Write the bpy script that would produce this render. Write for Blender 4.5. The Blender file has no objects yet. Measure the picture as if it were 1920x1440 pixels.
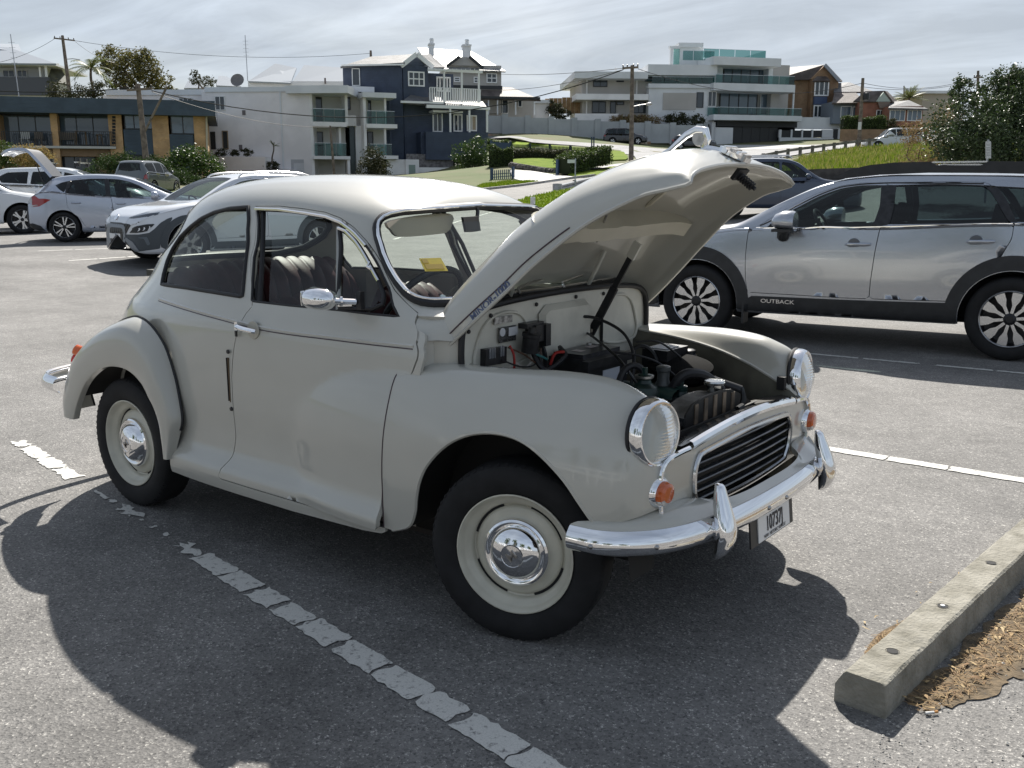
import bpy, bmesh, math, random
import numpy as np
from mathutils import Vector, Matrix
from mathutils.geometry import delaunay_2d_cdt
SC = bpy.context.scene
COL = SC.collection
R = math.radians
# ------------------------------------------------------------------ camera
CAM_P = np.array([1.7936, -2.9802, 1.4314])
CAM_F = 1799.7            # focal length in pixels of a 1920 px wide picture
YAW, PITCH = -.6627, .2006
FWD = np.array([math.sin(YAW) * math.cos(PITCH), math.cos(YAW) * math.cos(PITCH), -math.sin(PITCH)])
RGT = np.array([math.cos(YAW), -math.sin(YAW), 0.])
UPV = np.cross(RGT, FWD)
cd = bpy.data.cameras.new('camera')
cam = bpy.data.objects.new('camera', cd)
COL.objects.link(cam)
cam.matrix_world = Matrix(((RGT[0], UPV[0], -FWD[0], CAM_P[0]), (RGT[1], UPV[1], -FWD[1], CAM_P[1]),
                           (RGT[2], UPV[2], -FWD[2], CAM_P[2]), (0, 0, 0, 1)))
cd.sensor_fit = 'HORIZONTAL'
cd.sensor_width = 36
cd.lens = 36 * CAM_F / 1920
cd.clip_start = .05
cd.clip_end = 3000
SC.camera = cam
def at(u, v, D):
 """world point seen at photo pixel (u, v) at D metres along the camera axis (survey of the site)"""
 return CAM_P + FWD * D + RGT * ((u - 960) * D / CAM_F) - UPV * ((v - 720) * D / CAM_F)
# ------------------------------------------------------------------ light
SUN_OFF = np.array([.56, -.86, -1.0])          # where a shadow falls per metre of height
sd = -SUN_OFF / np.linalg.norm(SUN_OFF)
SUN_EL = math.asin(sd[2])
SUN_AZ = math.atan2(sd[0], sd[1])
ld = bpy.data.lights.new('sun', 'SUN')
ld.energy = 5.0
ld.angle = R(.53)
ld.color = (1, .955, .88)
sun = bpy.data.objects.new('sun', ld)
COL.objects.link(sun)
sun.rotation_euler = Vector(SUN_OFF).to_track_quat('-Z', 'Y').to_euler()
W = bpy.data.worlds.new('World')
SC.world = W
W.use_nodes = True
nt = W.node_tree
nt.nodes.clear()
N = nt.nodes.new
sky = N('ShaderNodeTexSky')
sky.sky_type = 'NISHITA'
sky.sun_disc = False
sky.sun_elevation = SUN_EL
sky.sun_rotation = SUN_AZ
sky.air_density = 1.0
sky.dust_density = 2.0
sky.ozone_density = 1.0
tc = N('ShaderNodeTexCoord')
sepd = N('ShaderNodeSeparateXYZ')
nt.links.new(tc.outputs['Generated'], sepd.inputs[0])
den = N('ShaderNodeMath'); den.operation = 'ADD'; den.inputs[1].default_value = .12
nt.links.new(sepd.outputs['Z'], den.inputs[0])
dv = N('ShaderNodeVectorMath'); dv.operation = 'DIVIDE'
cmb = N('ShaderNodeCombineXYZ')
for k in range(3):
 nt.links.new(den.outputs[0], cmb.inputs[k])
nt.links.new(tc.outputs['Generated'], dv.inputs[0]); nt.links.new(cmb.outputs[0], dv.inputs[1])
mp = N('ShaderNodeMapping'); mp.inputs['Scale'].default_value = (.55, .28, 0); mp.inputs['Rotation'].default_value = (0, 0, R(35))
nt.links.new(dv.outputs[0], mp.inputs[0])
ns = N('ShaderNodeTexNoise'); ns.inputs['Scale'].default_value = 1.3; ns.inputs['Detail'].default_value = 9; ns.inputs['Roughness'].default_value = .58; ns.inputs['Distortion'].default_value = .5
nt.links.new(mp.outputs[0], ns.inputs['Vector'])
rp = N('ShaderNodeValToRGB')
rp.color_ramp.elements[0].position = .36; rp.color_ramp.elements[0].color = (.55, .55, .55, 1)
rp.color_ramp.elements[1].position = .66; rp.color_ramp.elements[1].color = (1, 1, 1, 1)
nt.links.new(ns.outputs['Fac'], rp.inputs[0])
mx = N('ShaderNodeMix'); mx.data_type = 'RGBA'
ov = N('ShaderNodeMapRange'); ov.inputs[1].default_value = .10; ov.inputs[2].default_value = .75; ov.inputs[3].default_value = 1; ov.inputs[4].default_value = .7
nt.links.new(sepd.outputs['Z'], ov.inputs[0])
cf = N('ShaderNodeMath'); cf.operation = 'MULTIPLY'
nt.links.new(rp.outputs[0], cf.inputs[0]); nt.links.new(ov.outputs[0], cf.inputs[1])
nt.links.new(cf.outputs[0], mx.inputs[0])
nt.links.new(sky.outputs[0], mx.inputs[6])
mx.inputs[7].default_value = (5.4, 6.1, 7.0, 1)
ns2 = N('ShaderNodeTexNoise'); ns2.inputs['Scale'].default_value = 2.1; ns2.inputs['Detail'].default_value = 10; ns2.inputs['Roughness'].default_value = .62; ns2.inputs['Distortion'].default_value = .8
mp2 = N('ShaderNodeMapping'); mp2.inputs['Scale'].default_value = (.30, .95, 0); mp2.inputs['Rotation'].default_value = (0, 0, R(-38)); mp2.inputs['Location'].default_value = (3.1, 1.7, 0)
nt.links.new(dv.outputs[0], mp2.inputs[0]); nt.links.new(mp2.outputs[0], ns2.inputs['Vector'])
mr2 = N('ShaderNodeMapRange'); mr2.inputs[1].default_value = .38; mr2.inputs[2].default_value = .70; mr2.inputs[3].default_value = .93; mr2.inputs[4].default_value = 1.26
nt.links.new(ns2.outputs['Fac'], mr2.inputs[0])
cl2 = N('ShaderNodeVectorMath'); cl2.operation = 'SCALE'
nt.links.new(mx.outputs[2], cl2.inputs[0]); nt.links.new(mr2.outputs[0], cl2.inputs['Scale'])
bg = N('ShaderNodeBackground'); bg.inputs[1].default_value = .056
nt.links.new(cl2.outputs[0], bg.inputs[0])
wo = N('ShaderNodeOutputWorld')
nt.links.new(bg.outputs[0], wo.inputs[0])
SC.render.engine = 'CYCLES'
vs = SC.view_settings
vs.view_transform = 'Standard'
vs.look = 'None'
vs.gamma = 1
vs.use_curve_mapping = False
vs.exposure = .80
SC.cycles.max_bounces = 10
SC.cycles.transparent_max_bounces = 24
# ------------------------------------------------------------------ materials
MATS = {}
def mat(name, col, rough=.5, metal=0., spec=.5, coat=0., coat_r=.05, var=0., vscale=8., bump=0., bscale=60., alpha=1.,
  trans=0., ior=1.45, emit=None, col2=None, vpos=(.4, .6), detail=5., sheen=0.):
 """plain principled surface with optional noise mix to a second colour and fine noise relief"""
 if name in MATS:
  return MATS[name]
 m = bpy.data.materials.new(name)
 m.use_nodes = True
 t = m.node_tree
 b = t.nodes['Principled BSDF']
 c = tuple(col) + (1,)
 b.inputs['Base Color'].default_value = c
 b.inputs['Roughness'].default_value = rough
 b.inputs['Metallic'].default_value = metal
 b.inputs['Specular IOR Level'].default_value = spec
 b.inputs['Coat Weight'].default_value = coat
 b.inputs['Coat Roughness'].default_value = coat_r
 b.inputs['Alpha'].default_value = alpha
 b.inputs['Transmission Weight'].default_value = trans
 b.inputs['IOR'].default_value = ior
 m.diffuse_color = c
 if emit:
  b.inputs['Emission Color'].default_value = tuple(emit[:3]) + (1,)
  b.inputs['Emission Strength'].default_value = emit[3]
 if var or col2 is not None or bump:
  co = t.nodes.new('ShaderNodeTexCoord')
  if var or col2 is not None:
   n = t.nodes.new('ShaderNodeTexNoise')
   n.inputs['Scale'].default_value = vscale
   n.inputs['Detail'].default_value = detail
   t.links.new(co.outputs['Object'], n.inputs['Vector'])
   r = t.nodes.new('ShaderNodeValToRGB')
   if col2 is None:
    a = tuple(max(0, k * (1 - var)) for k in col); bb = tuple(min(1, k * (1 + var)) for k in col)
   else:
    a, bb = col, col2
   r.color_ramp.elements[0].position = vpos[0]; r.color_ramp.elements[0].color = tuple(a) + (1,)
   r.color_ramp.elements[1].position = vpos[1]; r.color_ramp.elements[1].color = tuple(bb) + (1,)
   t.links.new(n.outputs['Fac'], r.inputs[0])
   t.links.new(r.outputs[0], b.inputs['Base Color'])
  if bump:
   n2 = t.nodes.new('ShaderNodeTexNoise')
   n2.inputs['Scale'].default_value = bscale
   n2.inputs['Detail'].default_value = 4
   t.links.new(co.outputs['Object'], n2.inputs['Vector'])
   bp = t.nodes.new('ShaderNodeBump')
   bp.inputs['Strength'].default_value = min(1, bump)
   bp.inputs['Distance'].default_value = .01 if bump <= 1 else .01 * bump
   t.links.new(n2.outputs['Fac'], bp.inputs['Height'])
   t.links.new(bp.outputs[0], b.inputs['Normal'])
 MATS[name] = m
 return m
def glass(name, tint=(.92, .97, .95), amount=.86, rough=.0, spec=.5):
 """thin pane: mostly see-through with a Fresnel reflection"""
 if name in MATS:
  return MATS[name]
 m = bpy.data.materials.new(name)
 m.use_nodes = True
 t = m.node_tree
 t.nodes.clear()
 tr = t.nodes.new('ShaderNodeBsdfTransparent'); tr.inputs[0].default_value = tuple(k * amount for k in tint) + (1,)
 gl = t.nodes.new('ShaderNodeBsdfGlossy'); gl.inputs['Roughness'].default_value = rough; gl.inputs[0].default_value = (1, 1, 1, 1)
 fr = t.nodes.new('ShaderNodeLayerWeight'); fr.inputs[0].default_value = .18
 mu = t.nodes.new('ShaderNodeMath'); mu.operation = 'MULTIPLY_ADD'; mu.inputs[1].default_value = .6; mu.inputs[2].default_value = .03
 t.links.new(fr.outputs['Fresnel'], mu.inputs[0])
 mix = t.nodes.new('ShaderNodeMixShader')
 t.links.new(mu.outputs[0], mix.inputs[0])
 t.links.new(tr.outputs[0], mix.inputs[1]); t.links.new(gl.outputs[0], mix.inputs[2])
 o = t.nodes.new('ShaderNodeOutputMaterial')
 t.links.new(mix.outputs[0], o.inputs[0])
 m.diffuse_color = tuple(tint) + (.4,)
 MATS[name] = m
 return m
# ------------------------------------------------------------------ objects
def tag(o, label=None, cat=None, group=None, kind=None):
 if label: o['label'] = label
 if cat: o['category'] = cat
 if group: o['group'] = group
 if kind: o['kind'] = kind
 return o
def thing(name, label, cat, loc=(0, 0, 0), rz=0., group=None):
 o = bpy.data.objects.new(name, None)
 o.empty_display_size = .3
 COL.objects.link(o)
 o.location = Vector(loc)
 o.rotation_euler = (0, 0, rz)
 return tag(o, label, cat, group)
def link(name, me, parent=None):
 o = bpy.data.objects.new(name, me)
 COL.objects.link(o)
 if parent is not None:
  o.parent = parent
 return o
def clone(o, parent=None):
 c = o.copy()
 COL.objects.link(c)
 if parent is not None:
  c.parent = parent
 for ch in list(o.children):
  clone(ch, c)
 return c
def frame(d, up=(0, 0, 1)):
 """orthonormal columns x, y, z with z along d"""
 z = np.array(d, float); z /= np.linalg.norm(z)
 u = np.array(up, float)
 if abs(z @ u) > .98: u = np.array([1., 0, 0])
 x = np.cross(u, z); x /= np.linalg.norm(x)
 return np.stack([x, np.cross(z, x), z], 1)
class MB:
 def __init__(self):
  self.v = []; self.f = []; self.mi = []; self.n = 0; self.cur = 0
 def add(self, vs_, fs):
  b = self.n
  vs_ = np.asarray(vs_, float).reshape(-1, 3)
  self.v.append(vs_); self.n += len(vs_)
  for f in fs:
   self.f.append(tuple(b + i for i in f)); self.mi.append(self.cur)
  return self
 def mat(self, i):
  self.cur = i
  return self
 def box(self, lo, hi, M=None):
  x0, y0, z0 = lo; x1, y1, z1 = hi
  v = np.array([(x0, y0, z0), (x1, y0, z0), (x1, y1, z0), (x0, y1, z0), (x0, y0, z1), (x1, y0, z1), (x1, y1, z1), (x0, y1, z1)], float)
  if M is not None:
   v = v @ np.array(M)[:3, :3].T + (np.array(M)[:3, 3] if np.array(M).shape[1] > 3 else 0)
  return self.add(v, [(0, 3, 2, 1), (4, 5, 6, 7), (0, 1, 5, 4), (1, 2, 6, 5), (2, 3, 7, 6), (3, 0, 4, 7)])
 def cbox(self, c, s, rz=0., ry=0., rx=0.):
  M = (Matrix.Translation(Vector(c)) @ Matrix.Rotation(rz, 4, 'Z') @ Matrix.Rotation(ry, 4, 'Y') @ Matrix.Rotation(rx, 4, 'X'))
  s = np.array(s) / 2
  return self.box(-s, s, np.array(M))
 def bar(self, a, b, w, h, up=(0, 0, 1)):
  a = np.array(a, float); b = np.array(b, float)
  F = frame(b - a, up)
  L = np.linalg.norm(b - a)
  M = np.eye(4); M[:3, :3] = F; M[:3, 3] = a
  return self.box((-w / 2, -h / 2, 0), (w / 2, h / 2, L), M)
 def tube(self, pts, r, n=8, closed=False, cap=True):
  P = np.asarray(pts, float)
  k = len(P)
  rr = np.full(k, r, float) if np.isscalar(r) else np.asarray(r, float)
  T = np.zeros_like(P)
  if closed:
   T = np.roll(P, -1, 0) - np.roll(P, 1, 0)
  else:
   T[1:-1] = P[2:] - P[:-2]; T[0] = P[1] - P[0]; T[-1] = P[-1] - P[-2]
  T /= np.maximum(np.linalg.norm(T, axis=1, keepdims=True), 1e-9)
  u = np.array([0, 0, 1.])
  if abs(T[0] @ u) > .9: u = np.array([1., 0, 0])
  X = u - T[0] * (u @ T[0]); X /= np.linalg.norm(X)
  vs_ = []
  a = np.arange(n) * 2 * np.pi / n
  for i in range(k):
   X = X - T[i] * (X @ T[i]); X /= max(np.linalg.norm(X), 1e-9)
   Y = np.cross(T[i], X)
   vs_.append(P[i] + rr[i] * (np.cos(a)[:, None] * X + np.sin(a)[:, None] * Y))
  fs = []
  for i in range(k if closed else k - 1):
   j = (i + 1) % k
   for q in range(n):
    q2 = (q + 1) % n
    fs.append((i * n + q, i * n + q2, j * n + q2, j * n + q))
  if cap and not closed:
   fs.append(tuple(range(n))[::-1]); fs.append(tuple((k - 1) * n + q for q in range(n)))
  return self.add(np.concatenate(vs_), fs)
 def lathe(self, prof, n=24, c=(0, 0, 0), axis=(0, 0, 1), capa=False, capb=False, arc=None):
  F = frame(axis)
  a = np.arange(n) * 2 * np.pi / n
  vs_ = []
  for r_, h in prof:
   vs_.append(np.array(c) + h * F[:, 2] + r_ * (np.cos(a)[:, None] * F[:, 0] + np.sin(a)[:, None] * F[:, 1]))
  fs = []
  for i in range(len(prof) - 1):
   for q in range(n):
    q2 = (q + 1) % n
    fs.append((i * n + q, i * n + q2, (i + 1) * n + q2, (i + 1) * n + q))
  if capa: fs.append(tuple(range(n))[::-1])
  if capb: fs.append(tuple((len(prof) - 1) * n + q for q in range(n)))
  return self.add(np.concatenate(vs_), fs)
 def grid(self, P, cu=False, cv=False, flip=False):
  P = np.asarray(P, float)
  a, b = P.shape[:2]
  fs = []
  for i in range(a if cu else a - 1):
   for j in range(b if cv else b - 1):
    i2, j2 = (i + 1) % a, (j + 1) % b
    f = (i * b + j, i * b + j2, i2 * b + j2, i2 * b + j)
    fs.append(f[::-1] if flip else f)
  return self.add(P.reshape(-1, 3), fs)
 def prism(self, outline, d, M=None):
  """outline in local xy, extruded by d along local z; M 4x4"""
  o = np.asarray(outline, float)
  n = len(o)
  v = np.concatenate([np.c_[o, np.zeros(n)], np.c_[o, np.full(n, d)]])
  if M is not None:
   M = np.array(M)
   v = v @ M[:3, :3].T + M[:3, 3]
  fs = [tuple(range(n))[::-1], tuple(range(n, 2 * n))] + [(i, (i + 1) % n, n + (i + 1) % n, n + i) for i in range(n)]
  return self.add(v, fs)
 def mesh(self, name, mats, smooth=35):
  me = bpy.data.meshes.new(name)
  V = np.concatenate(self.v) if self.v else np.zeros((0, 3))
  me.from_pydata(V.tolist(), [], self.f)
  for m in (mats if isinstance(mats, (list, tuple)) else [mats]):
   me.materials.append(m)
  if any(self.mi):
   me.polygons.foreach_set('material_index', self.mi)
  if smooth:
   me.polygons.foreach_set('use_smooth', [True] * len(me.polygons))
   if smooth < 180:
    me.set_sharp_from_angle(angle=R(smooth))
  me.update()
  return me
 def build(self, name, mats, parent=None, smooth=35):
  return link(name, self.mesh(name, mats, smooth), parent)
 def mirror_y(self):
  for k in range(len(self.v)):
   self.v[k] = self.v[k] * np.array([1, -1, 1])
  self.f = [f[::-1] for f in self.f]
  return self
def spline(P, n, closed=False, axis=0):
 """centripetal-ish Catmull-Rom (Hermite, uniform) through control points along an axis, n samples per span"""
 P = np.moveaxis(np.asarray(P, float), axis, 0)
 k = len(P)
 if closed:
  m = (np.roll(P, -1, 0) - np.roll(P, 1, 0)) / 2
  idx = [(i, (i + 1) % k) for i in range(k)]
 else:
  m = np.empty_like(P)
  m[1:-1] = (P[2:] - P[:-2]) / 2; m[0] = P[1] - P[0]; m[-1] = P[-1] - P[-2]
  idx = [(i, i + 1) for i in range(k - 1)]
 out = []
 for i, j in idx:
  for s in range(n):
   t = s / n
   h = (2 * t**3 - 3 * t**2 + 1, t**3 - 2 * t**2 + t, -2 * t**3 + 3 * t**2, t**3 - t**2)
   out.append(h[0] * P[i] + h[1] * m[i] + h[2] * P[j] + h[3] * m[j])
 if not closed: out.append(P[-1])
 return np.moveaxis(np.array(out), 0, axis)
def resample(P, h, closed=True):
 P = np.asarray(P, float)
 Q = np.vstack([P, P[:1]]) if closed else P
 d = np.r_[0, np.cumsum(np.linalg.norm(np.diff(Q, axis=0), axis=1))]
 n = max(4, int(round(d[-1] / h)))
 s = np.linspace(0, d[-1], n + 1)
 out = np.stack([np.interp(s, d, Q[:, k]) for k in range(Q.shape[1])], 1)
 return out[:-1] if closed else out
def inside(P, poly):
 P = np.asarray(P, float); poly = np.asarray(poly, float)
 x, y = P[:, 0], P[:, 1]
 r = np.zeros(len(P), bool)
 j = len(poly) - 1
 for i in range(len(poly)):
  xi, yi = poly[i]; xj, yj = poly[j]
  if yi != yj:
   c = ((yi > y) != (yj > y)) & (x < (xj - xi) * (y - yi) / (yj - yi) + xi)
   r ^= c
  j = i
 return r
def polydist(P, poly):
 P = np.asarray(P, float); A = np.asarray(poly, float); B = np.roll(A, -1, 0)
 best = np.full(len(P), 1e9)
 for a, b in zip(A, B):
  d = b - a; l2 = d @ d
  if l2 < 1e-14: continue
  t = np.clip(((P - a) @ d) / l2, 0, 1)
  best = np.minimum(best, np.linalg.norm(P - a - t[:, None] * d, axis=1))
 return best
def offset_poly(P, d):
 """grow (d>0) or shrink a closed 2d outline"""
 P = np.asarray(P, float)
 A = .5 * np.sum(P[:, 0] * np.roll(P[:, 1], -1) - np.roll(P[:, 0], -1) * P[:, 1])
 T = np.roll(P, -1, 0) - np.roll(P, 1, 0)
 T /= np.maximum(np.linalg.norm(T, axis=1, keepdims=True), 1e-9)
 Nn = np.stack([T[:, 1], -T[:, 0]], 1) * (1 if A > 0 else -1)
 return P + Nn * d
def trimmed(name, S, outer, holes, h, mats, parent=None, thick=0., scale=(1, 1), hedge=None, mirror=False):
 """a smooth surface S(uv)->(pos, normal) trimmed by outlines in uv, exact normals, optional thickness inward"""
 sc = np.array(scale, float)
 hedge = hedge or h
 loops = [resample(np.asarray(outer) * sc, hedge)] + [resample(np.asarray(q) * sc, hedge) for q in holes]
 o = loops[0]
 lo, hi = o.min(0), o.max(0)
 gx, gy = np.meshgrid(np.arange(lo[0], hi[0], h), np.arange(lo[1], hi[1], h * .866))
 gx[1::2] += h / 2
 G = np.stack([gx.ravel(), gy.ravel()], 1)
 k = inside(G, o)
 for q in loops[1:]: k &= ~inside(G, q)
 G = G[k]
 for q in loops: G = G[polydist(G, q) > .5 * h]
 pts = np.vstack(loops + [G])
 edges = []; b = 0
 for q in loops:
  n = len(q); edges += [(b + i, b + (i + 1) % n) for i in range(n)]; b += n
 co, _, tri, _, _, _ = delaunay_2d_cdt([Vector(p) for p in pts], edges, [], 0, 1e-7)
 co = np.array([tuple(c) for c in co])
 tri = np.array(tri, int).reshape(-1, 3)
 cen = co[tri].mean(1)
 k = inside(cen, o)
 for q in loops[1:]: k &= ~inside(cen, q)
 tri = tri[k]
 used = np.unique(tri); mp_ = np.full(len(co), -1); mp_[used] = np.arange(len(used))
 co = co[used]; tri = mp_[tri]
 pos, nor = S(co / sc)
 p = pos[tri]
 fn = np.cross(p[:, 1] - p[:, 0], p[:, 2] - p[:, 0])
 flip = np.sum(fn * nor[tri].mean(1), 1) < 0
 tri[flip] = tri[flip][:, ::-1]
 verts = [pos]; faces = tri.tolist(); ln = [nor[tri].reshape(-1, 3)]
 if thick:
  n0 = len(pos)
  verts.append(pos - nor * thick)
  t2 = tri[:, ::-1] + n0
  faces += t2.tolist()
  ln.append(-nor[tri[:, ::-1]].reshape(-1, 3))
  e = np.concatenate([tri[:, [0, 1]], tri[:, [1, 2]], tri[:, [2, 0]]])
  key = {}
  for a, b2 in e.tolist():
   key[(a, b2)] = 1
  be = [(a, b2) for (a, b2) in key if (b2, a) not in key]
  P2 = np.concatenate(verts)
  for a, b2 in be:
   f = (b2, a, a + n0, b2 + n0)
   faces.append(f)
   nn = np.cross(P2[a] - P2[b2], P2[a + n0] - P2[b2])
   nn /= max(np.linalg.norm(nn), 1e-9)
   ln.append(np.tile(nn, (4, 1)))
 V = np.concatenate(verts); LN = np.concatenate(ln)
 if mirror:
  V = V * np.array([1, -1, 1])
  nf = []; out = []; i = 0
  for f in faces:
   k_ = len(f)
   nf.append(tuple(f)[::-1]); out.append(LN[i:i + k_][::-1]); i += k_
  faces = nf; LN = np.concatenate(out) * np.array([1, -1, 1])
 me = bpy.data.meshes.new(name)
 me.from_pydata(V.tolist(), [], [tuple(f) for f in faces])
 for m in (mats if isinstance(mats, (list, tuple)) else [mats]): me.materials.append(m)
 me.polygons.foreach_set('use_smooth', [True] * len(me.polygons))
 me.normals_split_custom_set(LN.tolist())
 me.update()
 return link(name, me, parent)
def surf_fn(P, sgn=1.):
 """bilinear sampler over a dense grid P[a,b,3]; uv in 0..1; returns positions and smooth normals"""
 P = np.asarray(P, float)
 du = np.gradient(P, axis=0); dv_ = np.gradient(P, axis=1)
 Nn = sgn * np.cross(du, dv_); Nn /= np.maximum(np.linalg.norm(Nn, axis=2, keepdims=True), 1e-12)
 a, b = P.shape[:2]
 def S(uv):
  uv = np.clip(np.asarray(uv, float), 0, 1)
  x = uv[:, 0] * (a - 1); y = uv[:, 1] * (b - 1)
  i = np.minimum(x.astype(int), a - 2); j = np.minimum(y.astype(int), b - 2)
  s = (x - i)[:, None]; t = (y - j)[:, None]
  def q(G): return (1 - s) * (1 - t) * G[i, j] + s * (1 - t) * G[i + 1, j] + (1 - s) * t * G[i, j + 1] + s * t * G[i + 1, j + 1]
  n = q(Nn)
  return q(P), n / np.maximum(np.linalg.norm(n, axis=1, keepdims=True), 1e-12)
 return S
def invert(P, pts, axes=(0, 2), mask=None):
 """uv of the grid cells whose projection on two axes is nearest to each 2d point (refined inside the cell)"""
 a, b = P.shape[:2]
 Q = P[:, :, list(axes)]
 du = np.gradient(Q, axis=0); dv_ = np.gradient(Q, axis=1)
 out = []
 for p in np.asarray(pts, float):
  d = np.sum((Q - p) ** 2, 2)
  if mask is not None: d = np.where(mask, d, 1e9)
  i, j = np.unravel_index(np.argmin(d), d.shape)
  J = np.stack([du[i, j], dv_[i, j]], 1)
  try:
   st = np.clip(np.linalg.solve(J, p - Q[i, j]), -1, 1)
  except np.linalg.LinAlgError:
   st = np.zeros(2)
  out.append(((i + st[0]) / (a - 1), (j + st[1]) / (b - 1)))
 return np.clip(np.array(out), 0, 1)
def text_mesh(s, size, depth=0., bold=False, sx=1., align='CENTER'):
 cu = bpy.data.curves.new('lettering', 'FONT')
 cu.body = s; cu.size = size; cu.extrude = depth; cu.align_x = align; cu.align_y = 'CENTER'
 if bold: cu.offset = size * .014
 o = bpy.data.objects.new('lettering', cu)
 COL.objects.link(o)
 dg = bpy.context.evaluated_depsgraph_get()
 me = bpy.data.meshes.new_from_object(o.evaluated_get(dg))
 bpy.data.objects.remove(o); bpy.data.curves.remove(cu)
 if sx != 1:
  me.transform(Matrix.Diagonal((sx, 1, 1, 1)))
 return me
def lettering(name, s, size, M, m, parent=None, depth=0., bold=False, sx=1.):
 me = text_mesh(s, size, depth, bold, sx)
 me.transform(Matrix(np.array(M).tolist()))
 me.materials.clear(); me.materials.append(m)
 me.name = name
 return link(name, me, parent)
def basis(o, x, y):
 """4x4 with origin o, local x and y axes"""
 x = np.array(x, float); x /= np.linalg.norm(x)
 y = np.array(y, float); y -= x * (x @ y); y /= np.linalg.norm(y)
 M = np.eye(4); M[:3, 0] = x; M[:3, 1] = y; M[:3, 2] = np.cross(x, y); M[:3, 3] = o
 return M
def interp(xs, ys):
 """monotone (PCHIP) interpolation"""
 xs = np.asarray(xs, float); ys = np.asarray(ys, float)
 h = np.diff(xs); d = np.diff(ys) / h
 m = np.zeros_like(ys)
 for i in range(1, len(xs) - 1):
  if d[i - 1] * d[i] > 0:
   w1 = 2 * h[i] + h[i - 1]; w2 = h[i] + 2 * h[i - 1]
   m[i] = (w1 + w2) / (w1 / d[i - 1] + w2 / d[i])
 m[0] = d[0]; m[-1] = d[-1]
 def f(x):
  x = np.clip(np.asarray(x, float), xs[0], xs[-1])
  i = np.clip(np.searchsorted(xs, x) - 1, 0, len(h) - 1)
  t = (x - xs[i]) / h[i]
  return ((2 * t**3 - 3 * t**2 + 1) * ys[i] + (t**3 - 2 * t**2 + t) * h[i] * m[i]
    + (-2 * t**3 + 3 * t**2) * ys[i + 1] + (t**3 - t**2) * h[i] * m[i + 1])
 return f
# ================================================================== the lie of the land
FH = np.array([FWD[0], FWD[1], 0]); FH /= np.linalg.norm(FH)
_cp = [(x, y, 0.) for x, y in ((0, 0), (-5, -1), (5, -5), (-2, 7), (3, 8), (-7, -8), (8, 2), (0, -9), (12, -12), (-20, -20), (14, 12))]
_cp += [(-12.8, 6.7, .17), (-12.4, 9.3, .17), (-18.4, 7.5, .32), (-16.8, 9.5, .34), (-9, 4, .06)]
_cp += [tuple(at(*q)) for q in (
 (1452, 407, 27.5), (1700, 380, 26), (1950, 390, 24), (980, 392, 36), (1100, 385, 34), (830, 395, 36), (1010, 410, 30), (300, 405, 34), (-60, 430, 27), (-300, 420, 30),
 (940, 360, 46), (1060, 347, 50), (1200, 340, 50), (700, 362, 50), (900, 350, 52), (960, 345, 54), (1000, 322, 60), (960, 318, 62), (1010, 305, 66), (980, 297, 70),
 (1140, 290, 72), (1180, 303, 68), (930, 262, 92), (1050, 268, 92), (1180, 275, 92), (1300, 287, 90), (1450, 282, 85), (1600, 270, 82), (1720, 264, 80), (1900, 262, 80),
 (1390, 314, 70), (1450, 300, 72), (1520, 288, 74), (1600, 277, 76), (1700, 271, 78), (1500, 327, 39), (1560, 333, 37), (1700, 322, 40), (1900, 330, 40), (1600, 300, 56), (1450, 318, 56), (1320, 320, 60),
 (100, 345, 55), (300, 340, 58), (450, 335, 70), (600, 332, 78), (800, 330, 74), (850, 322, 80), (700, 327, 88), (800, 318, 92), (880, 312, 90), (600, 331, 95), (450, 334, 92), (300, 338, 80), (150, 342, 90), (-200, 350, 55), (1250, 273, 104), (900, 248, 108), (1600, 262, 100))]
_cp += [(float(p[0]), float(p[1]), z) for u, D, z in ((-600, 120, 8), (100, 140, 9), (500, 140, 9), (960, 150, 11), (1400, 150, 10), (1900, 140, 8), (2500, 120, 6), (-800, 260, 14), (400, 260, 14), (1300, 260, 14), (2400, 260, 12)) for p in [at(u, 354, D)]]
_cp = np.array(_cp)
def _tps(r2):
 return r2 * np.log(np.maximum(r2, 1e-9)) * .5
def _fit():
 X = _cp[:, :2] / 50
 n = len(X)
 A = _tps(np.sum((X[:, None] - X[None]) ** 2, 2)) + np.eye(n) * .004
 Pm = np.c_[np.ones(n), X]
 M = np.block([[A, Pm], [Pm.T, np.zeros((3, 3))]])
 return X, np.linalg.solve(M, np.r_[_cp[:, 2], 0, 0, 0])
_X, _w_ = _fit()
def Z(x, y):
 x = np.asarray(x, float); y = np.asarray(y, float)
 q = np.stack([x, y], -1) / 50
 r2 = np.sum((q[..., None, :] - _X) ** 2, -1)
 z = _tps(r2) @ _w_[:-3] + _w_[-3] + q @ _w_[-2:]
 d = np.hypot(x + .5, y - 1.5)
 t = np.clip((d - 8.5) / 8, 0, 1); t = t * t * (3 - 2 * t)
 dep = (x - CAM_P[0]) * FH[0] + (y - CAM_P[1]) * FH[1]
 b = np.clip((dep + 8) / 14, 0, 1)
 f_ = np.clip((dep - 150) / 120, 0, 1)
 return (z * t * b) * (1 - f_) + 13 * f_
def ground(u, v):
 """where the sight line through photo pixel (u, v) meets the land"""
 d = FWD + RGT * (u - 960) / CAM_F - UPV * (v - 720) / CAM_F
 t = np.geomspace(1.5, 260, 2600)
 P = CAM_P + t[:, None] * d
 h = P[:, 2] - Z(P[:, 0], P[:, 1])
 k = np.argmax(h < 0)
 if h[k] >= 0: k = len(t) - 1
 a, b = t[k - 1], t[k]
 s = h[k - 1] / (h[k - 1] - h[k] + 1e-12)
 return CAM_P + d * (a + (b - a) * s)
def gpts(L):
 return np.array([ground(u, v)[:2] for u, v in L])
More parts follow.
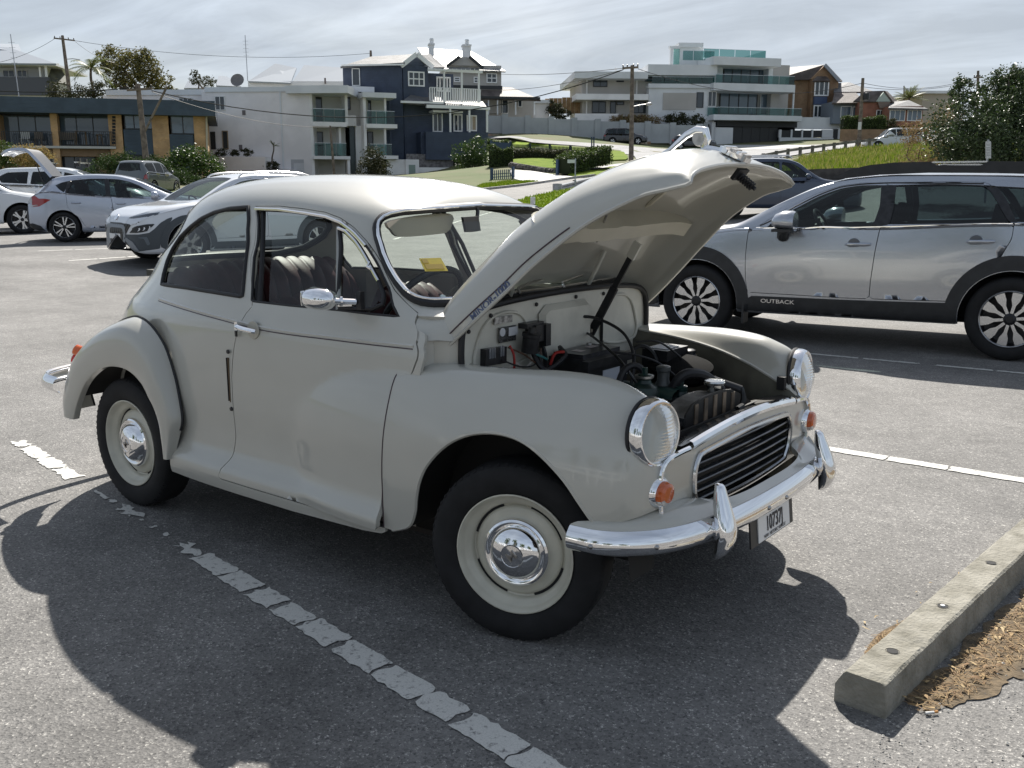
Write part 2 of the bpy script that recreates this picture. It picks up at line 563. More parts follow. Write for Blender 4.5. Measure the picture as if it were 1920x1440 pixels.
def S_land(off):
 def f(uv):
  z = Z(uv[:, 0], uv[:, 1])
  e = .05
  n = np.stack([-(Z(uv[:, 0] + e, uv[:, 1]) - z) / e, -(Z(uv[:, 0], uv[:, 1] + e) - z) / e, np.ones(len(z))], 1)
  return np.c_[uv, z + off], n / np.linalg.norm(n, axis=1, keepdims=True)
 return f
def drape(name, poly, m, off, h=1.0, kerb=0., kind='structure', smooth=0, holes=(), hedge=None):
 poly = np.array(poly, float)
 if smooth: poly = spline(poly, smooth, True)
 o = trimmed(name, S_land(off), poly, list(holes), h, [m], thick=kerb, hedge=hedge)
 return tag(o, kind=kind) if kind else o
def asphalt_mat(name, base, dark, light, scale=1.):
 m = bpy.data.materials.new(name); m.use_nodes = True
 t = m.node_tree; b = t.nodes['Principled BSDF']; L = t.links.new
 co = t.nodes.new('ShaderNodeTexCoord')
 v = t.nodes.new('ShaderNodeTexVoronoi'); v.inputs['Scale'].default_value = 125 * scale; v.inputs['Randomness'].default_value = 1
 v2 = t.nodes.new('ShaderNodeTexVoronoi'); v2.inputs['Scale'].default_value = 290 * scale
 n = t.nodes.new('ShaderNodeTexNoise'); n.inputs['Scale'].default_value = .8; n.inputs['Detail'].default_value = 8; n.inputs['Roughness'].default_value = .62
 n3 = t.nodes.new('ShaderNodeTexNoise'); n3.inputs['Scale'].default_value = 9; n3.inputs['Detail'].default_value = 5
 for x in (v, v2, n, n3): L(co.outputs['Object'], x.inputs['Vector'])
 sep = t.nodes.new('ShaderNodeSeparateColor'); L(v.outputs['Color'], sep.inputs[0])
 sep2 = t.nodes.new('ShaderNodeSeparateColor'); L(v2.outputs['Color'], sep2.inputs[0])
 r = t.nodes.new('ShaderNodeValToRGB'); e = r.color_ramp.elements
 e[0].position = 0; e[0].color = tuple(dark) + (1,)
 e[1].position = 1; e[1].color = tuple(light) + (1,)
 a = e.new(.35); a.color = tuple(base) + (1,)
 a = e.new(.80); a.color = tuple(k * 1.25 for k in base) + (1,)
 mixv = t.nodes.new('ShaderNodeMath'); mixv.operation = 'MULTIPLY_ADD'; mixv.inputs[1].default_value = .62
 sc2 = t.nodes.new('ShaderNodeMath'); sc2.operation = 'MULTIPLY'; sc2.inputs[1].default_value = .38
 L(sep2.outputs[1], sc2.inputs[0]); L(sep.outputs[0], mixv.inputs[0]); L(sc2.outputs[0], mixv.inputs[2])
 L(mixv.outputs[0], r.inputs[0])
 rr = t.nodes.new('ShaderNodeMapRange'); rr.inputs[1].default_value = .3; rr.inputs[2].default_value = .7; rr.inputs[3].default_value = .66; rr.inputs[4].default_value = 1.26
 L(n.outputs['Fac'], rr.inputs[0])
 rr3 = t.nodes.new('ShaderNodeMapRange'); rr3.inputs[1].default_value = .3; rr3.inputs[2].default_value = .7; rr3.inputs[3].default_value = .88; rr3.inputs[4].default_value = 1.10
 L(n3.outputs['Fac'], rr3.inputs[0])
 mm = t.nodes.new('ShaderNodeMath'); mm.operation = 'MULTIPLY'; L(rr.outputs[0], mm.inputs[0]); L(rr3.outputs[0], mm.inputs[1])
 mul = t.nodes.new('ShaderNodeMix'); mul.data_type = 'RGBA'; mul.blend_type = 'MULTIPLY'; mul.inputs[0].default_value = 1
 L(r.outputs[0], mul.inputs[6])
 cc = t.nodes.new('ShaderNodeCombineColor')
 for k in range(3): L(mm.outputs[0], cc.inputs[k])
 L(cc.outputs[0], mul.inputs[7]); L(mul.outputs[2], b.inputs['Base Color'])
 b.inputs['Roughness'].default_value = .82; b.inputs['Specular IOR Level'].default_value = .35
 bp = t.nodes.new('ShaderNodeBump'); bp.inputs['Strength'].default_value = .55; bp.inputs['Distance'].default_value = .004
 L(v.outputs['Distance'], bp.inputs['Height']); L(bp.outputs[0], b.inputs['Normal'])
 return m
ASPH = asphalt_mat('car_park_asphalt', (.150, .145, .139), (.046, .046, .048), (.53, .51, .47))
ROAD = asphalt_mat('road_asphalt', (.20, .20, .205), (.13, .13, .135), (.33, .33, .32), .3)
EARTH = mat('dry_earth', (.075, .10, .025), .95, col2=(.12, .11, .05), vscale=.25)
LAWN = mat('lawn_grass', (.095, .155, .010), .95, spec=.1, col2=(.165, .215, .022), vscale=1.6, vpos=(.3, .7), bump=.8, bscale=22, detail=8)
ROUGH = mat('rough_grass', (.085, .135, .018), .95, spec=.1, col2=(.19, .19, .06), vscale=.9, vpos=(.35, .7), bump=1, bscale=9, detail=9)
CONC = mat('concrete', (.33, .32, .30), .85, var=.22, vscale=9, bump=.25, bscale=60)
PATHC = mat('pale_concrete', (.36, .355, .34), .85, var=.15, vscale=3)
DRIVE = mat('white_driveway', (.55, .535, .51), .85, var=.12, vscale=2, detail=9)
dd = np.r_[np.linspace(-60, 0, 9), np.geomspace(2, 170, 60), np.geomspace(190, 900, 9)]
ss = np.r_[-np.geomspace(500, 6, 26), np.linspace(-4, 4, 5), np.geomspace(6, 500, 26)]
GX = CAM_P[0] + FH[0] * dd[:, None] + RGT[0] * ss[None]
GY = CAM_P[1] + FH[1] * dd[:, None] + RGT[1] * ss[None]
mb = MB(); mb.grid(np.stack([GX, GY, Z(GX, GY) - .035], 2), flip=True)
tag(mb.build('terrain', EARTH, smooth=180), kind='structure')
outer = [CAM_P[:2] + FH[:2] * a + RGT[:2] * b for a, b in ((-40, -60), (-40, 60), (20, 45), (28, 32))]
far_edge = gpts([(1500, 338), (1420, 342), (1330, 345), (1200, 336), (1100, 333), (1062, 336), (1010, 344), (885, 359), (820, 366), (600, 372), (300, 385), (0, 400)])
outer = outer + list(far_edge) + [CAM_P[:2] + FH[:2] * 30 - RGT[:2] * 50]
drape('car_park', outer, ASPH, 0., .7)
# ---- painted lines: short torn pieces of old paint
LINE = bpy.data.materials.new('line_paint'); LINE.use_nodes = True
_t_ = LINE.node_tree; _b_ = _t_.nodes['Principled BSDF']; _b_.inputs['Roughness'].default_value = .75
_co = _t_.nodes.new('ShaderNodeTexCoord'); _n1 = _t_.nodes.new('ShaderNodeTexNoise'); _n1.inputs['Scale'].default_value = 38; _n1.inputs['Detail'].default_value = 8; _n1.inputs['Roughness'].default_value = .7
_v1 = _t_.nodes.new('ShaderNodeTexVoronoi'); _v1.feature = 'DISTANCE_TO_EDGE'; _v1.inputs['Scale'].default_value = 95
_t_.links.new(_co.outputs['Object'], _n1.inputs['Vector']); _t_.links.new(_co.outputs['Object'], _v1.inputs['Vector'])
_r1 = _t_.nodes.new('ShaderNodeValToRGB'); _r1.color_ramp.elements[0].position = .34; _r1.color_ramp.elements[0].color = (.16, .155, .15, 1); _r1.color_ramp.elements[1].position = .46; _r1.color_ramp.elements[1].color = (.55, .54, .505, 1)
_r2 = _t_.nodes.new('ShaderNodeValToRGB'); _r2.color_ramp.elements[0].position = .0; _r2.color_ramp.elements[0].color = (.7, .7, .7, 1); _r2.color_ramp.elements[1].position = .05; _r2.color_ramp.elements[1].color = (1, 1, 1, 1)
_t_.links.new(_n1.outputs['Fac'], _r1.inputs[0]); _t_.links.new(_v1.outputs['Distance'], _r2.inputs[0])
_m1 = _t_.nodes.new('ShaderNodeMix'); _m1.data_type = 'RGBA'; _m1.blend_type = 'MULTIPLY'; _m1.inputs[0].default_value = 1
_t_.links.new(_r1.outputs[0], _m1.inputs[6]); _t_.links.new(_r2.outputs[0], _m1.inputs[7]); _t_.links.new(_m1.outputs[2], _b_.inputs['Base Color'])
rnd = random.Random(7)
def torn(a, b, w, jag=.010, off=.004, crumbs=True):
 a = np.array(a, float); b = np.array(b, float)
 d = b - a; L = np.linalg.norm(d); d /= L; n = np.array([-d[1], d[0]])
 k = max(3, int(L / .022)); j = 4
 pts = []
 for i in range(k + 1): pts.append(a + d * (L * i / k) - n * (w / 2 + rnd.uniform(-jag, jag * .35)))
 for i in range(1, j): pts.append(b + d * rnd.uniform(-jag * 1.6, jag * 1.6) + n * (-w / 2 + w * i / j))
 for i in range(k, -1, -1): pts.append(a + d * (L * i / k) + n * (w / 2 + rnd.uniform(-jag, jag * .35)))
 for i in range(j - 1, 0, -1): pts.append(a + d * rnd.uniform(-jag * 1.6, jag * 1.6) + n * (-w / 2 + w * i / j))
 return drape('line_marking', pts, LINE, off, 2., hedge=.012)
def bay(x):                       # the bay line by the near wheels
 return np.array([x, -1.135 - .166 * (x + .0)])
for x0, x1, w, jg in ((-3.76, -3.60, .09, .02), (-3.58, -3.30, .10, .018), (-3.28, -3.06, .10, .016), (-3.04, -2.80, .095, .018), (-2.52, -2.36, .03, .012), (-2.33, -2.28, .03, .01), (-2.22, -2.04, .075, .03), (-1.98, -1.95, .02, .008), (-1.86, -1.83, .03, .01), (-1.74, -1.70, .025, .01), (-1.58, -1.44, .075, .03),
                      (-1.40, -1.165, .100, .012), (-1.16, -.972, .104, .009), (-.945, -.785, .104, .010), (-.775, -.605, .100, .010), (-.596, -.405, .106, .008), (-.38, -.17, .106, .010), (-.16, .03, .106, .009), (.05, .19, .100, .010), (.205, .425, .106, .010), (.435, .63, .106, .009), (.64, .90, .106, .009)):
 torn(bay(x0), bay(x1), w, jg)
x = -.6
while x < 4.0:
 l = rnd.uniform(.25, .55); y = 2.215 + .012 * x
 torn((x, y), (x + l - .012, y + .012 * l), .095, .006); x += l
x = -1.5
while x < 4.4:
 l = rnd.uniform(.16, .5); y = 5.35 + .085 * x
 torn((x, y), (x + l - .03, y + .085 * l), .06, .010); x += l + (rnd.random() < .25) * .1
for (u0, v0), (u1, v1) in (((72, 471), (208, 466)), ((130, 489), (240, 482)), ((240, 482), (330, 474)), ((738, 449), (860, 415)), ((860, 415), (940, 392)), ((0, 424), (70, 422))):
 A, B = gpts([(u0, v0), (u1, v1)]); n = max(2, int(np.linalg.norm(B - A) / .7))
 for k in range(n):
  torn(A + (B - A) * k / n, A + (B - A) * (k + .93) / n, .09, .012)
# ---- concrete wheel stop with litter
ws_ = thing('wheel_stop', 'weathered concrete wheel stop with bolt holes at the lower right', 'wheel stop', (1.05, -.44, 0), math.atan2(1.332, .105) - math.pi / 2)
STONE = mat('weathered_concrete', (.29, .275, .235), .92, col2=(.165, .155, .125), vscale=11, vpos=(.36, .68), bump=.8, bscale=75, detail=10)
pf = [(-.074, 0), (-.074, .055), (-.052, .095), (-.044, .102), (.058, .102), (.066, .096), (.074, .02), (.074, 0)]
rows = []
rn = random.Random(3)
for y in np.linspace(0, 1.95, 66):
 rows.append([(a + rn.uniform(-.0012, .0012), y, b + rn.uniform(-.001, .001) * (b > 0)) for a, b in pf])
mb = MB(); mb.grid(rows, flip=True)
n0 = len(rows[0])
mb.add([(a * .99, -.006, b * .99) for a, b in pf] + rows[0], [tuple(range(n0))] + [(k, k + 1, n0 + k + 1, n0 + k) for k in range(n0 - 1)])
blk = mb.build('stop_block', STONE, ws_, smooth=30)
for y in (.20, .62, 1.12, 1.62):
 mb = MB(); mb.lathe([(.020, .0), (.017, -.004), (.0165, -.02)], 18, (0.006, y, .1028), (0, 0, 1)); mb.lathe([(.0165, .0004), (0, .0004)], 18, (0.006, y, .1028)); mb.build('bolt_hole', DRK if 'DRK' in globals() else mat('dark_void', (.01, .01, .011), .8), ws_)
 if y == .62:
  mb = MB(); mb.lathe([(.008, .0), (.007, .003), (0, .004)], 12, (0.006, y, .1036)); mb.build('bolt_head', mat('white_cap', (.7, .7, .68), .4), ws_)
dirt = mat('sandy_dirt', (.17, .125, .075), .95, col2=(.085, .065, .042), vscale=26, vpos=(.35, .65), bump=.7, bscale=90, detail=9)
mb_p = [(1.12, -.30), (1.16, -.12), (1.20, .3), (1.26, .8), (1.33, 1.3), (1.42, 1.75), (2.6, 1.9), (2.5, 1.1), (2.1, .75), (1.75, .42), (1.55, .22), (1.38, .10), (1.34, -.10), (1.22, -.30)]
mb_p = spline(np.array(mb_p), 9, True) + np.random.default_rng(4).normal(size=(len(mb_p) * 9, 2)) * .014
drape('dirt_patch', mb_p, dirt, .004, .2, hedge=.02)
drape('dirt_patch', [(.985, -.28), (.955, -.12), (.945, .06), (.985, .22), (1.03, .34), (1.10, .42), (1.07, .2), (1.03, -.05), (1.01, -.25)], dirt, .004, .2, smooth=5, hedge=.02)
rl_ = random.Random(11)
def litter(name, n, area, size, m, flat=True, hmax=.012):
 mb = MB()
 A = np.array(area)
 lo, hi = A.min(0), A.max(0); k = 0
 while k < n:
  p = np.array([rl_.uniform(lo[0], hi[0]), rl_.uniform(lo[1], hi[1])])
  if not inside(p[None], A)[0]: continue
  k += 1
  a = rl_.uniform(0, 6.28); L = size[0] * rl_.uniform(.4, 1.3); w_ = size[1] * rl_.uniform(.6, 1.3)
  z = .005 + rl_.random() ** 2 * hmax; t_ = rl_.uniform(-.25, .25) * L
  d = np.array([math.cos(a), math.sin(a), 0]); n_ = np.array([-d[1], d[0], 0]); c = np.array([p[0], p[1], z])
  b_ = n_ * rl_.uniform(-.15, .15) * L
  mb.add([c - d * L / 2 - n_ * w_ / 2, c + b_ - n_ * w_ / 2 + [0, 0, abs(t_) * .4], c + d * L / 2 + [0, 0, max(0, t_) * .3], c + b_ + n_ * w_ / 2 + [0, 0, abs(t_) * .4 + w_ * .3], c - d * L / 2 + n_ * w_ / 2], [(0, 1, 3, 4), (1, 2, 3)])
 return tag(mb.build(name, m, smooth=0), kind='stuff')
def island_mat(name, cols, rough=.8, trans=0.):
 """colour varies from piece to piece"""
 m = bpy.data.materials.new(name); m.use_nodes = True
 t = m.node_tree; b = t.nodes['Principled BSDF']
 g = t.nodes.new('ShaderNodeNewGeometry'); r = t.nodes.new('ShaderNodeValToRGB')
 e = r.color_ramp.elements
 for k, c in enumerate(cols):
  x_ = k / (len(cols) - 1)
  if k == 0: el = e[0]
  elif k == len(cols) - 1: el = e[-1]
  else: el = e.new(x_)
  el.position = x_; el.color = tuple(c) + (1,)
 t.links.new(g.outputs['Random Per Island'], r.inputs[0])
 t.links.new(r.outputs[0], b.inputs['Base Color'])
 b.inputs['Roughness'].default_value = rough
 b.inputs['Specular IOR Level'].default_value = .35
 if trans:
  o = t.nodes['Material Output']
  tl = t.nodes.new('ShaderNodeBsdfTranslucent'); mx_ = t.nodes.new('ShaderNodeMixShader'); mx_.inputs[0].default_value = trans
  br = t.nodes.new('ShaderNodeHueSaturation'); br.inputs['Value'].default_value = 1.5; br.inputs['Saturation'].default_value = 1.1
  t.links.new(r.outputs[0], br.inputs['Color']); t.links.new(br.outputs[0], tl.inputs[0])
  t.links.new(b.outputs[0], mx_.inputs[1]); t.links.new(tl.outputs[0], mx_.inputs[2]); t.links.new(mx_.outputs[0], o.inputs[0])
 return m
NEED = island_mat('dry_needles', [(.10, .055, .025), (.24, .15, .07), (.34, .24, .12), (.16, .09, .04)])
LEAFL = island_mat('dry_leaves', [(.16, .09, .04), (.36, .25, .12), (.42, .33, .19)])
PEB = island_mat('shell_grit', [(.06, .055, .05), (.55, .54, .50), (.30, .28, .25), (.62, .60, .56)])
strip_r = [(1.13, -.34), (1.19, .0), (1.25, .5), (1.32, 1.1), (1.40, 1.7), (1.62, 1.7), (1.48, .9), (1.38, .3), (1.30, -.1), (1.21, -.36)]
strip_l = [(.985, -.26), (.955, -.10), (.95, .04), (.99, .20), (1.05, .38), (1.09, .40), (1.05, .1), (1.02, -.2)]
litter('needle_litter', 2600, strip_r, (.035, .0022), NEED)
litter('needle_litter', 1300, strip_l, (.030, .0022), NEED)
litter('leaf_litter', 160, strip_r, (.036, .009), LEAFL, hmax=.02)
litter('leaf_litter', 26, strip_l, (.032, .008), LEAFL, hmax=.015)
litter('leaf_litter', 14, [(.80, -.2), (.9, .5), (1.2, 1.2), (1.0, .2)], (.03, .005), LEAFL)
mb = MB()
for k in range(700):
 p = rl_.random(); y = -.75 + 2.4 * rl_.random() ** 1.3; x_ = 1.16 + .10 * (y + .4) + rl_.random() ** 1.2 * .55
 s_ = rl_.uniform(.0012, .0042) * (1.6 if rl_.random() < .08 else 1)
 q = np.array([[rl_.uniform(.6, 1.2) * s_ * math.cos(a), rl_.uniform(.6, 1.2) * s_ * math.sin(a), 0] for a in np.linspace(0, 5.2, 6)])
 c = np.array([x_, y, .0045])
 mb.add(np.concatenate([c + q, [c + [0, 0, s_ * .8]]]), [(i, (i + 1) % 6, 6) for i in range(6)])
tag(mb.build('grit', PEB, smooth=0), kind='stuff')
mb = MB(); mb.tube([(1.205, -.365, .0085), (1.222, -.345, .0085)], .0036, 8); cg = mb.build('cigarette_butt', mat('white_paper', (.7, .69, .66), .7)); tag(cg, 'white and tan cigarette butt lying beside the wheel stop', 'cigarette butt')
mb = MB(); mb.tube([(1.222, -.345, .0085), (1.230, -.3355, .0085)], .0037, 8); mb.build('filter', mat('tan_filter', (.45, .22, .07), .7), cg)
# ---- lawns, kerbs, roads and paths further off
def kerb_line(name, pts, w=.16, h=.12, m=None, off=0.):
 P2 = resample(spline(np.array(pts), 4), 1.0, False)
 T2 = np.gradient(P2, axis=0); T2 /= np.linalg.norm(T2, axis=1, keepdims=True); N_ = np.stack([-T2[:, 1], T2[:, 0]], 1)
 zz = Z(P2[:, 0], P2[:, 1])
 mb = MB(); mb.grid([[(*(p - n * w / 2), z - .05), (*(p - n * w / 2), z + h), (*(p + n * w / 2), z + h), (*(p + n * w / 2), z - .05)] for p, n, z in zip(P2, N_, zz)])
 return tag(mb.build(name, m or CONC, smooth=0), kind='structure')
isl = gpts([(968, 380), (975, 391), (1000, 394), (1060, 393), (1120, 388), (1200, 380), (1330, 372), (1330, 352), (1200, 348), (1100, 352), (1040, 362), (990, 372)])
drape('lawn', isl, LAWN, .07, .8, .2)
kerb_line('kerb', gpts([(962, 381), (972, 392), (1000, 395.5), (1060, 394.5), (1120, 389)]))
verge = gpts([(886, 356), (905, 347), (950, 341), (990, 341), (1012, 342), (960, 349)])
drape('lawn', verge, LAWN, .06, .8, .1)
kerb_line('kerb', gpts([(880, 359.5), (960, 351), (1015, 343.5), (1062, 336.5), (1115, 330)]))
drv = gpts([(955, 319), (1000, 322), (1046, 330), (1085, 333), (1060, 337), (1015, 344), (985, 341), (962, 336)])
drape('driveway', drv, DRIVE, .05, 1., .1)
drape('lawn', gpts([(960, 299), (1045, 301), (1046, 318), (1000, 316), (958, 309)]), LAWN, .10, 1., .1)
drape('lawn', gpts([(955, 266), (1110, 279), (1170, 285), (1178, 300), (1130, 302), (1100, 292), (1040, 300), (955, 296)]), LAWN, .06, 1.5, .1)
drape('lawn', gpts([(1065, 329), (1150, 314), (1175, 312), (1150, 325), (1120, 330), (1078, 333)]), LAWN, .08, 1., .1)
drape('footpath', gpts([(1052, 324), (1100, 318), (1150, 309), (1185, 306), (1190, 311), (1150, 314), (1068, 329)]), PATHC, .05, 1.5)
upper = gpts([(880, 255), (1000, 262), (1100, 268), (1180, 274), (1300, 282), (1380, 281), (1480, 276), (1600, 268), (1700, 262), (1950, 255), (1950, 262), (1700, 269), (1600, 276), (1520, 286), (1450, 298), (1390, 311), (1300, 330), (1220, 342), (1190, 330), (1195, 305), (1185, 290), (1100, 274), (1000, 268), (880, 262)])
drape('road', upper, ROAD, .02, 2.)
drape('grass_slope', gpts([(1440, 319), (1500, 297), (1600, 280), (1700, 273), (1950, 270), (1950, 330), (1700, 326), (1580, 331), (1530, 331)]), ROUGH, .05, 1.5)
drape('footpath', gpts([(1385, 281), (1480, 279), (1540, 273), (1560, 271), (1475, 272), (1400, 272), (1340, 272)]), PATHC, .04, 2.)
mb = MB()
wl_ = gpts([(1440, 343), (1500, 339.5), (1560, 337), (1640, 335), (1800, 334), (1980, 333)])
wl_ = resample(wl_, 2., False)
mb.grid([[(p[0], p[1], Z(*p) - .1), (p[0], p[1], Z(*p) + .42), (p[0] + FH[0] * .3, p[1] + FH[1] * .3, Z(*p) + .42)] for p in wl_])
tag(mb.build('retaining_wall', mat('dark_stone', (.07, .065, .06), .9, var=.3, vscale=3), smooth=0), 'low dark retaining wall along the foot of the grass slope', 'wall')
rg = random.Random(5)
def tufts(name, poly, n, h, w, m, off=.0):
 A = np.array(poly); lo, hi = A.min(0), A.max(0)
 V = []; F = []
 P_ = np.array([[rg.uniform(lo[0], hi[0]), rg.uniform(lo[1], hi[1])] for _ in range(n * 3)])
 P_ = P_[inside(P_, A)][:n]
 zz = Z(P_[:, 0], P_[:, 1]) + off
 for (x_, y_), z in zip(P_, zz):
  a = rg.uniform(0, 6.28); hh = h * rg.uniform(.4, 1.25); ww = w * rg.uniform(.5, 1.4); b = rg.uniform(-.5, .5) * hh; c_ = rg.uniform(-.5, .5) * hh
  dx, dy = math.cos(a) * ww, math.sin(a) * ww; k = len(V)
  V += [(x_ - dx, y_ - dy, z), (x_ + dx, y_ + dy, z), (x_ + dx * .3 + b, y_ + dy * .3 + c_, z + hh)]
  F.append((k, k + 1, k + 2))
 mb = MB(); mb.add(V, F)
 return tag(mb.build(name, m, smooth=0), kind='stuff')
GR1 = island_mat('grass_blades', [(.07, .13, .012), (.13, .19, .022), (.19, .22, .04)], .9, .25)
GR2 = island_mat('slope_blades', [(.07, .12, .015), (.13, .18, .025), (.20, .20, .06), (.25, .22, .10)], .9, .25)
tufts('grass_tufts', isl, 9000, .10, .03, GR1, .06)
tufts('grass_tufts', verge, 3000, .10, .03, GR1, .05)
tufts('slope_grass', gpts([(1440, 319), (1500, 297), (1600, 280), (1700, 273), (1950, 270), (1950, 330), (1700, 326), (1580, 331), (1530, 331)]), 22000, .32, .05, GR2, .04)
# ================================================================== the vintage car (x forward, near side y < 0)
PAINT = mat('cream_paint', (.43, .42, .375), .32, spec=.5, coat=1., coat_r=.06, var=.03, vscale=1.7, bump=.004, bscale=7)
PAINT2 = mat('worn_white_paint', (.56, .545, .48), .42, var=.10, vscale=6, bump=.03, bscale=30)
UNDER = mat('bonnet_inside_paint', (.52, .49, .40), .38, var=.06, vscale=4)
RUB = mat('black_rubber', (.012, .012, .014), .55)
BLK = mat('black_plastic', (.018, .018, .02), .38, var=.3, vscale=25)
DRK = mat('dark_void', (.01, .01, .011), .8)
CHR = mat('chrome', (.86, .86, .87), .045, metal=1., bump=.004, bscale=14)
STEEL = mat('worn_steel', (.42, .41, .40), .35, metal=1., var=.2, vscale=30)
CARGL = glass('car_glass', (.90, .95, .92), .93)
TYRE = mat('tyre_rubber', (.009, .009, .010), .8, var=.25, vscale=14, bump=.05, bscale=220)
LEATHER = mat('maroon_leather', (.045, .014, .016), .5, spec=.15, var=.35, vscale=7, bump=.05, bscale=70)
TRIM = mat('interior_board', (.30, .28, .25), .7, var=.1, vscale=6)
GREYT = mat('grey_lining', (.36, .34, .30), .8)
COACH = mat('coach_line', (.05, .03, .04), .4)
AMBER = mat('amber_lens', (.62, .11, .012), .12, coat=1., trans=.25)
CLEARL = mat('clear_lens', (.75, .76, .76), .08, coat=1., trans=.5)
REDL = mat('red_lens', (.5, .012, .012), .12, coat=1.)
REFL = mat('reflector', (.93, .93, .93), .28, metal=.9)
RIMP = mat('rim_paint', (.52, .50, .42), .32, coat=.3, var=.06, vscale=10)
vc = thing('vintage_car', 'cream vintage two-door saloon with its bonnet propped open, nearest the camera', 'car')
# ---- the body skin: horizontal rings from sill to roof, both sides in one sheet
_t = np.array([.235, .27, .30, .32, .34, .365, .40, .47, .60, .75, .85, .90, .93, .965, 1.0, 1.03, 1.06, 1.10, 1.20, 1.30, 1.355, 1.39, 1.42, 1.45, 1.475, 1.489, 1.496])
_w = interp(_t, [.762, .768, .768, .763, .747, .728, .717, .713, .718, .716, .709, .703, .694, .680, .668, .657, .647, .634, .600, .560, .534, .507, .470, .408, .305, .19, .0])
_f = interp(_t, [.6, .6, .6, .6, .6, .6, .6, .6, .6, .6, .5, .35, .2, .0, -.22, -.33, -.38, -.425, -.53, -.635, -.692, -.735, -.79, -.90, -1.06, -1.24, -1.46])
_nf = interp(_t, [9, 9, 9, 9, 9, 9, 9, 9, 9, 9, 9, 9, 9, 8.5, 8, 7.5, 7, 6.5, 5.2, 4.4, 3.9, 3.3, 2.8, 2.4, 2.2, 2.1, 2.0])
_r = interp(_t, [-2.80, -2.82, -2.84, -2.85, -2.86, -2.87, -2.885, -2.90, -2.92, -2.90, -2.85, -2.81, -2.775, -2.73, -2.68, -2.645, -2.615, -2.58, -2.50, -2.40, -2.325, -2.26, -2.18, -2.06, -1.89, -1.70, -1.46])
_nr = interp(_t, [2.7] * 8 + [2.6, 2.5, 2.4, 2.35, 2.3, 2.3, 2.3, 2.3, 2.3, 2.3, 2.25, 2.2, 2.15, 2.1, 2.05, 2.0, 2, 2, 2])
_xc = interp(_t, [-1.2] * 19 + [-1.24, -1.29, -1.33, -1.38, -1.42, -1.45, -1.46, -1.46])
def body_ring(z, n=721):
 w, f, r, a, b, xc = (float(g(z)) for g in (_w, _f, _r, _nf, _nr, _xc))
 ph = np.linspace(0, np.pi, 600)
 c, s = np.cos(ph), np.sin(ph)
 nn = np.where(c > 0, a, b)
 ax = np.where(c > 0, f - xc, xc - r)
 x = xc + ax * np.sign(c) * np.abs(c) ** (2 / nn)
 y = -w * np.abs(s) ** (2 / nn)
 d = np.r_[0, np.cumsum(np.hypot(np.diff(x), np.diff(y)))]
 k = np.argmin(np.abs(c)); q = np.linspace(0, 1, n // 2 + 1)
 sgrid = np.where(q < .45, d[k] * q / .45, d[k] + (d[-1] - d[k]) * (q - .45) / .55)
 X = np.interp(sgrid, d, x); Y = np.interp(sgrid, d, y)
 half = np.stack([X, Y, np.full_like(X, z)], 1)
 far = half[::-1] * np.array([1, -1, 1])
 return np.concatenate([far[:-1], half])
_zz = np.interp(np.linspace(0, 1, 361), np.linspace(0, 1, len(_t)) ** 1.0, _t)
_prof = np.stack([_w(_zz), _zz], 1)
_dd = np.r_[0, np.cumsum(np.hypot(*np.diff(_prof, axis=0).T))]
_zs = np.interp(np.linspace(0, _dd[-1], 420), _dd, _zz)
BP = np.stack([body_ring(z) for z in _zs], 1)            # [u, v, 3]; u .5 front centre, > .5 near side
BV = _dd[-1]
BODY_SC = (6.2, BV)
def bump_h(x, z):
 """tail of the front wing pressed into the door"""
 zm, hz = .505, .315
 r2 = np.abs((x + .42) / .60) ** 2.2 + np.abs((z - zm) / np.where(z > zm, hz, .34)) ** 2.2
 r2 = np.where(x > -.42, np.abs((z - zm) / np.where(z > zm, hz, .34)) ** 2.2, r2)
 return .060 * np.clip(1 - r2, 0, 1) ** .95
def with_bump(P):
 Q = P.copy()
 h = bump_h(P[:, :, 0], P[:, :, 2]) * (P[:, :, 0] > -1.1) * (P[:, :, 0] < -.2)
 for _ in range(3):
  for ax_ in (0, 1):
   h = .25 * np.roll(h, 1, ax_) + .5 * h + .25 * np.roll(h, -1, ax_)
 Q[:, :, 1] += np.sign(P[:, :, 1]) * h
 return Q
BPB = with_bump(BP)
S_body = surf_fn(BP, -1.)
S_door = surf_fn(BPB, -1.)
_nearmask = (np.arange(BP.shape[0])[:, None] > 370) & np.ones(BP.shape[1], bool)[None]
def img(P):
 d = P - CAM_P
 w = d @ FWD
 return np.stack([960 + CAM_F * (d @ RGT) / w, 720 - CAM_F * (d @ UPV) / w], -1)
_bi = np.concatenate([img(BP), np.zeros(BP.shape[:2] + (1,))], 2)
_bn = np.cross(np.gradient(BP, axis=0), np.gradient(BP, axis=1)) * -1
_vis = np.sum(_bn * (CAM_P - BP), 2) > 0
def seen(px, side=True):
 """uv on the body skin of points surveyed in the photograph"""
 return invert(_bi, px, (0, 1), _vis & (_nearmask if side else True))
def sidexz(pts):
 return invert(BP, pts, (0, 2), _nearmask)
def flip_u(uv):
 uv = np.array(uv, float); uv[:, 0] = 1 - uv[:, 0]
 return uv[::-1]
c8 = lambda L: [(260 + x / 3.2, 340 + y / 3.2) for x, y in L]
c1 = lambda L: [(700 + x / 4.8, 360 + y / 4.8) for x, y in L]
uv_qw = seen(c8([(140, 617), (150, 560), (172, 480), (205, 405), (250, 335), (310, 275), (380, 222), (455, 187), (550, 163), (660, 154), (657, 300), (643, 500), (625, 692), (450, 664), (290, 638)]))
uv_dw = seen(c8([(708, 166), (850, 172), (1000, 190), (1130, 212), (1215, 245), (1290, 300), (1365, 385), (1435, 495), (1510, 655), (1570, 812), (1400, 797), (1190, 772), (900, 745), (675, 719), (690, 450)]))
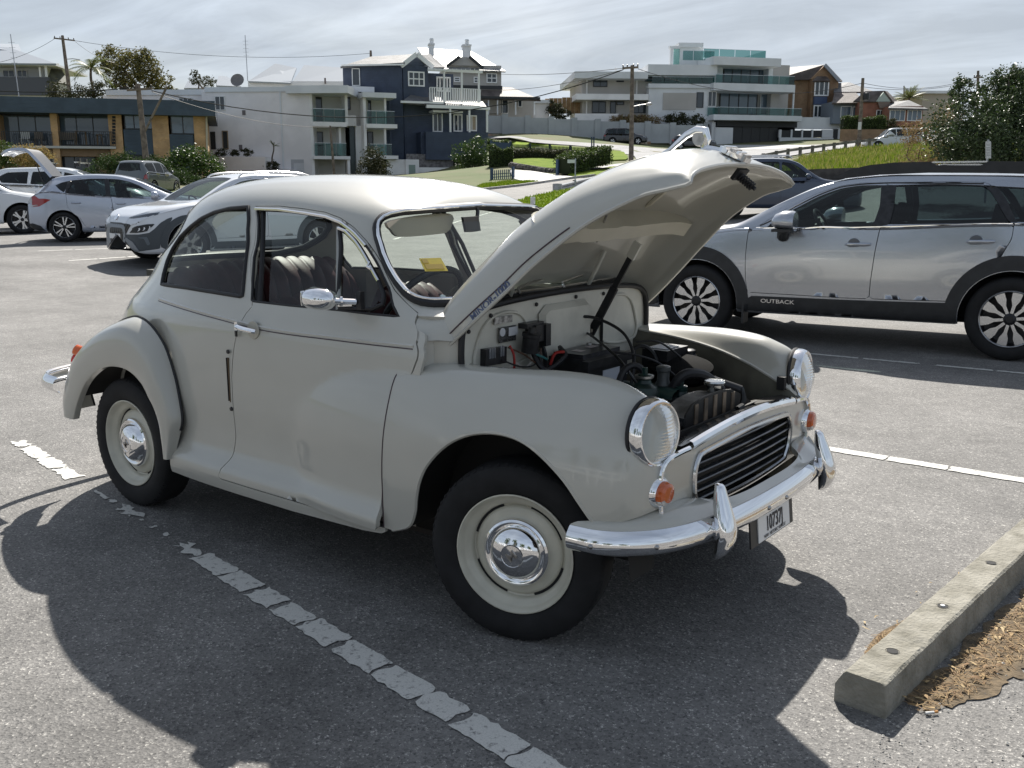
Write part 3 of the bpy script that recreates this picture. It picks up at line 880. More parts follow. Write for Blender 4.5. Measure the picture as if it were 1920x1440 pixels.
uv_wl = seen(c1([(960, 132), (700, 135), (450, 152), (250, 168), (130, 192), (65, 222), (28, 268), (17, 325), (30, 420), (72, 560), (132, 700), (202, 820), (282, 920), (362, 983), (450, 1018), (540, 1034)]), False)
_top0 = uv_wl[0].copy(); _v_top = uv_wl[1][1]
uv_wl = np.array([q for q in uv_wl if q[0] > .512])
_foot = np.array([(.5 + (uv_wl[-1][0] - .5) * k, uv_wl[-1][1] - .004 * (1 - k)) for k in (.8, .6, .4, .2, .0)])
_roofc = np.array([(.5, max(_v_top, uv_wl[0][1]) + .003)])
half = np.concatenate([_roofc, uv_wl, _foot])
uv_ws = np.concatenate([half, flip_u(half)[1:-1]])
uv_door_low = sidexz([(-.440, 1.020), (-.412, .975), (-.398, .93), (-.392, .86), (-.42, .80), (-.455, .74), (-.474, .66), (-.487, .55), (-.494, .44), (-.494, .285),
                      (-.70, .284), (-1.0, .283), (-1.25, .283), (-1.443, .284), (-1.43, .32), (-1.400, .37), (-1.384, .45), (-1.384, .575), (-1.383, .70), (-1.362, .83), (-1.340, .90), (-1.313, .955), (-1.285, .985)])
_dwo = offset_poly(np.array(uv_dw) * BODY_SC, .016) / BODY_SC
_ord = np.argsort(-_dwo[:, 0])
uv_door_up = np.array([_dwo[k] for k in (14, 0, 1, 2, 3, 4, 5, 6, 7, 8)])
uv_door = np.concatenate([uv_door_up, uv_door_low])
u_r = lambda y, z: invert(BP, [(y, z)], (1, 2), _nearmask & (BP[:, :, 0] < -1.9))[0]
_rw = [(.0, 1.095), (-.25, 1.095), (-.36, 1.10), (-.425, 1.13), (-.45, 1.19), (-.445, 1.25), (-.41, 1.305), (-.34, 1.335), (-.2, 1.345), (.0, 1.347)]
uv_rw = np.array([u_r(y, z) for y, z in _rw])
ra = [(-2.184 + .37 * math.cos(a), .295 + .37 * math.sin(a)) for a in np.linspace(-.16, math.pi + .16, 22)]
u_front = sidexz([(-.36, .86), (-.36, .92), (-.37, .965)])
_fz = float(np.interp(1.012, _zs, np.linspace(0, 1, 420)))
low = np.concatenate([sidexz([(-.36, .86)]), sidexz([(-.44, .7), (-.48, .5), (-.49, .262), (-.60, .25), (-1.0, .237), (-1.5, .237), (-1.80, .237)]), sidexz(ra), sidexz([(-2.57, .237), (-2.7, .237)])])
nearhalf = np.concatenate([[(.5, _fz)], [(.5 + .10, _fz)], [(u_front[0][0] - .006, _fz)], u_front[::-1], low[1:],
                           [(1., .0)], uv_rw[0:1], uv_rw[1:], [(1., 1.)], [(.5, 1.)]])
nearhalf[-2 - len(uv_rw)][0] = 1.
k0 = len(nearhalf) - 2 - len(uv_rw)
nearhalf[k0][0] = 1.; nearhalf[-3][0] = 1.
BSH = mat('inner_body', (.2, .19, .17), .8)
def body_half(mirror):
 out = nearhalf.copy()
 hw = np.concatenate([half])                      # roof centre -> foot centre
 out = np.concatenate([out[:-1], [(.5, 1.)], hw[:1] * [0, 1] + [.5, 0], hw[1:-1], hw[-1:] * [0, 1] + [.5, 0]])
 grow = offset_poly(uv_door * BODY_SC, .0035) / BODY_SC
 return trimmed('body_shell', S_body, out, [uv_qw, grow], .03, [PAINT], vc, thick=.012, scale=BODY_SC, hedge=.018, mirror=mirror)
body_near = body_half(False)
body_far = body_half(True)
door = trimmed('door', S_door, uv_door, [uv_dw], .022, [PAINT], vc, thick=.02, scale=BODY_SC, hedge=.014)
door_far = trimmed('door', S_door, uv_door, [uv_dw], .03, [PAINT], vc, thick=.02, scale=BODY_SC, hedge=.02, mirror=True)
def on(S, uv, off=0.):
 p, n = S(np.asarray(uv, float))
 return p + n * off
def ring_pts(uv, off, h=.02, closed=True):
 q = resample(np.asarray(uv) * BODY_SC, h, closed) / BODY_SC
 return on(S_body, q, off)
def both(mb, name, m, parent, **k):
 o = mb.build(name, m, parent, **k)
 mb.mirror_y()
 o2 = mb.build(name, m, parent, **k)
 return o, o2
jb = MB(); jb.tube(ring_pts(uv_door, -.022, .03), .009, 6, closed=True)
both(jb, 'door_seal', RUB, vc)
rb = MB(); rb.tube(ring_pts(uv_qw, .0, .02), .009, 8, closed=True); both(rb, 'quarter_window_seal', RUB, vc)
rb = MB(); rb.tube(on(S_door, resample(np.asarray(uv_dw) * BODY_SC, .02) / BODY_SC, -.004), .006, 8, closed=True); both(rb, 'door_window_seal', RUB, vc)
wsl = ring_pts(offset_poly(uv_ws * BODY_SC, -.006) / BODY_SC, .004, .02)
rb = MB(); rb.tube(wsl, .0155, 8, closed=True); wseal = rb.build('windscreen_seal', RUB, vc)
wsl2 = ring_pts(offset_poly(uv_ws * BODY_SC, -.013) / BODY_SC, .0165, .02)
rb = MB(); rb.tube(wsl2, .0062, 8, closed=True); rb.build('chrome_insert', CHR, wseal)
ds = on(S_door, resample(seen(c8([(706, 170), (850, 176), (1000, 196), (1130, 218), (1215, 252), (1290, 308), (1365, 393)])) * BODY_SC, .02, False) / BODY_SC, .006)
rb = MB(); rb.tube(ds, .0065, 6); both(rb, 'drip_strip', CHR, vc)
def pane(uv, name, off=-.006, S=S_body, h=.05):
 o1 = trimmed(name, S, uv, [], h, [CARGL], vc, scale=BODY_SC, hedge=.03)
 o1.location = (0, 0, 0)
 return o1
def S_in(off):
 def f(uv):
  p, n = S_body(uv)
  return p + n * off, n
 return f
trimmed('windscreen', S_in(-.004), uv_ws, [], .05, [CARGL], vc, scale=BODY_SC, hedge=.03)
trimmed('quarter_window', S_in(-.006), uv_qw, [], .05, [CARGL], vc, scale=BODY_SC, hedge=.03)
trimmed('quarter_window', S_in(-.006), uv_qw, [], .05, [CARGL], vc, scale=BODY_SC, hedge=.03, mirror=True)
rwh = np.concatenate([[(1., uv_rw[0][1])], uv_rw[1:-1], [(1., uv_rw[-1][1])]])
trimmed('rear_window', S_in(-.006), rwh, [], .05, [CARGL], vc, scale=BODY_SC, hedge=.03)
trimmed('rear_window', S_in(-.006), rwh, [], .05, [CARGL], vc, scale=BODY_SC, hedge=.03, mirror=True)
rwp = on(S_body, resample(uv_rw * BODY_SC, .03, False) / BODY_SC, -.014)
rb = MB(); rb.tube(rwp, .017, 8); both(rb, 'rear_window_seal', RUB, vc)
gl = seen(c8([(752, 190), (1000, 200), (1150, 225), (1190, 270), (1190, 772), (900, 745), (760, 730)]))
uvd = seen(c8([(1200, 285), (1240, 300), (1300, 360), (1370, 470), (1430, 580), (1470, 680), (1462, 735), (1400, 765), (1200, 760)]))
for mir in (False, True):
 trimmed('door_glass', S_in(-.016), uv_dw if mir else gl, [], .05, [CARGL], vc, scale=BODY_SC, hedge=.03, mirror=mir)
 trimmed('vent_window', S_in(-.008), uvd, [], .05, [CARGL], vc, scale=BODY_SC, hedge=.03, mirror=mir)
vf = on(S_body, resample(uvd * BODY_SC, .015) / BODY_SC, -.004)
rb = MB(); rb.tube(vf, .0085, 8, closed=True); a, b = both(rb, 'vent_frame', RUB, vc)
vd = on(S_body, resample(seen(c8([(1200, 285), (1240, 300), (1300, 360), (1370, 470), (1440, 600)])) * BODY_SC, .02, False) / BODY_SC, .004)
rb = MB(); rb.tube(vd, .006, 6)
vb = on(S_body, seen(c8([(1205, 748), (1290, 745)])), .004); rb.tube(vb, .0065, 6)
both(rb, 'vent_bright_strip', CHR, vc)
pv = on(S_body, seen(c8([(1195, 270), (1193, 520), (1192, 770)])), -.006)
rb = MB(); rb.tube(pv, .010, 8); both(rb, 'vent_pillar', mat('grey_channel', (.35, .35, .33), .35, metal=.6), vc)
pv = on(S_body, seen(c8([(735, 175), (728, 450), (712, 722)])), -.012)
rb = MB(); rb.tube(pv, .010, 8); both(rb, 'window_channel', RUB, vc)
pk = on(S_body, seen(c8([(1395, 490), (1380, 520), (1400, 530)])), .008)
rb = MB(); rb.tube(pk, .006, 6); rb.build('vent_catch', CHR, vc)
bl = [(-2.035, .947), (-1.85, .939), (-1.659, .929), (-1.5, .920), (-1.352, .9105)]
bl2 = [(-1.345, .9105), (-1.177, .9015), (-1.0, .900), (-.843, .902), (-.6, .9045), (-.404, .909)]
for seg in (bl, bl2):
 q = spline(np.array(seg), 6)
 p = on(S_body, sidexz(q), .0005)
 mb = MB(); mb.tube(p, .0019, 5); both(mb, 'coach_line', COACH, vc)
 mb = MB(); mb.tube(on(S_body, sidexz(q + [0, .009]), -.0035), .0075, 6); both(mb, 'belt_moulding', PAINT, vc)
# ---- front wings
FW = np.array([
 [(-.47, .585, .80), (-.47, .65, .835), (-.47, .715, .815), (-.475, .752, .72), (-.482, .772, .61), (-.488, .776, .50), (-.492, .772, .40), (-.494, .768, .285)],
 [(-.37, .56, .845), (-.37, .635, .858), (-.37, .705, .832), (-.38, .750, .745), (-.40, .776, .63), (-.42, .781, .51), (-.43, .778, .40), (-.44, .77, .285)],
 [(-.22, .54, .84), (-.22, .605, .862), (-.22, .680, .850), (-.22, .742, .765), (-.22, .779, .65), (-.22, .787, .53), (-.22, .784, .42), (-.22, .775, .29)],
 [(-.05, .515, .83), (-.05, .578, .866), (-.05, .655, .862), (-.05, .725, .785), (-.05, .774, .67), (-.05, .786, .56), (-.05, .783, .46), (-.05, .775, .33)],
 [(.12, .475, .81), (.12, .535, .866), (.12, .612, .873), (.12, .692, .80), (.12, .756, .69), (.12, .776, .58), (.12, .775, .48), (.12, .768, .37)],
 [(.26, .45, .775), (.26, .505, .852), (.26, .575, .868), (.26, .657, .80), (.26, .724, .70), (.26, .748, .59), (.26, .750, .50), (.26, .744, .42)],
 [(.345, .445, .74), (.345, .49, .822), (.345, .56, .848), (.345, .632, .79), (.345, .692, .69), (.345, .716, .58), (.345, .718, .51), (.345, .712, .455)],
 [(.405, .445, .71), (.40, .48, .785), (.40, .555, .822), (.405, .615, .765), (.41, .664, .68), (.412, .685, .58), (.41, .687, .52), (.405, .682, .478)],
 [(.440, .45, .69), (.430, .475, .745), (.428, .552, .775), (.435, .595, .735), (.444, .630, .66), (.448, .645, .58), (.445, .645, .52), (.44, .64, .49)],
 [(.455, .46, .675), (.442, .49, .705), (.442, .548, .72), (.448, .575, .695), (.458, .594, .64), (.463, .602, .58), (.461, .602, .525), (.457, .60, .498)],
 [(.462, .466, .668), (.461, .49, .667), (.462, .523, .661), (.463, .545, .648), (.467, .562, .62), (.470, .570, .575), (.468, .571, .53), (.464, .571, .50)],
])
FWd = spline(spline(FW, 16, axis=0), 16, axis=1) * np.array([1, -1, 1])
S_wing = surf_fn(FWd, 1.)
_n = S_wing(np.array([[.3, .6]]))[1][0]
if _n[1] > 0: S_wing = surf_fn(FWd, -1.)
_wm = np.zeros(FWd.shape[:2], bool); _wm[:, 40:] = True
arch = [(-.455, .285), (-.375, .318), (-.342, .37), (-.329, .432), (-.311, .491), (-.273, .556), (-.191, .635), (-.101, .681), (-.004, .698), (.089, .689), (.169, .653), (.247, .589), (.295, .525), (.335, .462)]
arch = spline(np.array(arch), 4)
uv_arch = invert(FWd, arch, (0, 2), _wm)
u0 = uv_arch[-1][0]
out = np.concatenate([[(0, 0)], [(0, 1)], uv_arch, [(u0 + .02, 1)], [(1, 1)], [(1, 0)]])
trimmed('front_wing', S_wing, out, [], .022, [PAINT], vc, thick=.010, scale=(1.35, .75), hedge=.013)
trimmed('front_wing', S_wing, out, [], .022, [PAINT], vc, thick=.010, scale=(1.35, .75), hedge=.013, mirror=True)
mb = MB(); mb.tube(S_wing(np.stack([np.zeros(40), np.linspace(.16, 1, 40)], 1))[0] + [0, .0, 0], .0026, 5); both(mb, 'wing_joint', COACH, vc)
mb = MB(); ea = S_wing(uv_arch)[0] + np.array([0, .006, 0]); mb.tube(ea, .008, 6); both(mb, 'arch_lip', PAINT, vc)
for xc_, rr, yi in ((0., .425, .515), (-2.184, .385, .46)):
 mb = MB()
 A = np.linspace(-.02, math.pi - (.5 if xc_ < -1 else -.02), 24)
 oy = [.66 if rr * math.cos(a) > .2 and xc_ == 0 else .735 for a in A]
 mb.grid([[(xc_ + rr * math.cos(a), y, .295 + rr * .97 * math.sin(a)) for y in (-o_, -.6, -yi)] for a, o_ in zip(A, oy)])
 mb.add([(xc_ + rr * math.cos(a), -yi, .295 + rr * .97 * math.sin(a)) for a in A], [tuple(range(24))])
 both(mb, 'wheel_housing', mat('underbody', (.022, .021, .02), .9), vc)
# ---- rear wings
seam = np.array([(-1.80, .295), (-1.762, .401), (-1.743, .47), (-1.765, .57), (-1.80, .664), (-1.863, .772), (-1.955, .845), (-2.06, .878), (-2.16, .872), (-2.30, .832), (-2.44, .772), (-2.58, .685), (-2.675, .575), (-2.735, .46), (-2.73, .37)])
archr = np.array([(-1.852, .29), (-1.856, .38), (-1.860, .451), (-1.88, .51), (-1.905, .551), (-1.955, .61), (-2.03, .650), (-2.10, .662), (-2.186, .659), (-2.278, .637), (-2.37, .592), (-2.44, .542), (-2.50, .485), (-2.555, .42), (-2.60, .352)])
sy = np.interp(np.arange(15), [0, 2, 6, 9, 11, 14], [.735, .716, .690, .655, .60, .57])
ay = np.interp(np.arange(15), [0, 4, 8, 11, 14], [.752, .772, .776, .770, .755])
RW = []
for k in range(15):
 s_, a_ = seam[k], archr[k]
 d = lambda t: s_ + (a_ - s_) * t
 y0, y1 = sy[k], ay[k]
 row = []
 for t, yy in ((0, y0), (.06, y0 + (y1 - y0) * .42 + .006), (.22, y0 + (y1 - y0) * .80 + .016), (.5, y1 + .012), (.8, y1 + .010), (.97, y1 + .002), (1.0, y1 - .006)):
  p = d(t); row.append((p[0], -yy, p[1]))
 p = d(1.0); row.append((p[0], -(y1 - .03), p[1]))
 RW.append(row)
RWd = spline(spline(np.array(RW), 10, axis=0), 6, axis=1)
S_rw = surf_fn(RWd, 1.)
if S_rw(np.array([[.5, .5]]))[1][0][1] > 0: S_rw = surf_fn(RWd, -1.)
rect = [(0, 0), (1, 0), (1, 1), (0, 1)]
trimmed('rear_wing', S_rw, rect, [], .02, [PAINT], vc, scale=(1.9, .32), hedge=.015)
trimmed('rear_wing', S_rw, rect, [], .03, [PAINT], vc, scale=(1.9, .32), hedge=.02, mirror=True)
mb = MB(); mb.tube(spline(np.c_[seam, -(sy + .004)][:, [0, 2, 1]], 6)[8:], .0055, 6); both(mb, 'wing_piping', RUB, vc)
mb = MB(); mb.lathe([(.034, 0), (.034, .012), (.03, .02)], 16, (-2.63, -.655, .632), (-.75, -.45, .4)); both(mb, 'tail_light_base', CHR, vc)
mb = MB(); mb.mat(0); mb.lathe([(.03, .018), (.027, .045), (.012, .055), (0, .056)], 16, (-2.635, -.655, .655), (-.75, -.45, .4)).mat(1); mb.lathe([(.03, .018), (.027, .045), (.012, .055), (0, .056)], 16, (-2.655, -.655, .613), (-.75, -.45, .4)); both(mb, 'tail_light', [AMBER, REDL], vc)
# ---- scuttle: side panels, front edge, bulkhead
mb = MB()
px_ = [(-.385, -.690), (-.372, -.668), (-.36, -.645), (-.31, -.622), (-.285, -.60)]
for (x0, y0), (x1, y1) in zip(px_[:-1], px_[1:]):
 mb.add([(x0, y0, .80), (x1, y1, .80), (x1, y1, .935), (x0, y0, .935)], [(0, 1, 2, 3)])
mb.add([(x, y, .935) for x, y in px_] + [(x - .03, y + .05, .965) for x, y in px_], [(k, k + 1, k + 6, k + 5) for k in range(4)])
both(mb, 'scuttle_side', PAINT, vc)
fw = [(-.585, .70), (-.605, .85), (-.60, .955), (-.575, 1.0), (-.52, 1.026), (-.40, 1.042), (-.2, 1.052), (0, 1.055)]
fwp = np.array(fw + [(-y, z) for y, z in fw[-2::-1]])
fwp = np.concatenate([spline(fwp, 5)])
bh = lambda y: -.285 + .02 * (1 - (y / .6) ** 2)
mb = MB()
body_pts = [(bh(y), y, z) for y, z in fwp]
mb.add(body_pts + [(bh(0), 0, .70)], [(k, k + 1, len(fwp)) for k in range(len(fwp) - 1)])
bulk = mb.build('bulkhead', PAINT2, vc)
mb = MB(); mb.tube([(bh(y) + .012, y, z + .003) for y, z in fwp], .011, 8); mb.build('bonnet_seal', RUB, vc)
mb = MB()
rows = []
for y in np.linspace(-.42, .42, 19):
 zt = float(np.interp(y, fwp[:, 0], fwp[:, 1]))
 rows.append([(bh(y) + .01, y, zt - .002), (bh(y) - .02, y, zt + .004), (-.345 - .25 * y * y, y, min(1.032, zt + .012)), (-.42 - .2 * y * y, y, 1.02)])
mb.grid(spline(np.array(rows), 3, axis=1)); mb.build('scuttle_top', PAINT, vc)
ca = np.array([(-.42, -.40, 1.034), (-.435, -.52, 1.032), (-.445, -.605, 1.020), (-.425, -.662, .985), (-.392, -.690, .935)])
cb_ = np.array([(-.275, -.40, 1.045), (-.275, -.52, 1.028), (-.272, -.575, 1.002), (-.274, -.602, .957), (-.285, -.612, .935)])
mb = MB(); mb.grid(spline(np.stack([ca, ca * .5 + cb_ * .5 + [0, 0, .004], cb_], 1), 5, axis=0)); both(mb, 'scuttle_corner', PAINT, vc)
bx = bh(0) + .004
for y0, y1, z0, z1, nm in ((-.18, .13, .80, 1.015, 'bulkhead_recess'),):
 mb = MB()
 o = np.array([(y0, z0), (y1, z0), (y1 + .01, z1 - .03), (y1 - .02, z1), (y0 + .03, z1), (y0 - .01, z1 - .03)])
 i_ = offset_poly(o, -.02)
 q = np.concatenate([np.c_[np.full(6, bx), o], np.c_[np.full(6, bx + .02), i_]])
 mb.add(q, [tuple(range(6, 12))] + [(k, (k + 1) % 6, 6 + (k + 1) % 6, 6 + k) for k in range(6)])
 mb.build(nm, PAINT2, vc)
for s in (-1, 1):
 pts = np.array([(s * .26, .83), (s * .52, .82), (s * .50, .95), (s * .42, 1.005), (s * .30, 1.0), (s * .245, .93)])
 mb = MB(); mb.tube([(bh(y) + .002, y, z) for y, z in resample(spline(pts, 5, True), .02)], .006, 6, closed=True); mb.build('bulkhead_rib', PAINT2, vc)
# ---- grille panel
def nose_x(y, z):
 return .488 - .075 * y * y - .02 * ((z - .56) / .1) ** 2 * .25
gy = np.linspace(-.60, .60, 81); gz = np.linspace(.42, .72, 41)
GP = np.array([[(nose_x(y, z), y, z) for z in gz] for y in gy])
S_gp = surf_fn(GP, 1.)
guv = lambda pts: np.array([((y + .60) / 1.2, (z - .42) / .30) for y, z in pts])
stripL = [(-.563, .47), (-.575, .53), (-.578, .59), (-.566, .625), (-.53, .646), (-.46, .654), (-.40, .657), (-.30, .668), (-.15, .680), (0, .684)]
strip = np.array(stripL + [(-y, z) for y, z in stripL[-2::-1]])
panel = np.concatenate([strip, [(.563, .43), (-.563, .43)]])
ho = [(-.315, .625), (-.355, .612), (-.375, .58), (-.378, .535), (-.365, .485), (-.345, .460), (-.315, .448), (0, .440)]
ho = np.array([(0, .640)] + ho)
hole = np.concatenate([ho, [(-y, z) for y, z in ho[-2:0:-1]]])
hole = resample(spline(hole, 6, True), .02)
trimmed('grille_panel', S_gp, guv(panel), [guv(hole)], .02, [PAINT], vc, thick=.008, scale=(1.2, .3), hedge=.014)
strip_s = resample(spline(strip, 6), .015, False)
q = np.array([(nose_x(y, z) + (.004 if abs(y) < .405 else .009), y, z) for y, z in strip_s])
kk = np.abs(strip_s[:, 0]) < .405
mb = MB(); F_ = q[kk]; mb.grid([[p + np.array([dx, 0, dz]) for dx, dz in ((-.016, .014), (-.004, .019), (.008, .015), (.013, .004), (.009, -.008), (0, -.012))] for p in F_]); mb.build('bonnet_lip_strip', CHR, vc)
mb = MB(); mb.tube(q[(~kk) & (strip_s[:, 0] < 0)], .0085, 8); both(mb, 'side_strip', CHR, vc)
mb = MB(); mb.tube([(nose_x(y, z) + .003, y, z) for y, z in hole], .0095, 8, closed=True); mb.build('grille_frame', mat('satin_chrome', (.6, .6, .61), .16, metal=1.), vc)
SLAT = mat('grille_slat', (.045, .048, .055), .28, spec=.6, coat=.4)
hin = offset_poly(hole, -.004)
for k in range(6):
 z = .466 + k * .0300
 ys = [p[0] for p in hin if abs(p[1] - z) < .016]
 y1 = min(.37, max(abs(min(ys)), abs(max(ys))) if ys else .37)
 L = np.linspace(-y1, y1, 25)
 mb = MB()
 mb.grid([[(nose_x(y, z) - .004 + a, y, z + b) for a, b in ((.004, .004), (.002, .007), (-.012, .0065), (-.045, -.010), (-.045, -.013), (-.010, .001), (.003, .001), (.004, .004))] for y in L])
 mb.build('grille_slat', SLAT, vc)
mb = MB(); mb.box((.36, -.40, .43), (.37, .40, .66)); mb.build('radiator_core', mat('radiator_core', (.012, .012, .012), .6, bump=.5, bscale=300), vc)
mb = MB()
rows = []
for y in np.linspace(-.44, .44, 31):
 zt = float(np.interp(y, strip[:, 0], strip[:, 1]))
 rows.append([(nose_x(y, zt) - .004, y, zt + .010), (nose_x(y, zt) - .03, y, zt + .008), (nose_x(y, zt) - .075, y, zt - .008), (nose_x(y, zt) - .08, y, zt - .028)])
mb.grid(rows, flip=True); mb.build('slam_panel', mat('black_enamel', (.012, .012, .013), .22, coat=.5), vc)
# ---- bumper: painted apron, chrome blade, overriders, plate
pl = np.array([(.27, -.752), (.36, -.742), (.44, -.695), (.515, -.60), (.565, -.45), (.592, -.25), (.600, 0)])
pl = np.concatenate([pl, pl[-2::-1] * [1, -1]])
pls = resample(spline(pl, 8), .02, False)
T = np.gradient(pls, axis=0); T /= np.linalg.norm(T, axis=1, keepdims=True)
Nn = np.stack([T[:, 1], -T[:, 0]], 1)
if Nn[len(Nn) // 2][0] < 0: Nn = -Nn
sec = [(-.012, .452), (-.002, .459), (.006, .452), (.017, .440), (.024, .420), (.020, .401), (.010, .389), (0, .383), (-.010, .386)]
mb = MB()
mb.grid([[(p[0] + n_[0] * a, p[1] + n_[1] * a, z) for a, z in sec] for p, n_ in zip(pls, Nn)])
mb.add([(pls[0][0] + Nn[0][0] * a, pls[0][1] + Nn[0][1] * a, z) for a, z in sec], [tuple(range(9))]); mb.add([(pls[-1][0] + Nn[-1][0] * a, pls[-1][1] + Nn[-1][1] * a, z) for a, z in sec], [tuple(range(9))[::-1]])
bmp = mb.build('front_bumper', CHR, vc, smooth=50)
for f_ in (.045, .145, .44, .52, .855, .955):
 i = int(f_ * (len(pls) - 1))
 p = (pls[i][0] + Nn[i][0] * .022, pls[i][1] + Nn[i][1] * .022, .416)
 mb = MB(); mb.lathe([(.0085, 0), (.0075, .004), (.004, .007), (0, .008)], 10, p, (Nn[i][0], Nn[i][1], 0)); mb.build('bumper_bolt', STEEL, bmp)
inn = np.array([(.29, -.735), (.36, -.700), (.43, -.63), (.455, -.56), (.470, -.46), (.485, -.39), (.535, -.33), (.558, -.2), (.563, 0)])
inn = np.concatenate([inn, inn[-2::-1] * [1, -1]])
inz = np.array([.468, .480, .492, .498, .500, .492, .480, .474, .474]); inz = np.concatenate([inz, inz[-2::-1]])
ia = spline(np.c_[inn, inz], 8)
ti = np.linspace(0, 1, len(ia)); to = np.linspace(0, 1, len(pls))
po = np.stack([np.interp(ti, to, pls[:, k] - Nn[:, k] * .006) for k in range(2)], 1)
mb = MB()
rows = []
for a_, o_ in zip(ia, po):
 A_ = np.array(a_); B_ = np.array([o_[0], o_[1], .457])
 rows.append([A_ + [0, 0, -.02], A_, A_ * .93 + B_ * .07 + [0, 0, .003], A_ * .5 + B_ * .5 + [0, 0, .004], B_ + [0, 0, .004], B_ + [0, 0, -.06]])
mb.grid(rows, flip=True); mb.build('bumper_apron', PAINT, vc, smooth=60)
for s in (-1, 1):
 cl = [(.574, .560, .012, .010), (.580, .552, .019, .015), (.586, .525, .026, .021), (.594, .495, .032, .026), (.606, .455, .038, .030), (.613, .42, .039, .032), (.612, .385, .034, .029), (.603, .352, .024, .02), (.592, .334, .010, .010)]
 cs = spline(np.array(cl), 5)
 mb = MB()
 a = np.arange(20) * 2 * np.pi / 20
 mb.grid([[(x + rx * math.cos(q), s * (.406 + .1 * (.56 - z)) + ry * math.sin(q), z) for q in a] for x, z, ry, rx in cs], cv=True)
 mb.add([(cs[0][0], s * .410, cs[0][1] + .004)] + [(cs[0][0] + cs[0][3] * math.cos(q), s * .410 + cs[0][2] * math.sin(q), cs[0][1]) for q in a], [(0, 1 + (k + 1) % 20, 1 + k) for k in range(20)])
 mb.build('overrider', CHR, vc, smooth=60)
PB = np.array([.588, -.015, .345])
mb = MB(); mb.cbox(PB, (.006, .345, .118), ry=R(-6)); pb = mb.build('plate_board', mat('plate_black', (.025, .025, .027), .45), vc)
mb = MB(); mb.cbox(PB + [.006, .008, -.012], (.004, .255, .083), ry=R(-6)); mb.build('number_plate', mat('plate_white', (.72, .72, .72), .35), pb)
Mp = basis(PB + [.0092, .008, -.006], (0, 1, 0), (-.1045, 0, 1))
INK = mat('plate_ink', (.02, .02, .03), .5)
lettering('plate_letters', '10737J', .070, Mp, INK, pb, .0004, True, .72)
Mp2 = basis(PB + [.0092 + .0035, .008, -.042], (0, 1, 0), (-.1045, 0, 1))
lettering('plate_legend', 'NSW  HISTORIC VEHICLE', .0155, Mp2, INK, pb, .0003, False, 1.0)
mb = MB(); mb.cbox((.56, -.015, .392), (.05, .20, .02)); mb.build('plate_bracket', BLK, vc)
# ---- lamps
for s in (-1, 1):
 c = np.array([.452, s * .564, .727]); ax = np.array([.985, s * .12, .06]); ax /= np.linalg.norm(ax)
 mb = MB(); mb.lathe([(.100, -.040), (.1045, -.032), (.1055, -.018), (.1035, -.004), (.099, .006), (.0945, .010), (.0895, .009), (.088, .002)], 40, c, ax)
 hl = mb.build('headlight', CHR, vc, smooth=50)
 mb = MB(); mb.lathe([(.1065, -.040), (.109, -.034), (.1065, -.028)], 40, c, ax); mb.build('headlight_gasket', RUB, hl)
 mb = MB(); mb.lathe([(.089, .0), (.075, -.035), (.045, -.06), (.015, -.068), (0, -.069)], 32, c, ax); mb.build('reflector', REFL, hl)
 mb = MB(); mb.lathe([(.014, -.066), (.014, -.02), (0, -.012)], 12, c, ax); mb.build('bulb', CLEARL, hl)
 F = frame(ax)
 mb = MB()
 rings = np.linspace(0.002, .0885, 30); aa = np.arange(96) * 2 * np.pi / 96
 vv = []
 for r_ in rings:
  for q in aa:
   lx, ly = r_ * math.cos(q), r_ * math.sin(q)
   hgt = .030 * (1 - (r_ / .0885) ** 2) + .0011 * math.cos(ly * 640)
   vv.append(c + F[:, 0] * lx + F[:, 1] * ly + F[:, 2] * (hgt + .004))
 mb.grid(np.array(vv).reshape(30, 96, 3), cv=True)
 mb.build('lens', glass('lamp_glass', (.95, .97, .98), .97, .03), hl, smooth=180)
 c = np.array([.456, s * .570, .552]); ax = np.array([.97, s * .10, -.02])
 mb = MB(); mb.lathe([(.049, -.012), (.049, .006), (.046, .016), (.040, .024), (.038, .024)], 28, c, ax); ind = mb.build('indicator_lamp', CHR, vc)
 mb = MB(); mb.lathe([(.051, -.014), (.052, -.008), (.049, -.004)], 28, c, ax); mb.build('lamp_gasket', RUB, ind)
 mb = MB()
 F = frame(ax); n = 28; a = np.arange(n) * 2 * np.pi / n
 prof = [(.0385, .018), (.0375, .030), (.034, .040), (.024, .045), (.0, .047)]
 vv = np.array([[c + h * F[:, 2] + r_ * (math.cos(q) * F[:, 0] + math.sin(q) * F[:, 1]) for q in a] for r_, h in prof])
 for i in range(4):
  for k in range(n):
   zc = (vv[i, k, 2] + vv[i + 1, (k + 1) % n, 2]) / 2
   mb.mat(0 if zc > c[2] - .014 else 1)
   mb.add([vv[i, k], vv[i, (k + 1) % n], vv[i + 1, (k + 1) % n], vv[i + 1, k]], [(0, 1, 2, 3)])
 mb.build('lens', [AMBER, CLEARL], ind, smooth=180)
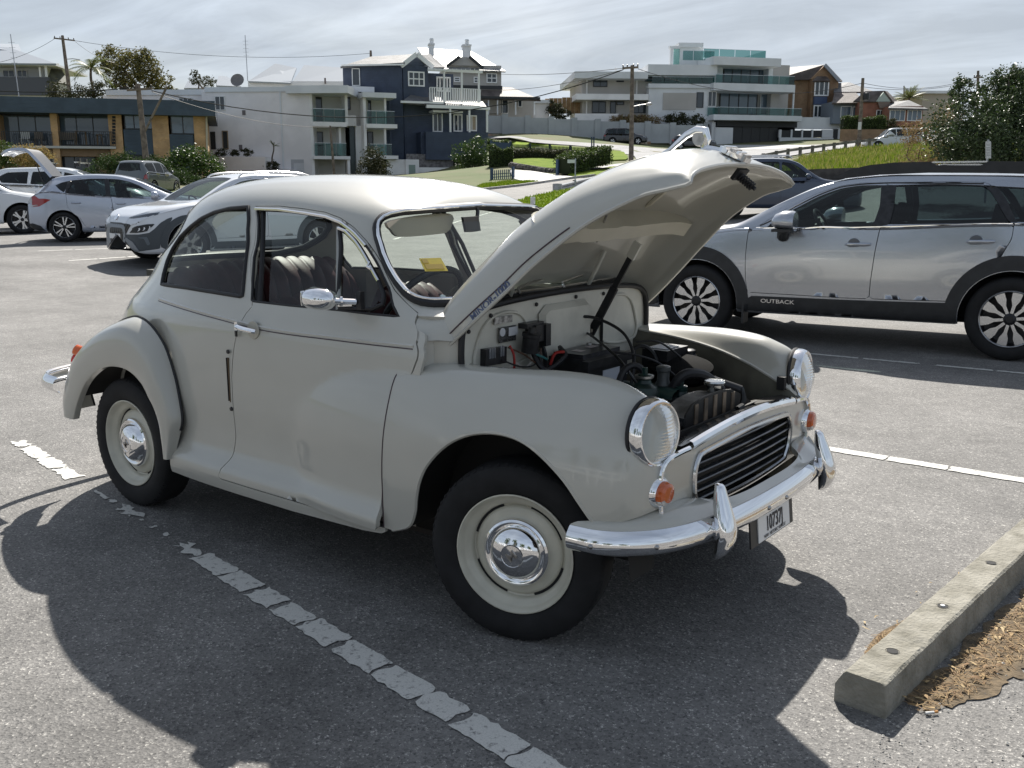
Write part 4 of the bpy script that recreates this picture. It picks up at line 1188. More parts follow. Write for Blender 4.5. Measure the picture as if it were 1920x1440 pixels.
# ---- wheels
def car_wheel(x, s, steer, r=.296, yc=.645):
 root = link('wheel', None, vc)
 root.location = (x, s * yc, r); root.rotation_euler = (0, 0, steer)
 ax = (0, s, 0)
 mb = MB()
 mb.lathe([(.190, .050), (.196, .064), (.206, .071), (.228, .079), (.252, .0805), (.272, .076), (.285, .069), (.292, .062), (.2955, .045), (.297, .02), (.297, -.02), (.2955, -.045), (.292, -.062), (.272, -.076), (.24, -.08), (.196, -.064)], 64, (0, 0, 0), ax)
 ty = mb.build('tyre', TYRE, root, smooth=50)
 mb = MB()
 for k in range(64):
  a = k * 2 * math.pi / 64
  for (r0, h0, r1, h1) in ((.286, .0672, .2928, .0575), (.286, -.0672, .2928, -.0575)):
   ca, sa = math.cos(a), math.sin(a)
   mb.bar((r0 * ca, s * h0, r0 * sa), (r1 * ca, s * h1, r1 * sa), .0115, .006, (ca, 0, sa))
 for k in range(5):
  pass
 tag(mb.build('tread_block', TYRE, ty), kind='stuff')
 mb = MB()
 mb.lathe([(.190, .050), (.1935, .064), (.1985, .0690), (.1985, .0725), (.1945, .0735), (.190, .068), (.184, .056), (.179, .048), (.166, .040), (.160, .034), (.157, .022), (.150, .018), (.148, .026), (.140, .032), (.128, .034), (.115, .037), (.108, .042), (.09, .045), (0, .045)], 56, (0, 0, 0), ax)
 rim = mb.build('rim', RIMP, root, smooth=40)
 for k in range(4):
  a0 = k * math.pi / 2 + .35
  A = np.linspace(a0, a0 + .95, 10)
  mb = MB(); mb.grid([[(q * math.cos(a), s * .0235, q * math.sin(a)) for q in (.1485, .1575)] for a in A])
  mb.build('rim_slot', DRK, rim, smooth=0)
 mb = MB(); mb.lathe([(.112, .038), (.1135, .046), (.110, .055), (.103, .0595), (.096, .058), (.0905, .053), (.088, .056), (.084, .066), (.070, .078), (.050, .086), (.039, .089), (.038, .0905), (.0355, .0905), (.035, .0885), (0, .0895)], 48, (0, 0, 0), ax)
 hc = mb.build('hubcap', CHR, root, smooth=35)
 M = basis((0, s * .0905, 0), (s * -1. * -1 if s < 0 else -1., 0, 0) if False else ((1., 0, 0) if s < 0 else (-1., 0, 0)), (0, 0, 1))
 M = M @ np.array(Matrix.Rotation(R(40), 4, 'Z'))
 lettering('emblem', 'M', .042, M, STEEL, hc, .0012, True, 1.1)
 return root
car_wheel(0.012, -1, R(16), yc=.645)
car_wheel(0.0, 1, R(16), yc=.640)
car_wheel(-2.184, -1, R(0), yc=.645)
car_wheel(-2.184, 1, R(0), yc=.645)
# ---- bonnet (built shut, then swung up about its hinge)
BH = np.array([
 [(-.45, .620, .895), (-.45, .618, .945), (-.445, .590, 1.002), (-.425, .50, 1.034), (-.375, .25, 1.052), (-.35, 0, 1.056)],
 [(-.30, .610, .862), (-.30, .606, .920), (-.30, .574, .992), (-.29, .48, 1.034), (-.25, .25, 1.058), (-.24, 0, 1.064)],
 [(-.14, .582, .832), (-.14, .577, .890), (-.14, .544, .968), (-.13, .45, 1.020), (-.1, .24, 1.050), (-.09, 0, 1.058)],
 [(0, .556, .808), (0, .550, .868), (.0, .514, .942), (.01, .42, .998), (.03, .23, 1.030), (.03, 0, 1.040)],
 [(.18, .50, .765), (.175, .494, .818), (.175, .458, .888), (.18, .38, .938), (.2, .21, .975), (.2, 0, .988)],
 [(.33, .445, .698), (.32, .438, .745), (.315, .408, .806), (.32, .34, .856), (.335, .19, .893), (.335, 0, .908)],
 [(.40, .415, .645), (.393, .408, .682), (.393, .382, .733), (.403, .32, .780), (.422, .18, .815), (.428, 0, .828)],
 [(.437, .398, .615), (.434, .388, .642), (.440, .364, .680), (.450, .302, .715), (.466, .17, .748), (.472, 0, .760)],
 [(.447, .392, .608), (.452, .380, .630), (.460, .350, .655), (.470, .29, .675), (.484, .165, .695), (.489, 0, .702)],
 [(.452, .390, .604), (.460, .376, .618), (.468, .345, .632), (.478, .285, .642), (.492, .16, .648), (.497, 0, .650)],
])
full = np.concatenate([BH, BH[:, -2::-1] * np.array([1, -1, 1])], 1)
BHd = spline(spline(full, 12, axis=0), 14, axis=1)
HNG = Vector((-.40, 0, 1.01)); OPEN = R(-53.0)
bon = link('bonnet', None, vc)
bon.location = HNG; bon.rotation_euler = (0, OPEN, 0)
BHd = BHd - np.array(HNG)
S_bon = surf_fn(BHd, 1.)
if S_bon(np.array([[.3, .5]]))[1][0][2] < 0: S_bon = surf_fn(BHd, -1.)
_m = bpy.data.materials.new('bonnet_skin')
sk = trimmed('bonnet_skin', S_bon, rect, [], .022, [PAINT], bon, thick=.009, scale=(1.15, 1.5), hedge=.016)
edge = np.concatenate([BHd[:, 0], BHd[-1, 1:-1], BHd[::-1, -1]])
mb = MB(); mb.tube(resample(edge, .02, False), .0065, 6); mb.build('bonnet_edge', PAINT, bon)
def bon_at(x, y):
 """point inside the bonnet skin above plan position (shut)"""
 D = (BHd[:, :, 0] + HNG.x - x) ** 2 + (BHd[:, :, 1] - y) ** 2
 i, j = np.unravel_index(np.argmin(D), D.shape)
 return BHd[i, j]
mb = MB()
rows = []
for y in np.linspace(-.50, .50, 25):
 p = bon_at(-.03 + .06 * (y / .5) ** 2, y)
 lw = min(p[2] - .015, .835 - HNG.z + .03 * (1 - (y / .5) ** 2))
 lw = p[2] - .055 - .05 * (1 - (y / .53) ** 4)
 rows.append([(p[0] - .035, y, p[2] - .006), (p[0] - .030, y, lw), (p[0] + .030, y, lw), (p[0] + .036, y, p[2] - .006)])
mb.grid(rows); beam = mb.build('bonnet_beam', UNDER, bon, smooth=30)
for y in (-.17, .12):
 p = bon_at(-.03, y); mb = MB(); mb.cbox((p[0] + .031, y, p[2] - .06), (.006, .02, .02)); mb.build('rubber_buffer', RUB, beam)
for s in (-1, 1):
 mb = MB(); mb.tube([bon_at(x, s * (.33 - .25 * max(0, x))) - np.array([0, 0, .012]) for x in np.linspace(.05, .40, 12)], [.004] + [.012] * 10 + [.004], 8); mb.build('bonnet_rib', UNDER, bon)
for s in (-1, 1):
 mb = MB(); q = [bon_at(-.20, s * .30) - np.array([0, 0, .02]), bon_at(-.25, s * .27) - np.array([0, 0, .05]), np.array((-.35, s * .25, .985)) - np.array(HNG)]
 mb.tube(q, .009, 6); mb.build('bonnet_hinge', PAINT2, bon)
cl = [S_bon(np.array([[t, .5]]))[0][0] for t in np.linspace(.70, .975, 24)]
mb = MB()
mb.grid([[p + np.array([0, dy, 0]) + np.array([.6, 0, .8]) * dz * (1 if i < 12 else 1) for dy, dz in ((-.012, 0), (-.009, .008), (-.004, .012), (-.002, .007), (.002, .007), (.004, .012), (.009, .008), (.012, 0))] for i, p in enumerate(cl)], flip=True)
st = mb.build('bonnet_strip', CHR, bon)
BLUE = mat('blue_enamel', (.02, .05, .35), .15, coat=1.)
p = S_bon(np.array([[.90, .5]]))[0][0]; n_ = S_bon(np.array([[.90, .5]]))[1][0]
Fb = frame(n_, (0, 1, 0))
mb = MB()
sh = [(-.035, .045), (.035, .045), (.042, .02), (.03, -.025), (0, -.06), (-.03, -.025), (-.042, .02)]
Mb = basis(p + n_ * .003, (0, 1, 0), -np.cross((0, 1, 0), n_) if np.cross((0, 1, 0), n_)[2] < 0 else np.cross((0, 1, 0), n_))
mb.prism(sh, .016, Mb); badge = mb.build('bonnet_badge', CHR, bon)
for k in range(4):
 mb = MB(); w_ = .042 - .006 * k; yy = .03 - .022 * k
 mb.prism([(-w_, yy), (w_, yy), (w_, yy - .009), (-w_, yy - .009)], .024, Mb); mb.build('badge_bar', CHR if k % 2 == 0 else STEEL, badge)
tm = np.linspace(.50, .72, 8)
base = [S_bon(np.array([[t, .5]]))[0][0] for t in tm]
nb = S_bon(np.array([[.62, .5]]))[1][0]; tb = base[-1] - base[0]; tb /= np.linalg.norm(tb)
mb = MB()
top = base[0] * .15 + base[-1] * .85 + nb * .052
mb.tube([base[0] + nb * .004, base[0] * .55 + base[-1] * .45 + nb * .030, base[0] * .27 + base[-1] * .73 + nb * .062, top + tb * .012 + nb * .016, top + tb * .040 + nb * .006, top + tb * .044 - nb * .024, top + tb * .026 - nb * .046], [.004, .008, .012, .015, .015, .013, .012], 10)
mas = mb.build('mascot', CHR, bon)
mb = MB(); mb.lathe([(.024, -.010), (.026, -.004), (.026, .004), (.024, .010)], 20, top + tb * .018 - nb * .014, (0, 1, 0), True, True); mb.build('mascot_disc', STEEL, mas)
for side in (0, 1):
 v0 = .038 if True else 0
 q = []
 for t in np.linspace(.0, .42, 30):
  v = .056 - .030 * t
  q.append(S_bon(np.array([[t, v if side else 1 - v]])))
 P_ = np.array([a[0][0] + a[1][0] * .0012 for a in q])
 mb = MB(); mb.tube(P_, .0027, 5); mb.build('bonnet_coach_line', COACH, bon)
 pp = S_bon(np.array([[.10, .024 if side else .976]])); p2 = S_bon(np.array([[.30, .019 if side else .981]]))
 d_ = (p2[0][0] - pp[0][0]) * (1 if not side else 1)
 n0 = pp[1][0]
 xd = -d_ if False else d_
 if side: xd = -d_
 M = basis(pp[0][0] + n0 * .002 + (d_ * .42), xd, np.cross(n0, xd))
 lettering('side_lettering', 'MINOR-1000', .033, M, mat('badge_metal', (.10, .12, .20), .3, metal=.7), bon, .0016, True, 1.0)
lp = S_bon(np.array([[.985, .5]]))[0][0]
mb = MB(); mb.cbox(lp + [-.035, 0, -.012], (.04, .075, .012)); lt = mb.build('bonnet_latch', RUB, bon)
mb = MB()
q = [lp + np.array([-.04 - .0 * t, 0, -.015]) + np.array([.013 * math.cos(t * 2 * math.pi), .013 * math.sin(t * 2 * math.pi), -.010 * t]) for t in np.linspace(0, 6, 60)]
mb.tube(q, .0035, 5); mb.build('latch_spring', RUB, lt)
mb = MB(); mb.tube([lp + [-.04, 0, -.01], lp + [-.04, 0, -.085]], .007, 8); mb.build('latch_pin', RUB, lt)
mb = MB(); mb.tube([bon_at(.1, .02) + [0, 0, -.03], bon_at(-.08, .05) + [0, 0, -.09], bon_at(-.12, .2) + [0, 0, -.03]], .005, 6); mb.build('hinge_spring', STEEL, bon)
mb = MB()
p0 = np.array((-.268, .165, .872)); p1 = np.array((-.085, .165, 1.195))
mid = p0 + (p1 - p0) * .5
mb.bar(p0, p0 + (p1 - p0) * .58, .030, .014, (0, 1, 0)); mb.bar(p0 + (p1 - p0) * .52, p1, .022, .010, (0, 1, 0))
mb.tube([p0 + (p1 - p0) * .28, (-.24, .20, .80)], .007, 6)
mb.build('bonnet_prop', RUB, vc)
mb = MB(); mb.bar(p1 - (p1 - p0) * .06, p1 + (p1 - p0) * .12, .034, .012, (0, 1, 0)); mb.build('prop_bracket', PAINT2, vc)
# ---- floor, seats, dashboard, steering wheel
mb = MB(); mb.box((-2.35, -.55, .20), (-.40, .55, .225)); mb.build('floor_pan', mat('underbody', (.022, .021, .02), .9), vc)
mb = MB(); mb.box((-1.0, -.60, .22), (-.30, .60, .24)); mb.build('front_carpet', mat('carpet', (.03, .025, .022), .95), vc)
for s in (-1, 1):
 mb = MB(); mb.grid([[(x, s * (.645 - .03 * max(0, (z - .85)) * 4), z) for z in (.26, .5, .85, .985)] for x in (-1.36, -1.0, -.6, -.46)]); mb.build('door_card', TRIM, vc)
 mb = MB(); mb.grid([[(x, s * (.635 if x > -1.9 else .56), z) for z in (.4, .7, 1.0)] for x in (-1.40, -1.7, -1.95)]); mb.build('side_trim', TRIM, vc)
def pleated(name, x, z0, z1, y0, y1, lean, n, thick, parent, top=.06):
 """upright cushion of padded vertical rolls facing forward"""
 root = MB()
 ys = np.linspace(y0, y1, n * 8 + 1)
 prof = np.linspace(0, 1, 13)
 rows = []
 for y in ys:
  t = (y - y0) / (y1 - y0)
  ph = (t * n) % 1
  pad = .020 * (1 - (2 * ph - 1) ** 2) ** .6
  edge = 1 - max(0, abs(2 * t - 1) - .80) / .20
  hz = z1 - .10 * (1 - max(0, edge)) ** 2 - .03 * (2 * t - 1) ** 2
  row = []
  for q in prof:
   z = z0 + (hz - z0) * q
   rnd = max(0, (q - .82) / .18)
   row.append((x - lean * q + (thick + pad) * (1 - rnd ** 2.2), y, z))
  row.append((x - lean - thick * .6, y, hz + pad * .6 + .004)); row.append((x - lean - thick * 1.1, y, hz - .03)); row.append((x - lean * .3 - thick * 1.1, y, z0))
  rows.append(row)
 root.grid(rows)
 return root.build(name, LEATHER, parent)
rs = pleated('rear_seat_back', -1.92, .55, 1.085, -.56, .56, .16, 14, .055, vc)
mb = MB(); mb.cbox((-1.72, 0, .50), (.50, 1.1, .18)); mb.build('rear_seat_base', LEATHER, vc)
mb = MB(); mb.box((-2.46, -.40, 1.02), (-2.1, .40, 1.05)); mb.build('parcel_shelf', mat('shelf_board', (.05, .05, .04), .7), vc)
for s in (-1, 1):
 pleated('front_seat_back', -1.28, .52, .985, s * .30 - .22, s * .30 + .22, .10, 6, .05, vc)
 mb = MB(); mb.cbox((-1.05, s * .30, .46), (.44, .44, .15)); mb.build('front_seat_base', LEATHER, vc)
mb = MB(); mb.grid([[(-.52 + .10 * math.cos(a) - .1, y, .93 + .085 * math.sin(a)) for y in np.linspace(-.56, .56, 9)] for a in np.linspace(-2.2, 1.5, 14)]); mb.build('dashboard', mat('dash_paint', (.33, .31, .27), .4), vc)
mb = MB()
wc = np.array([-.88, -.10, .985]); wa = np.array([-.80, 0, .60]); wa /= np.linalg.norm(wa); F = frame(wa)
wc = np.array([-.83, -.20, .97])
a = np.linspace(0, 2 * np.pi, 49)[:-1]
mb.tube([wc + .195 * (F[:, 0] * math.cos(q) + F[:, 1] * math.sin(q)) for q in a], .0135, 8, closed=True)
sw = mb.build('steering_wheel', mat('wheel_cover', (.016, .016, .018), .45, bump=.5, bscale=90), vc)
mb = MB()
for k in range(3):
 q = k * 2.094 + .5
 for d in (-.012, 0, .012):
  mb.tube([wc - wa * .02 + F[:, 0] * math.cos(q + 1.57) * d + F[:, 1] * math.sin(q + 1.57) * d, wc + .19 * (F[:, 0] * math.cos(q) + F[:, 1] * math.sin(q)) + F[:, 0] * math.cos(q + 1.57) * d + F[:, 1] * math.sin(q + 1.57) * d], .0025, 5)
tag(mb.build('wheel_spoke', STEEL, sw), kind='stuff')
mb = MB(); mb.lathe([(.03, -.03), (.03, .01), (.02, .016), (0, .017)], 16, wc - wa * .02, wa); mb.build('horn_boss', BLK, sw)
mb = MB(); mb.tube([wc - wa * .03, wc - wa * .5], .018, 8); mb.build('steering_column', BLK, sw)
mb = MB()
vis = np.array([(-.474, 1.318), (-.155, 1.338), (-.140, 1.290), (-.165, 1.268), (-.20, 1.262), (-.42, 1.258), (-.462, 1.280)])
vs_ = resample(spline(vis, 4, True), .02)
mb.prism(vs_, .014, basis((-.735, 0, 0), (0, 1, 0), (0, 0, 1))); mb.build('sun_visor', mat('visor_vinyl', (.50, .44, .36), .6), vc)
mb = MB(); mb.prism(resample(spline(np.array([(-.155, 1.325), (-.063, 1.327), (-.050, 1.269), (-.137, 1.266)]), 1, True), .03), .012, basis((-.66, 0, 0), (0, 1, 0), (0, 0, 1))); im = mb.build('interior_mirror', BLK, vc)
mb = MB(); mb.tube([(-.66, -.06, 1.31), (-.68, -.03, 1.345), (-.70, -.02, 1.37)], .008, 6); mb.build('mirror_stem', BLK, im)
YEL = mat('yellow_card', (.75, .52, .02), .6)
ctr = S_in(-.010)(seen([(813, 492)], False))
n_ = ctr[1][0]; c_ = ctr[0][0]
ex = np.cross((0, 0, 1), n_); ex /= np.linalg.norm(ex); ex = ex if ex[1] > 0 else -ex
Ms = basis(c_, ex, np.cross(n_, ex))
mb = MB(); mb.prism([(-.044, -.033), (.046, -.036), (.044, .030), (-.042, .032)], .0015, Ms); stk = mb.build('rego_sticker', YEL, vc)
mb = MB(); mb.prism([(-.034, -.024), (.036, -.026), (.036, -.002), (-.034, .0)], .003, Ms); mb.build('sticker_panel', mat('ochre_print', (.55, .33, .02), .6), stk)
mb = MB(); mb.prism([(-.036, .006), (-.014, .006), (-.014, .026), (-.036, .026)], .003, Ms); mb.build('sticker_panel', mat('ochre_print', (.55, .33, .02), .6), stk)
Mt = Ms.copy(); Mt[:3, 3] = c_ + n_ * .0034 + Ms[:3, 1] * -.010; lettering('sticker_text', 'LIVERPOOL', .012, Mt, mat('brown_ink', (.12, .06, .01), .6), stk, 0., True)
bpy.data.objects.remove([o for o in bpy.data.objects if o.name.startswith('sticker_text')][0])
# ---- outside fittings
mb = MB()
mc = np.array([-.755, -.775, 1.058])
pr = [(.0, -.072), (.026, -.071), (.042, -.066), (.049, -.052), (.050, -.01), (.044, .022), (.030, .040), (.012, .050), (.0, .052)]
a = np.arange(24) * 2 * np.pi / 24
g = [[(mc[0] + h, mc[1] + r_ * 1.0 * math.cos(q) * (1. if True else 1), mc[2] + r_ * .80 * math.sin(q)) for q in a] for r_, h in pr]
mb.grid(g, cv=True, flip=True); dm = mb.build('door_mirror', CHR, vc, smooth=60)
mb = MB(); mb.prism([(-.033, -.025), (.033, -.025), (.036, 0), (.033, .026), (-.033, .026), (-.036, 0)], .004, basis(mc + [-.0735, 0, 0], (0, -1, 0), (0, 0, 1))); mb.build('mirror_glass', mat('mirror_glass', (.8, .8, .8), .02, metal=1.), dm)
mb = MB(); mb.tube([mc + [.04, .012, -.004], mc + [.085, .075, -.010]], .010, 8); mb.lathe([(.018, -.004), (.018, .004)], 12, mc + [.055, .032, -.006], (.5, .8, 0), True, True); mb.build('mirror_arm', CHR, dm)
mb = MB(); mb.cbox(mc + [.095, .085, -.005], (.022, .020, .062)); mb.build('mirror_bracket', BLK, dm)
hp = np.array([-1.262, -.7135, .905])
mb = MB(); mb.tube(spline(np.array([hp + [-.062, -.006, .005], hp + [-.045, -.022, .005], hp + [0, -.027, .0], hp + [.050, -.024, -.004], hp + [.064, -.018, -.006]]), 4), [.006] * 2 + [.009] * 13 + [.008] * 2, 8); dh = mb.build('door_handle', CHR, vc)
mb = MB(); mb.cbox(hp + [-.064, -.006, .005], (.018, .014, .030)); mb.build('handle_base', CHR, dh)
mb = MB(); mb.lathe([(.036, -.004), (.034, -.001), (0, .0)], 28, hp + [.02, .002, -.006], (0, -1, 0)); mb.build('handle_dish', mat('dish_paint', (.40, .38, .32), .35, coat=.5), dh)
mb = MB(); mb.cbox(hp + [-.078, -.003, -.028], (.010, .006, .022)); mb.build('keyhole', BLK, vc)
mb = MB(); mb.box((-1.403, -.7195, .595), (-1.399, -.714, .775)); sl = mb.build('pillar_slot', mat('bronze', (.16, .12, .08), .4, metal=.8), vc)
mb = MB(); mb.box((-1.409, -.722, .60), (-1.405, -.715, .775)); mb.build('slot_gap', DRK, sl)
for z in (.800, .568):
 mb = MB(); mb.lathe([(.009, 0), (.008, .004), (0, .005)], 12, (-1.397, -.7175, z), (0, -1, 0)); mb.build('pillar_screw', BLK, vc)
for y0, y1 in ((-.20, .12), (.08, .42)):
 mb = MB(); A = np.array([-.335, y0, 1.055]); B = np.array([-.425, y1, 1.085])
 mb.tube([A, A + [-.02, .01, .02], B + [.012, 0, .014]], .005, 6); mb.bar(B + [.008, -.12, .002], B + [.002, .12, .004], .006, .014); mb.build('wiper', CHR if y0 > 0 else STEEL, vc)
mb = MB(); A = np.linspace(0, 2 * np.pi, 17)[:-1]; mb.tube([(-1.0 + .0, -.66 + .014 * math.cos(q), .215 + .020 * math.sin(q)) for q in A], .003, 5, closed=True); mb.build('jacking_loop', STEEL, vc)
mb = MB()
rl = spline(np.array([(-2.66, -.785), (-2.82, -.76), (-2.92, -.66), (-2.99, -.42), (-3.02, 0), (-2.99, .42), (-2.92, .66), (-2.82, .76), (-2.66, .785)]), 6)
Tt = np.gradient(rl, axis=0); Tt /= np.linalg.norm(Tt, axis=1, keepdims=True); N2 = np.stack([-Tt[:, 1], Tt[:, 0]], 1)
if N2[len(N2) // 2][0] > 0: N2 = -N2
mb.grid([[(p[0] + n2[0] * a, p[1] + n2[1] * a, z + .095) for a, z in sec] for p, n2 in zip(rl, N2)], flip=True)
mb.build('rear_bumper', CHR, vc, smooth=60)
mb = MB(); mb.lathe([(.016, 0), (.014, .03), (.006, .04), (0, .041)], 14, (-.43, -.50, 1.036), (-.4, -.3, .85)); mb.build('washer_jet', CHR, vc)
# ---- engine bay
for s in (1,):
 rows = []
 for k in range(0, FWd.shape[0], 6):
  p = FWd[k, 0]
  yy = min(.505, abs(p[1]) - .0)
  rows.append([(p[0], p[1], p[2]), (p[0], -min(.515, abs(p[1]) - .004), p[2] - .035), (p[0], -yy, .62), (p[0], -yy, .34)])
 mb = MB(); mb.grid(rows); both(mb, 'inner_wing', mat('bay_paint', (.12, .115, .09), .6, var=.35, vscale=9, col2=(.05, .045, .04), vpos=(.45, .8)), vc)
 rim_ = [FWd[k, 0] + np.array([0, 0, .002]) for k in range(20, FWd.shape[0] - 30, 4)]
 mb = MB(); mb.tube(rim_, .006, 6); both(mb, 'wing_edge', PAINT, vc)
OIL = mat('oily_metal', (.022, .023, .024), .38, metal=.3, var=.5, vscale=20)
GRN = mat('engine_green', (.010, .028, .024), .32, var=.4, vscale=14)
mb = MB(); mb.box((-.28, -.50, .32), (.40, .50, .33)); mb.build('bay_floor', DRK, vc)
eng = link('engine', None, vc)
mb = MB(); mb.cbox((0, .0, .56), (.50, .22, .22)); mb.cbox((.02, .02, .68), (.40, .13, .05)); mb.build('engine_block', OIL, eng)
mb = MB(); mb.grid([[(x, .02 + .062 * math.cos(a), .70 + .035 * math.sin(a)) for a in np.linspace(0, np.pi, 9)] for x in (-.18, -.17, .2, .21)]); mb.build('rocker_cover', GRN, eng)
mb = MB(); mb.lathe([(.026, 0), (.030, .012), (.022, .03), (.022, .06), (.026, .064), (.026, .078), (.018, .082), (0, .083)], 18, (.13, .04, .725)); mb.build('oil_filler', mat('grey_plastic', (.06, .065, .065), .4), eng)
for c, h in (((.12, -.075, .66), .10), ((.20, .045, .62), .09)):
 mb = MB(); x, y, z = c
 mb.lathe([(.05, 0), (.054, .03), (.053, h - .03), (.046, h - .012), (.026, h), (.022, h + .012), (.024, h + .014), (.024, h + .030), (.010, h + .034), (.010, h + .055), (0, h + .057)], 22, c); mb.build('carburettor', GRN, eng)
mb = MB(); mb.lathe([(.03, 0), (.034, .004), (.034, .012), (.0, .014)], 18, (.115, -.07, .775)); mb.build('dashpot_cap', STEEL, eng)
mb = MB(); mb.lathe([(.11, 0), (.125, .02), (.125, .05), (.10, .062), (0, .066)], 28, (.06, .30, .715), (.1, -.15, 1)); mb.build('air_cleaner', mat('dull_black', (.006, .006, .006), .9, spec=.1), eng)
mb = MB(); mb.tube([(.16, .24, .745), (.30, .33, .69)], .019, 12); mb.build('air_intake', BLK, eng)
mb = MB(); mb.tube(spline(np.array([(.16, .03, .70), (.20, .05, .775), (.24, .12, .775), (.27, .20, .72), (.30, .26, .64)]), 6), .019, 10); mb.build('top_hose', RUB, eng)
mb = MB(); mb.tube(spline(np.array([(.04, -.13, .74), (.05, -.10, .80), (.07, -.06, .815), (.10, -.045, .785), (.11, -.05, .70)]), 6), .0125, 8); mb.build('breather_hose', RUB, eng)
mb = MB(); mb.lathe([(.055, -.01), (.055, .0), (.04, .006), (.02, .012), (.02, .03), (0, .031)], 20, (.30, -.06, .60), (1, 0, 0)); mb.bar((.30, -.06, .61), (.32, .10, .63), .02, .01); mb.build('fan_pulley', OIL, eng)
bx_ = link('control_box', None, vc)
mb = MB(); mb.cbox((-.03, .34, .755), (.11, .17, .13)); mb.build('box_case', BLK, bx_)
mb = MB(); mb.cbox((-.03, .33, .8215), (.075, .10, .002)); mb.build('box_label', mat('grey_label', (.25, .27, .3), .5), bx_)
mb = MB(); mb.lathe([(.034, 0), (.034, .08), (.028, .085), (.028, .10), (.02, .104), (0, .105)], 18, (.02, .44, .70)); mb.build('fluid_reservoir', BLK, vc)
bt = link('battery', None, vc); bt.location = (-.155, -.02, .0)
mb = MB(); mb.cbox((0, 0, .735), (.175, .27, .19)); mb.build('battery_case', BLK, bt)
mb = MB(); mb.cbox((-.005, 0, .838), (.13, .25, .016)); mb.build('battery_lid', mat('lid_black', (.022, .022, .026), .28, var=.3, vscale=30), bt)
for y in (-.095, .095):
 mb = MB(); mb.lathe([(.012, 0), (.010, .022), (0, .023)], 12, (-.06, y, .83)); mb.build('battery_post', STEEL, bt)
mb = MB(); mb.bar((.092, -.16, .815), (.092, .17, .815), .028, .03); mb.build('battery_clamp', BLK, bt)
mb = MB(); mb.cbox((.089, .02, .755), (.002, .115, .05)); mb.cbox((.0895, .115, .755), (.002, .035, .022)); tag(mb.build('battery_label', mat('white_label', (.55, .57, .62), .45), bt), kind='stuff')
for x, y, w_, h_ in ((-.02, .05, .055, .028), (-.005, -.06, .035, .04)):
 mb = MB(); mb.cbox((x, y, .8475), (h_, w_, .001)); mb.build('lid_sticker', mat('pink_label', (.45, .40, .40), .5), bt)
b0 = -.272
mb = MB(); mb.cbox((b0, -.44, .865), (.03, .115, .058), rx=R(-2)); fb = mb.build('fuse_box', BLK, vc)
for k, y in enumerate((-.478, -.466, -.454, -.418, -.406)):
 mb = MB(); mb.cbox((b0 + .017, y, .880), (.008, .005, .036)); mb.build('fuse', mat('fuse_glass', (.6, .62, .66), .15, metal=.7), fb)
ALU = mat('aluminium_plate', (.30, .30, .30), .35, metal=.8, var=.5, vscale=60)
mb = MB(); mb.cbox((b0 + .004, -.388, .986), (.003, .10, .024)); pl1 = mb.build('chassis_plate', ALU, vc)
lettering('plate_digits', '2093', .022, basis((b0 - .0042, -.385, .986), (0, 1, 0), (0, 0, 1)), INK, pl1, .0003, True)
bpy.data.objects.remove([o for o in bpy.data.objects if o.name.startswith('plate_digits')][0])
mb = MB(); mb.cbox((b0 + .004, -.365, .933), (.003, .095, .054)); pl2 = mb.build('maker_plate', mat('plate_print', (.06, .06, .06), .4, var=.8, vscale=120), vc)
mb = MB(); mb.cbox((b0 + .006, -.335, .940), (.002, .05, .030)); mb.build('plate_field', mat('plate_silver', (.62, .63, .66), .3), pl2)
mb = MB(); mb.lathe([(.015, -.001), (.015, .001), (0, .0012)], 16, (b0 + .0065, -.395, .943), (1, 0, 0)); mb.build('plate_roundel', mat('plate_silver', (.62, .63, .66), .3), pl2)
mb = MB(); mb.lathe([(.030, 0), (.030, .055), (.034, .058), (.034, .068), (.015, .072), (.012, .09), (0, .092)], 20, (-.22, -.30, .865), (.15, 0, 1)); mb.build('ignition_coil', BLK, vc)
mb = MB(); mb.cbox((-.245, -.235, .925), (.05, .05, .06)); mb.cbox((-.235, -.195, .915), (.045, .03, .08)); mb.cbox((-.25, -.25, .955), (.04, .10, .018)); tag(mb.build('brake_reservoir_block', BLK, vc), kind='stuff')
mb = MB(); mb.bar((-.262, -.18, .883), (-.262, .16, .878), .018, .03); mb.build('battery_shelf_lip', mat('rusty_shelf', (.28, .25, .20), .7, col2=(.02, .015, .012), vscale=28, vpos=(.42, .55)), vc)
for y, z in ((-.45, 1.028), (-.20, 1.044), (.05, 1.05), (.25, 1.045), (-.56, .985)):
 mb = MB(); mb.lathe([(.008, 0), (.007, .005), (0, .006)], 8, (bh(y) + .002, y, z - .022), (1, 0, 0)); mb.build('bulkhead_grommet', RUB, vc)
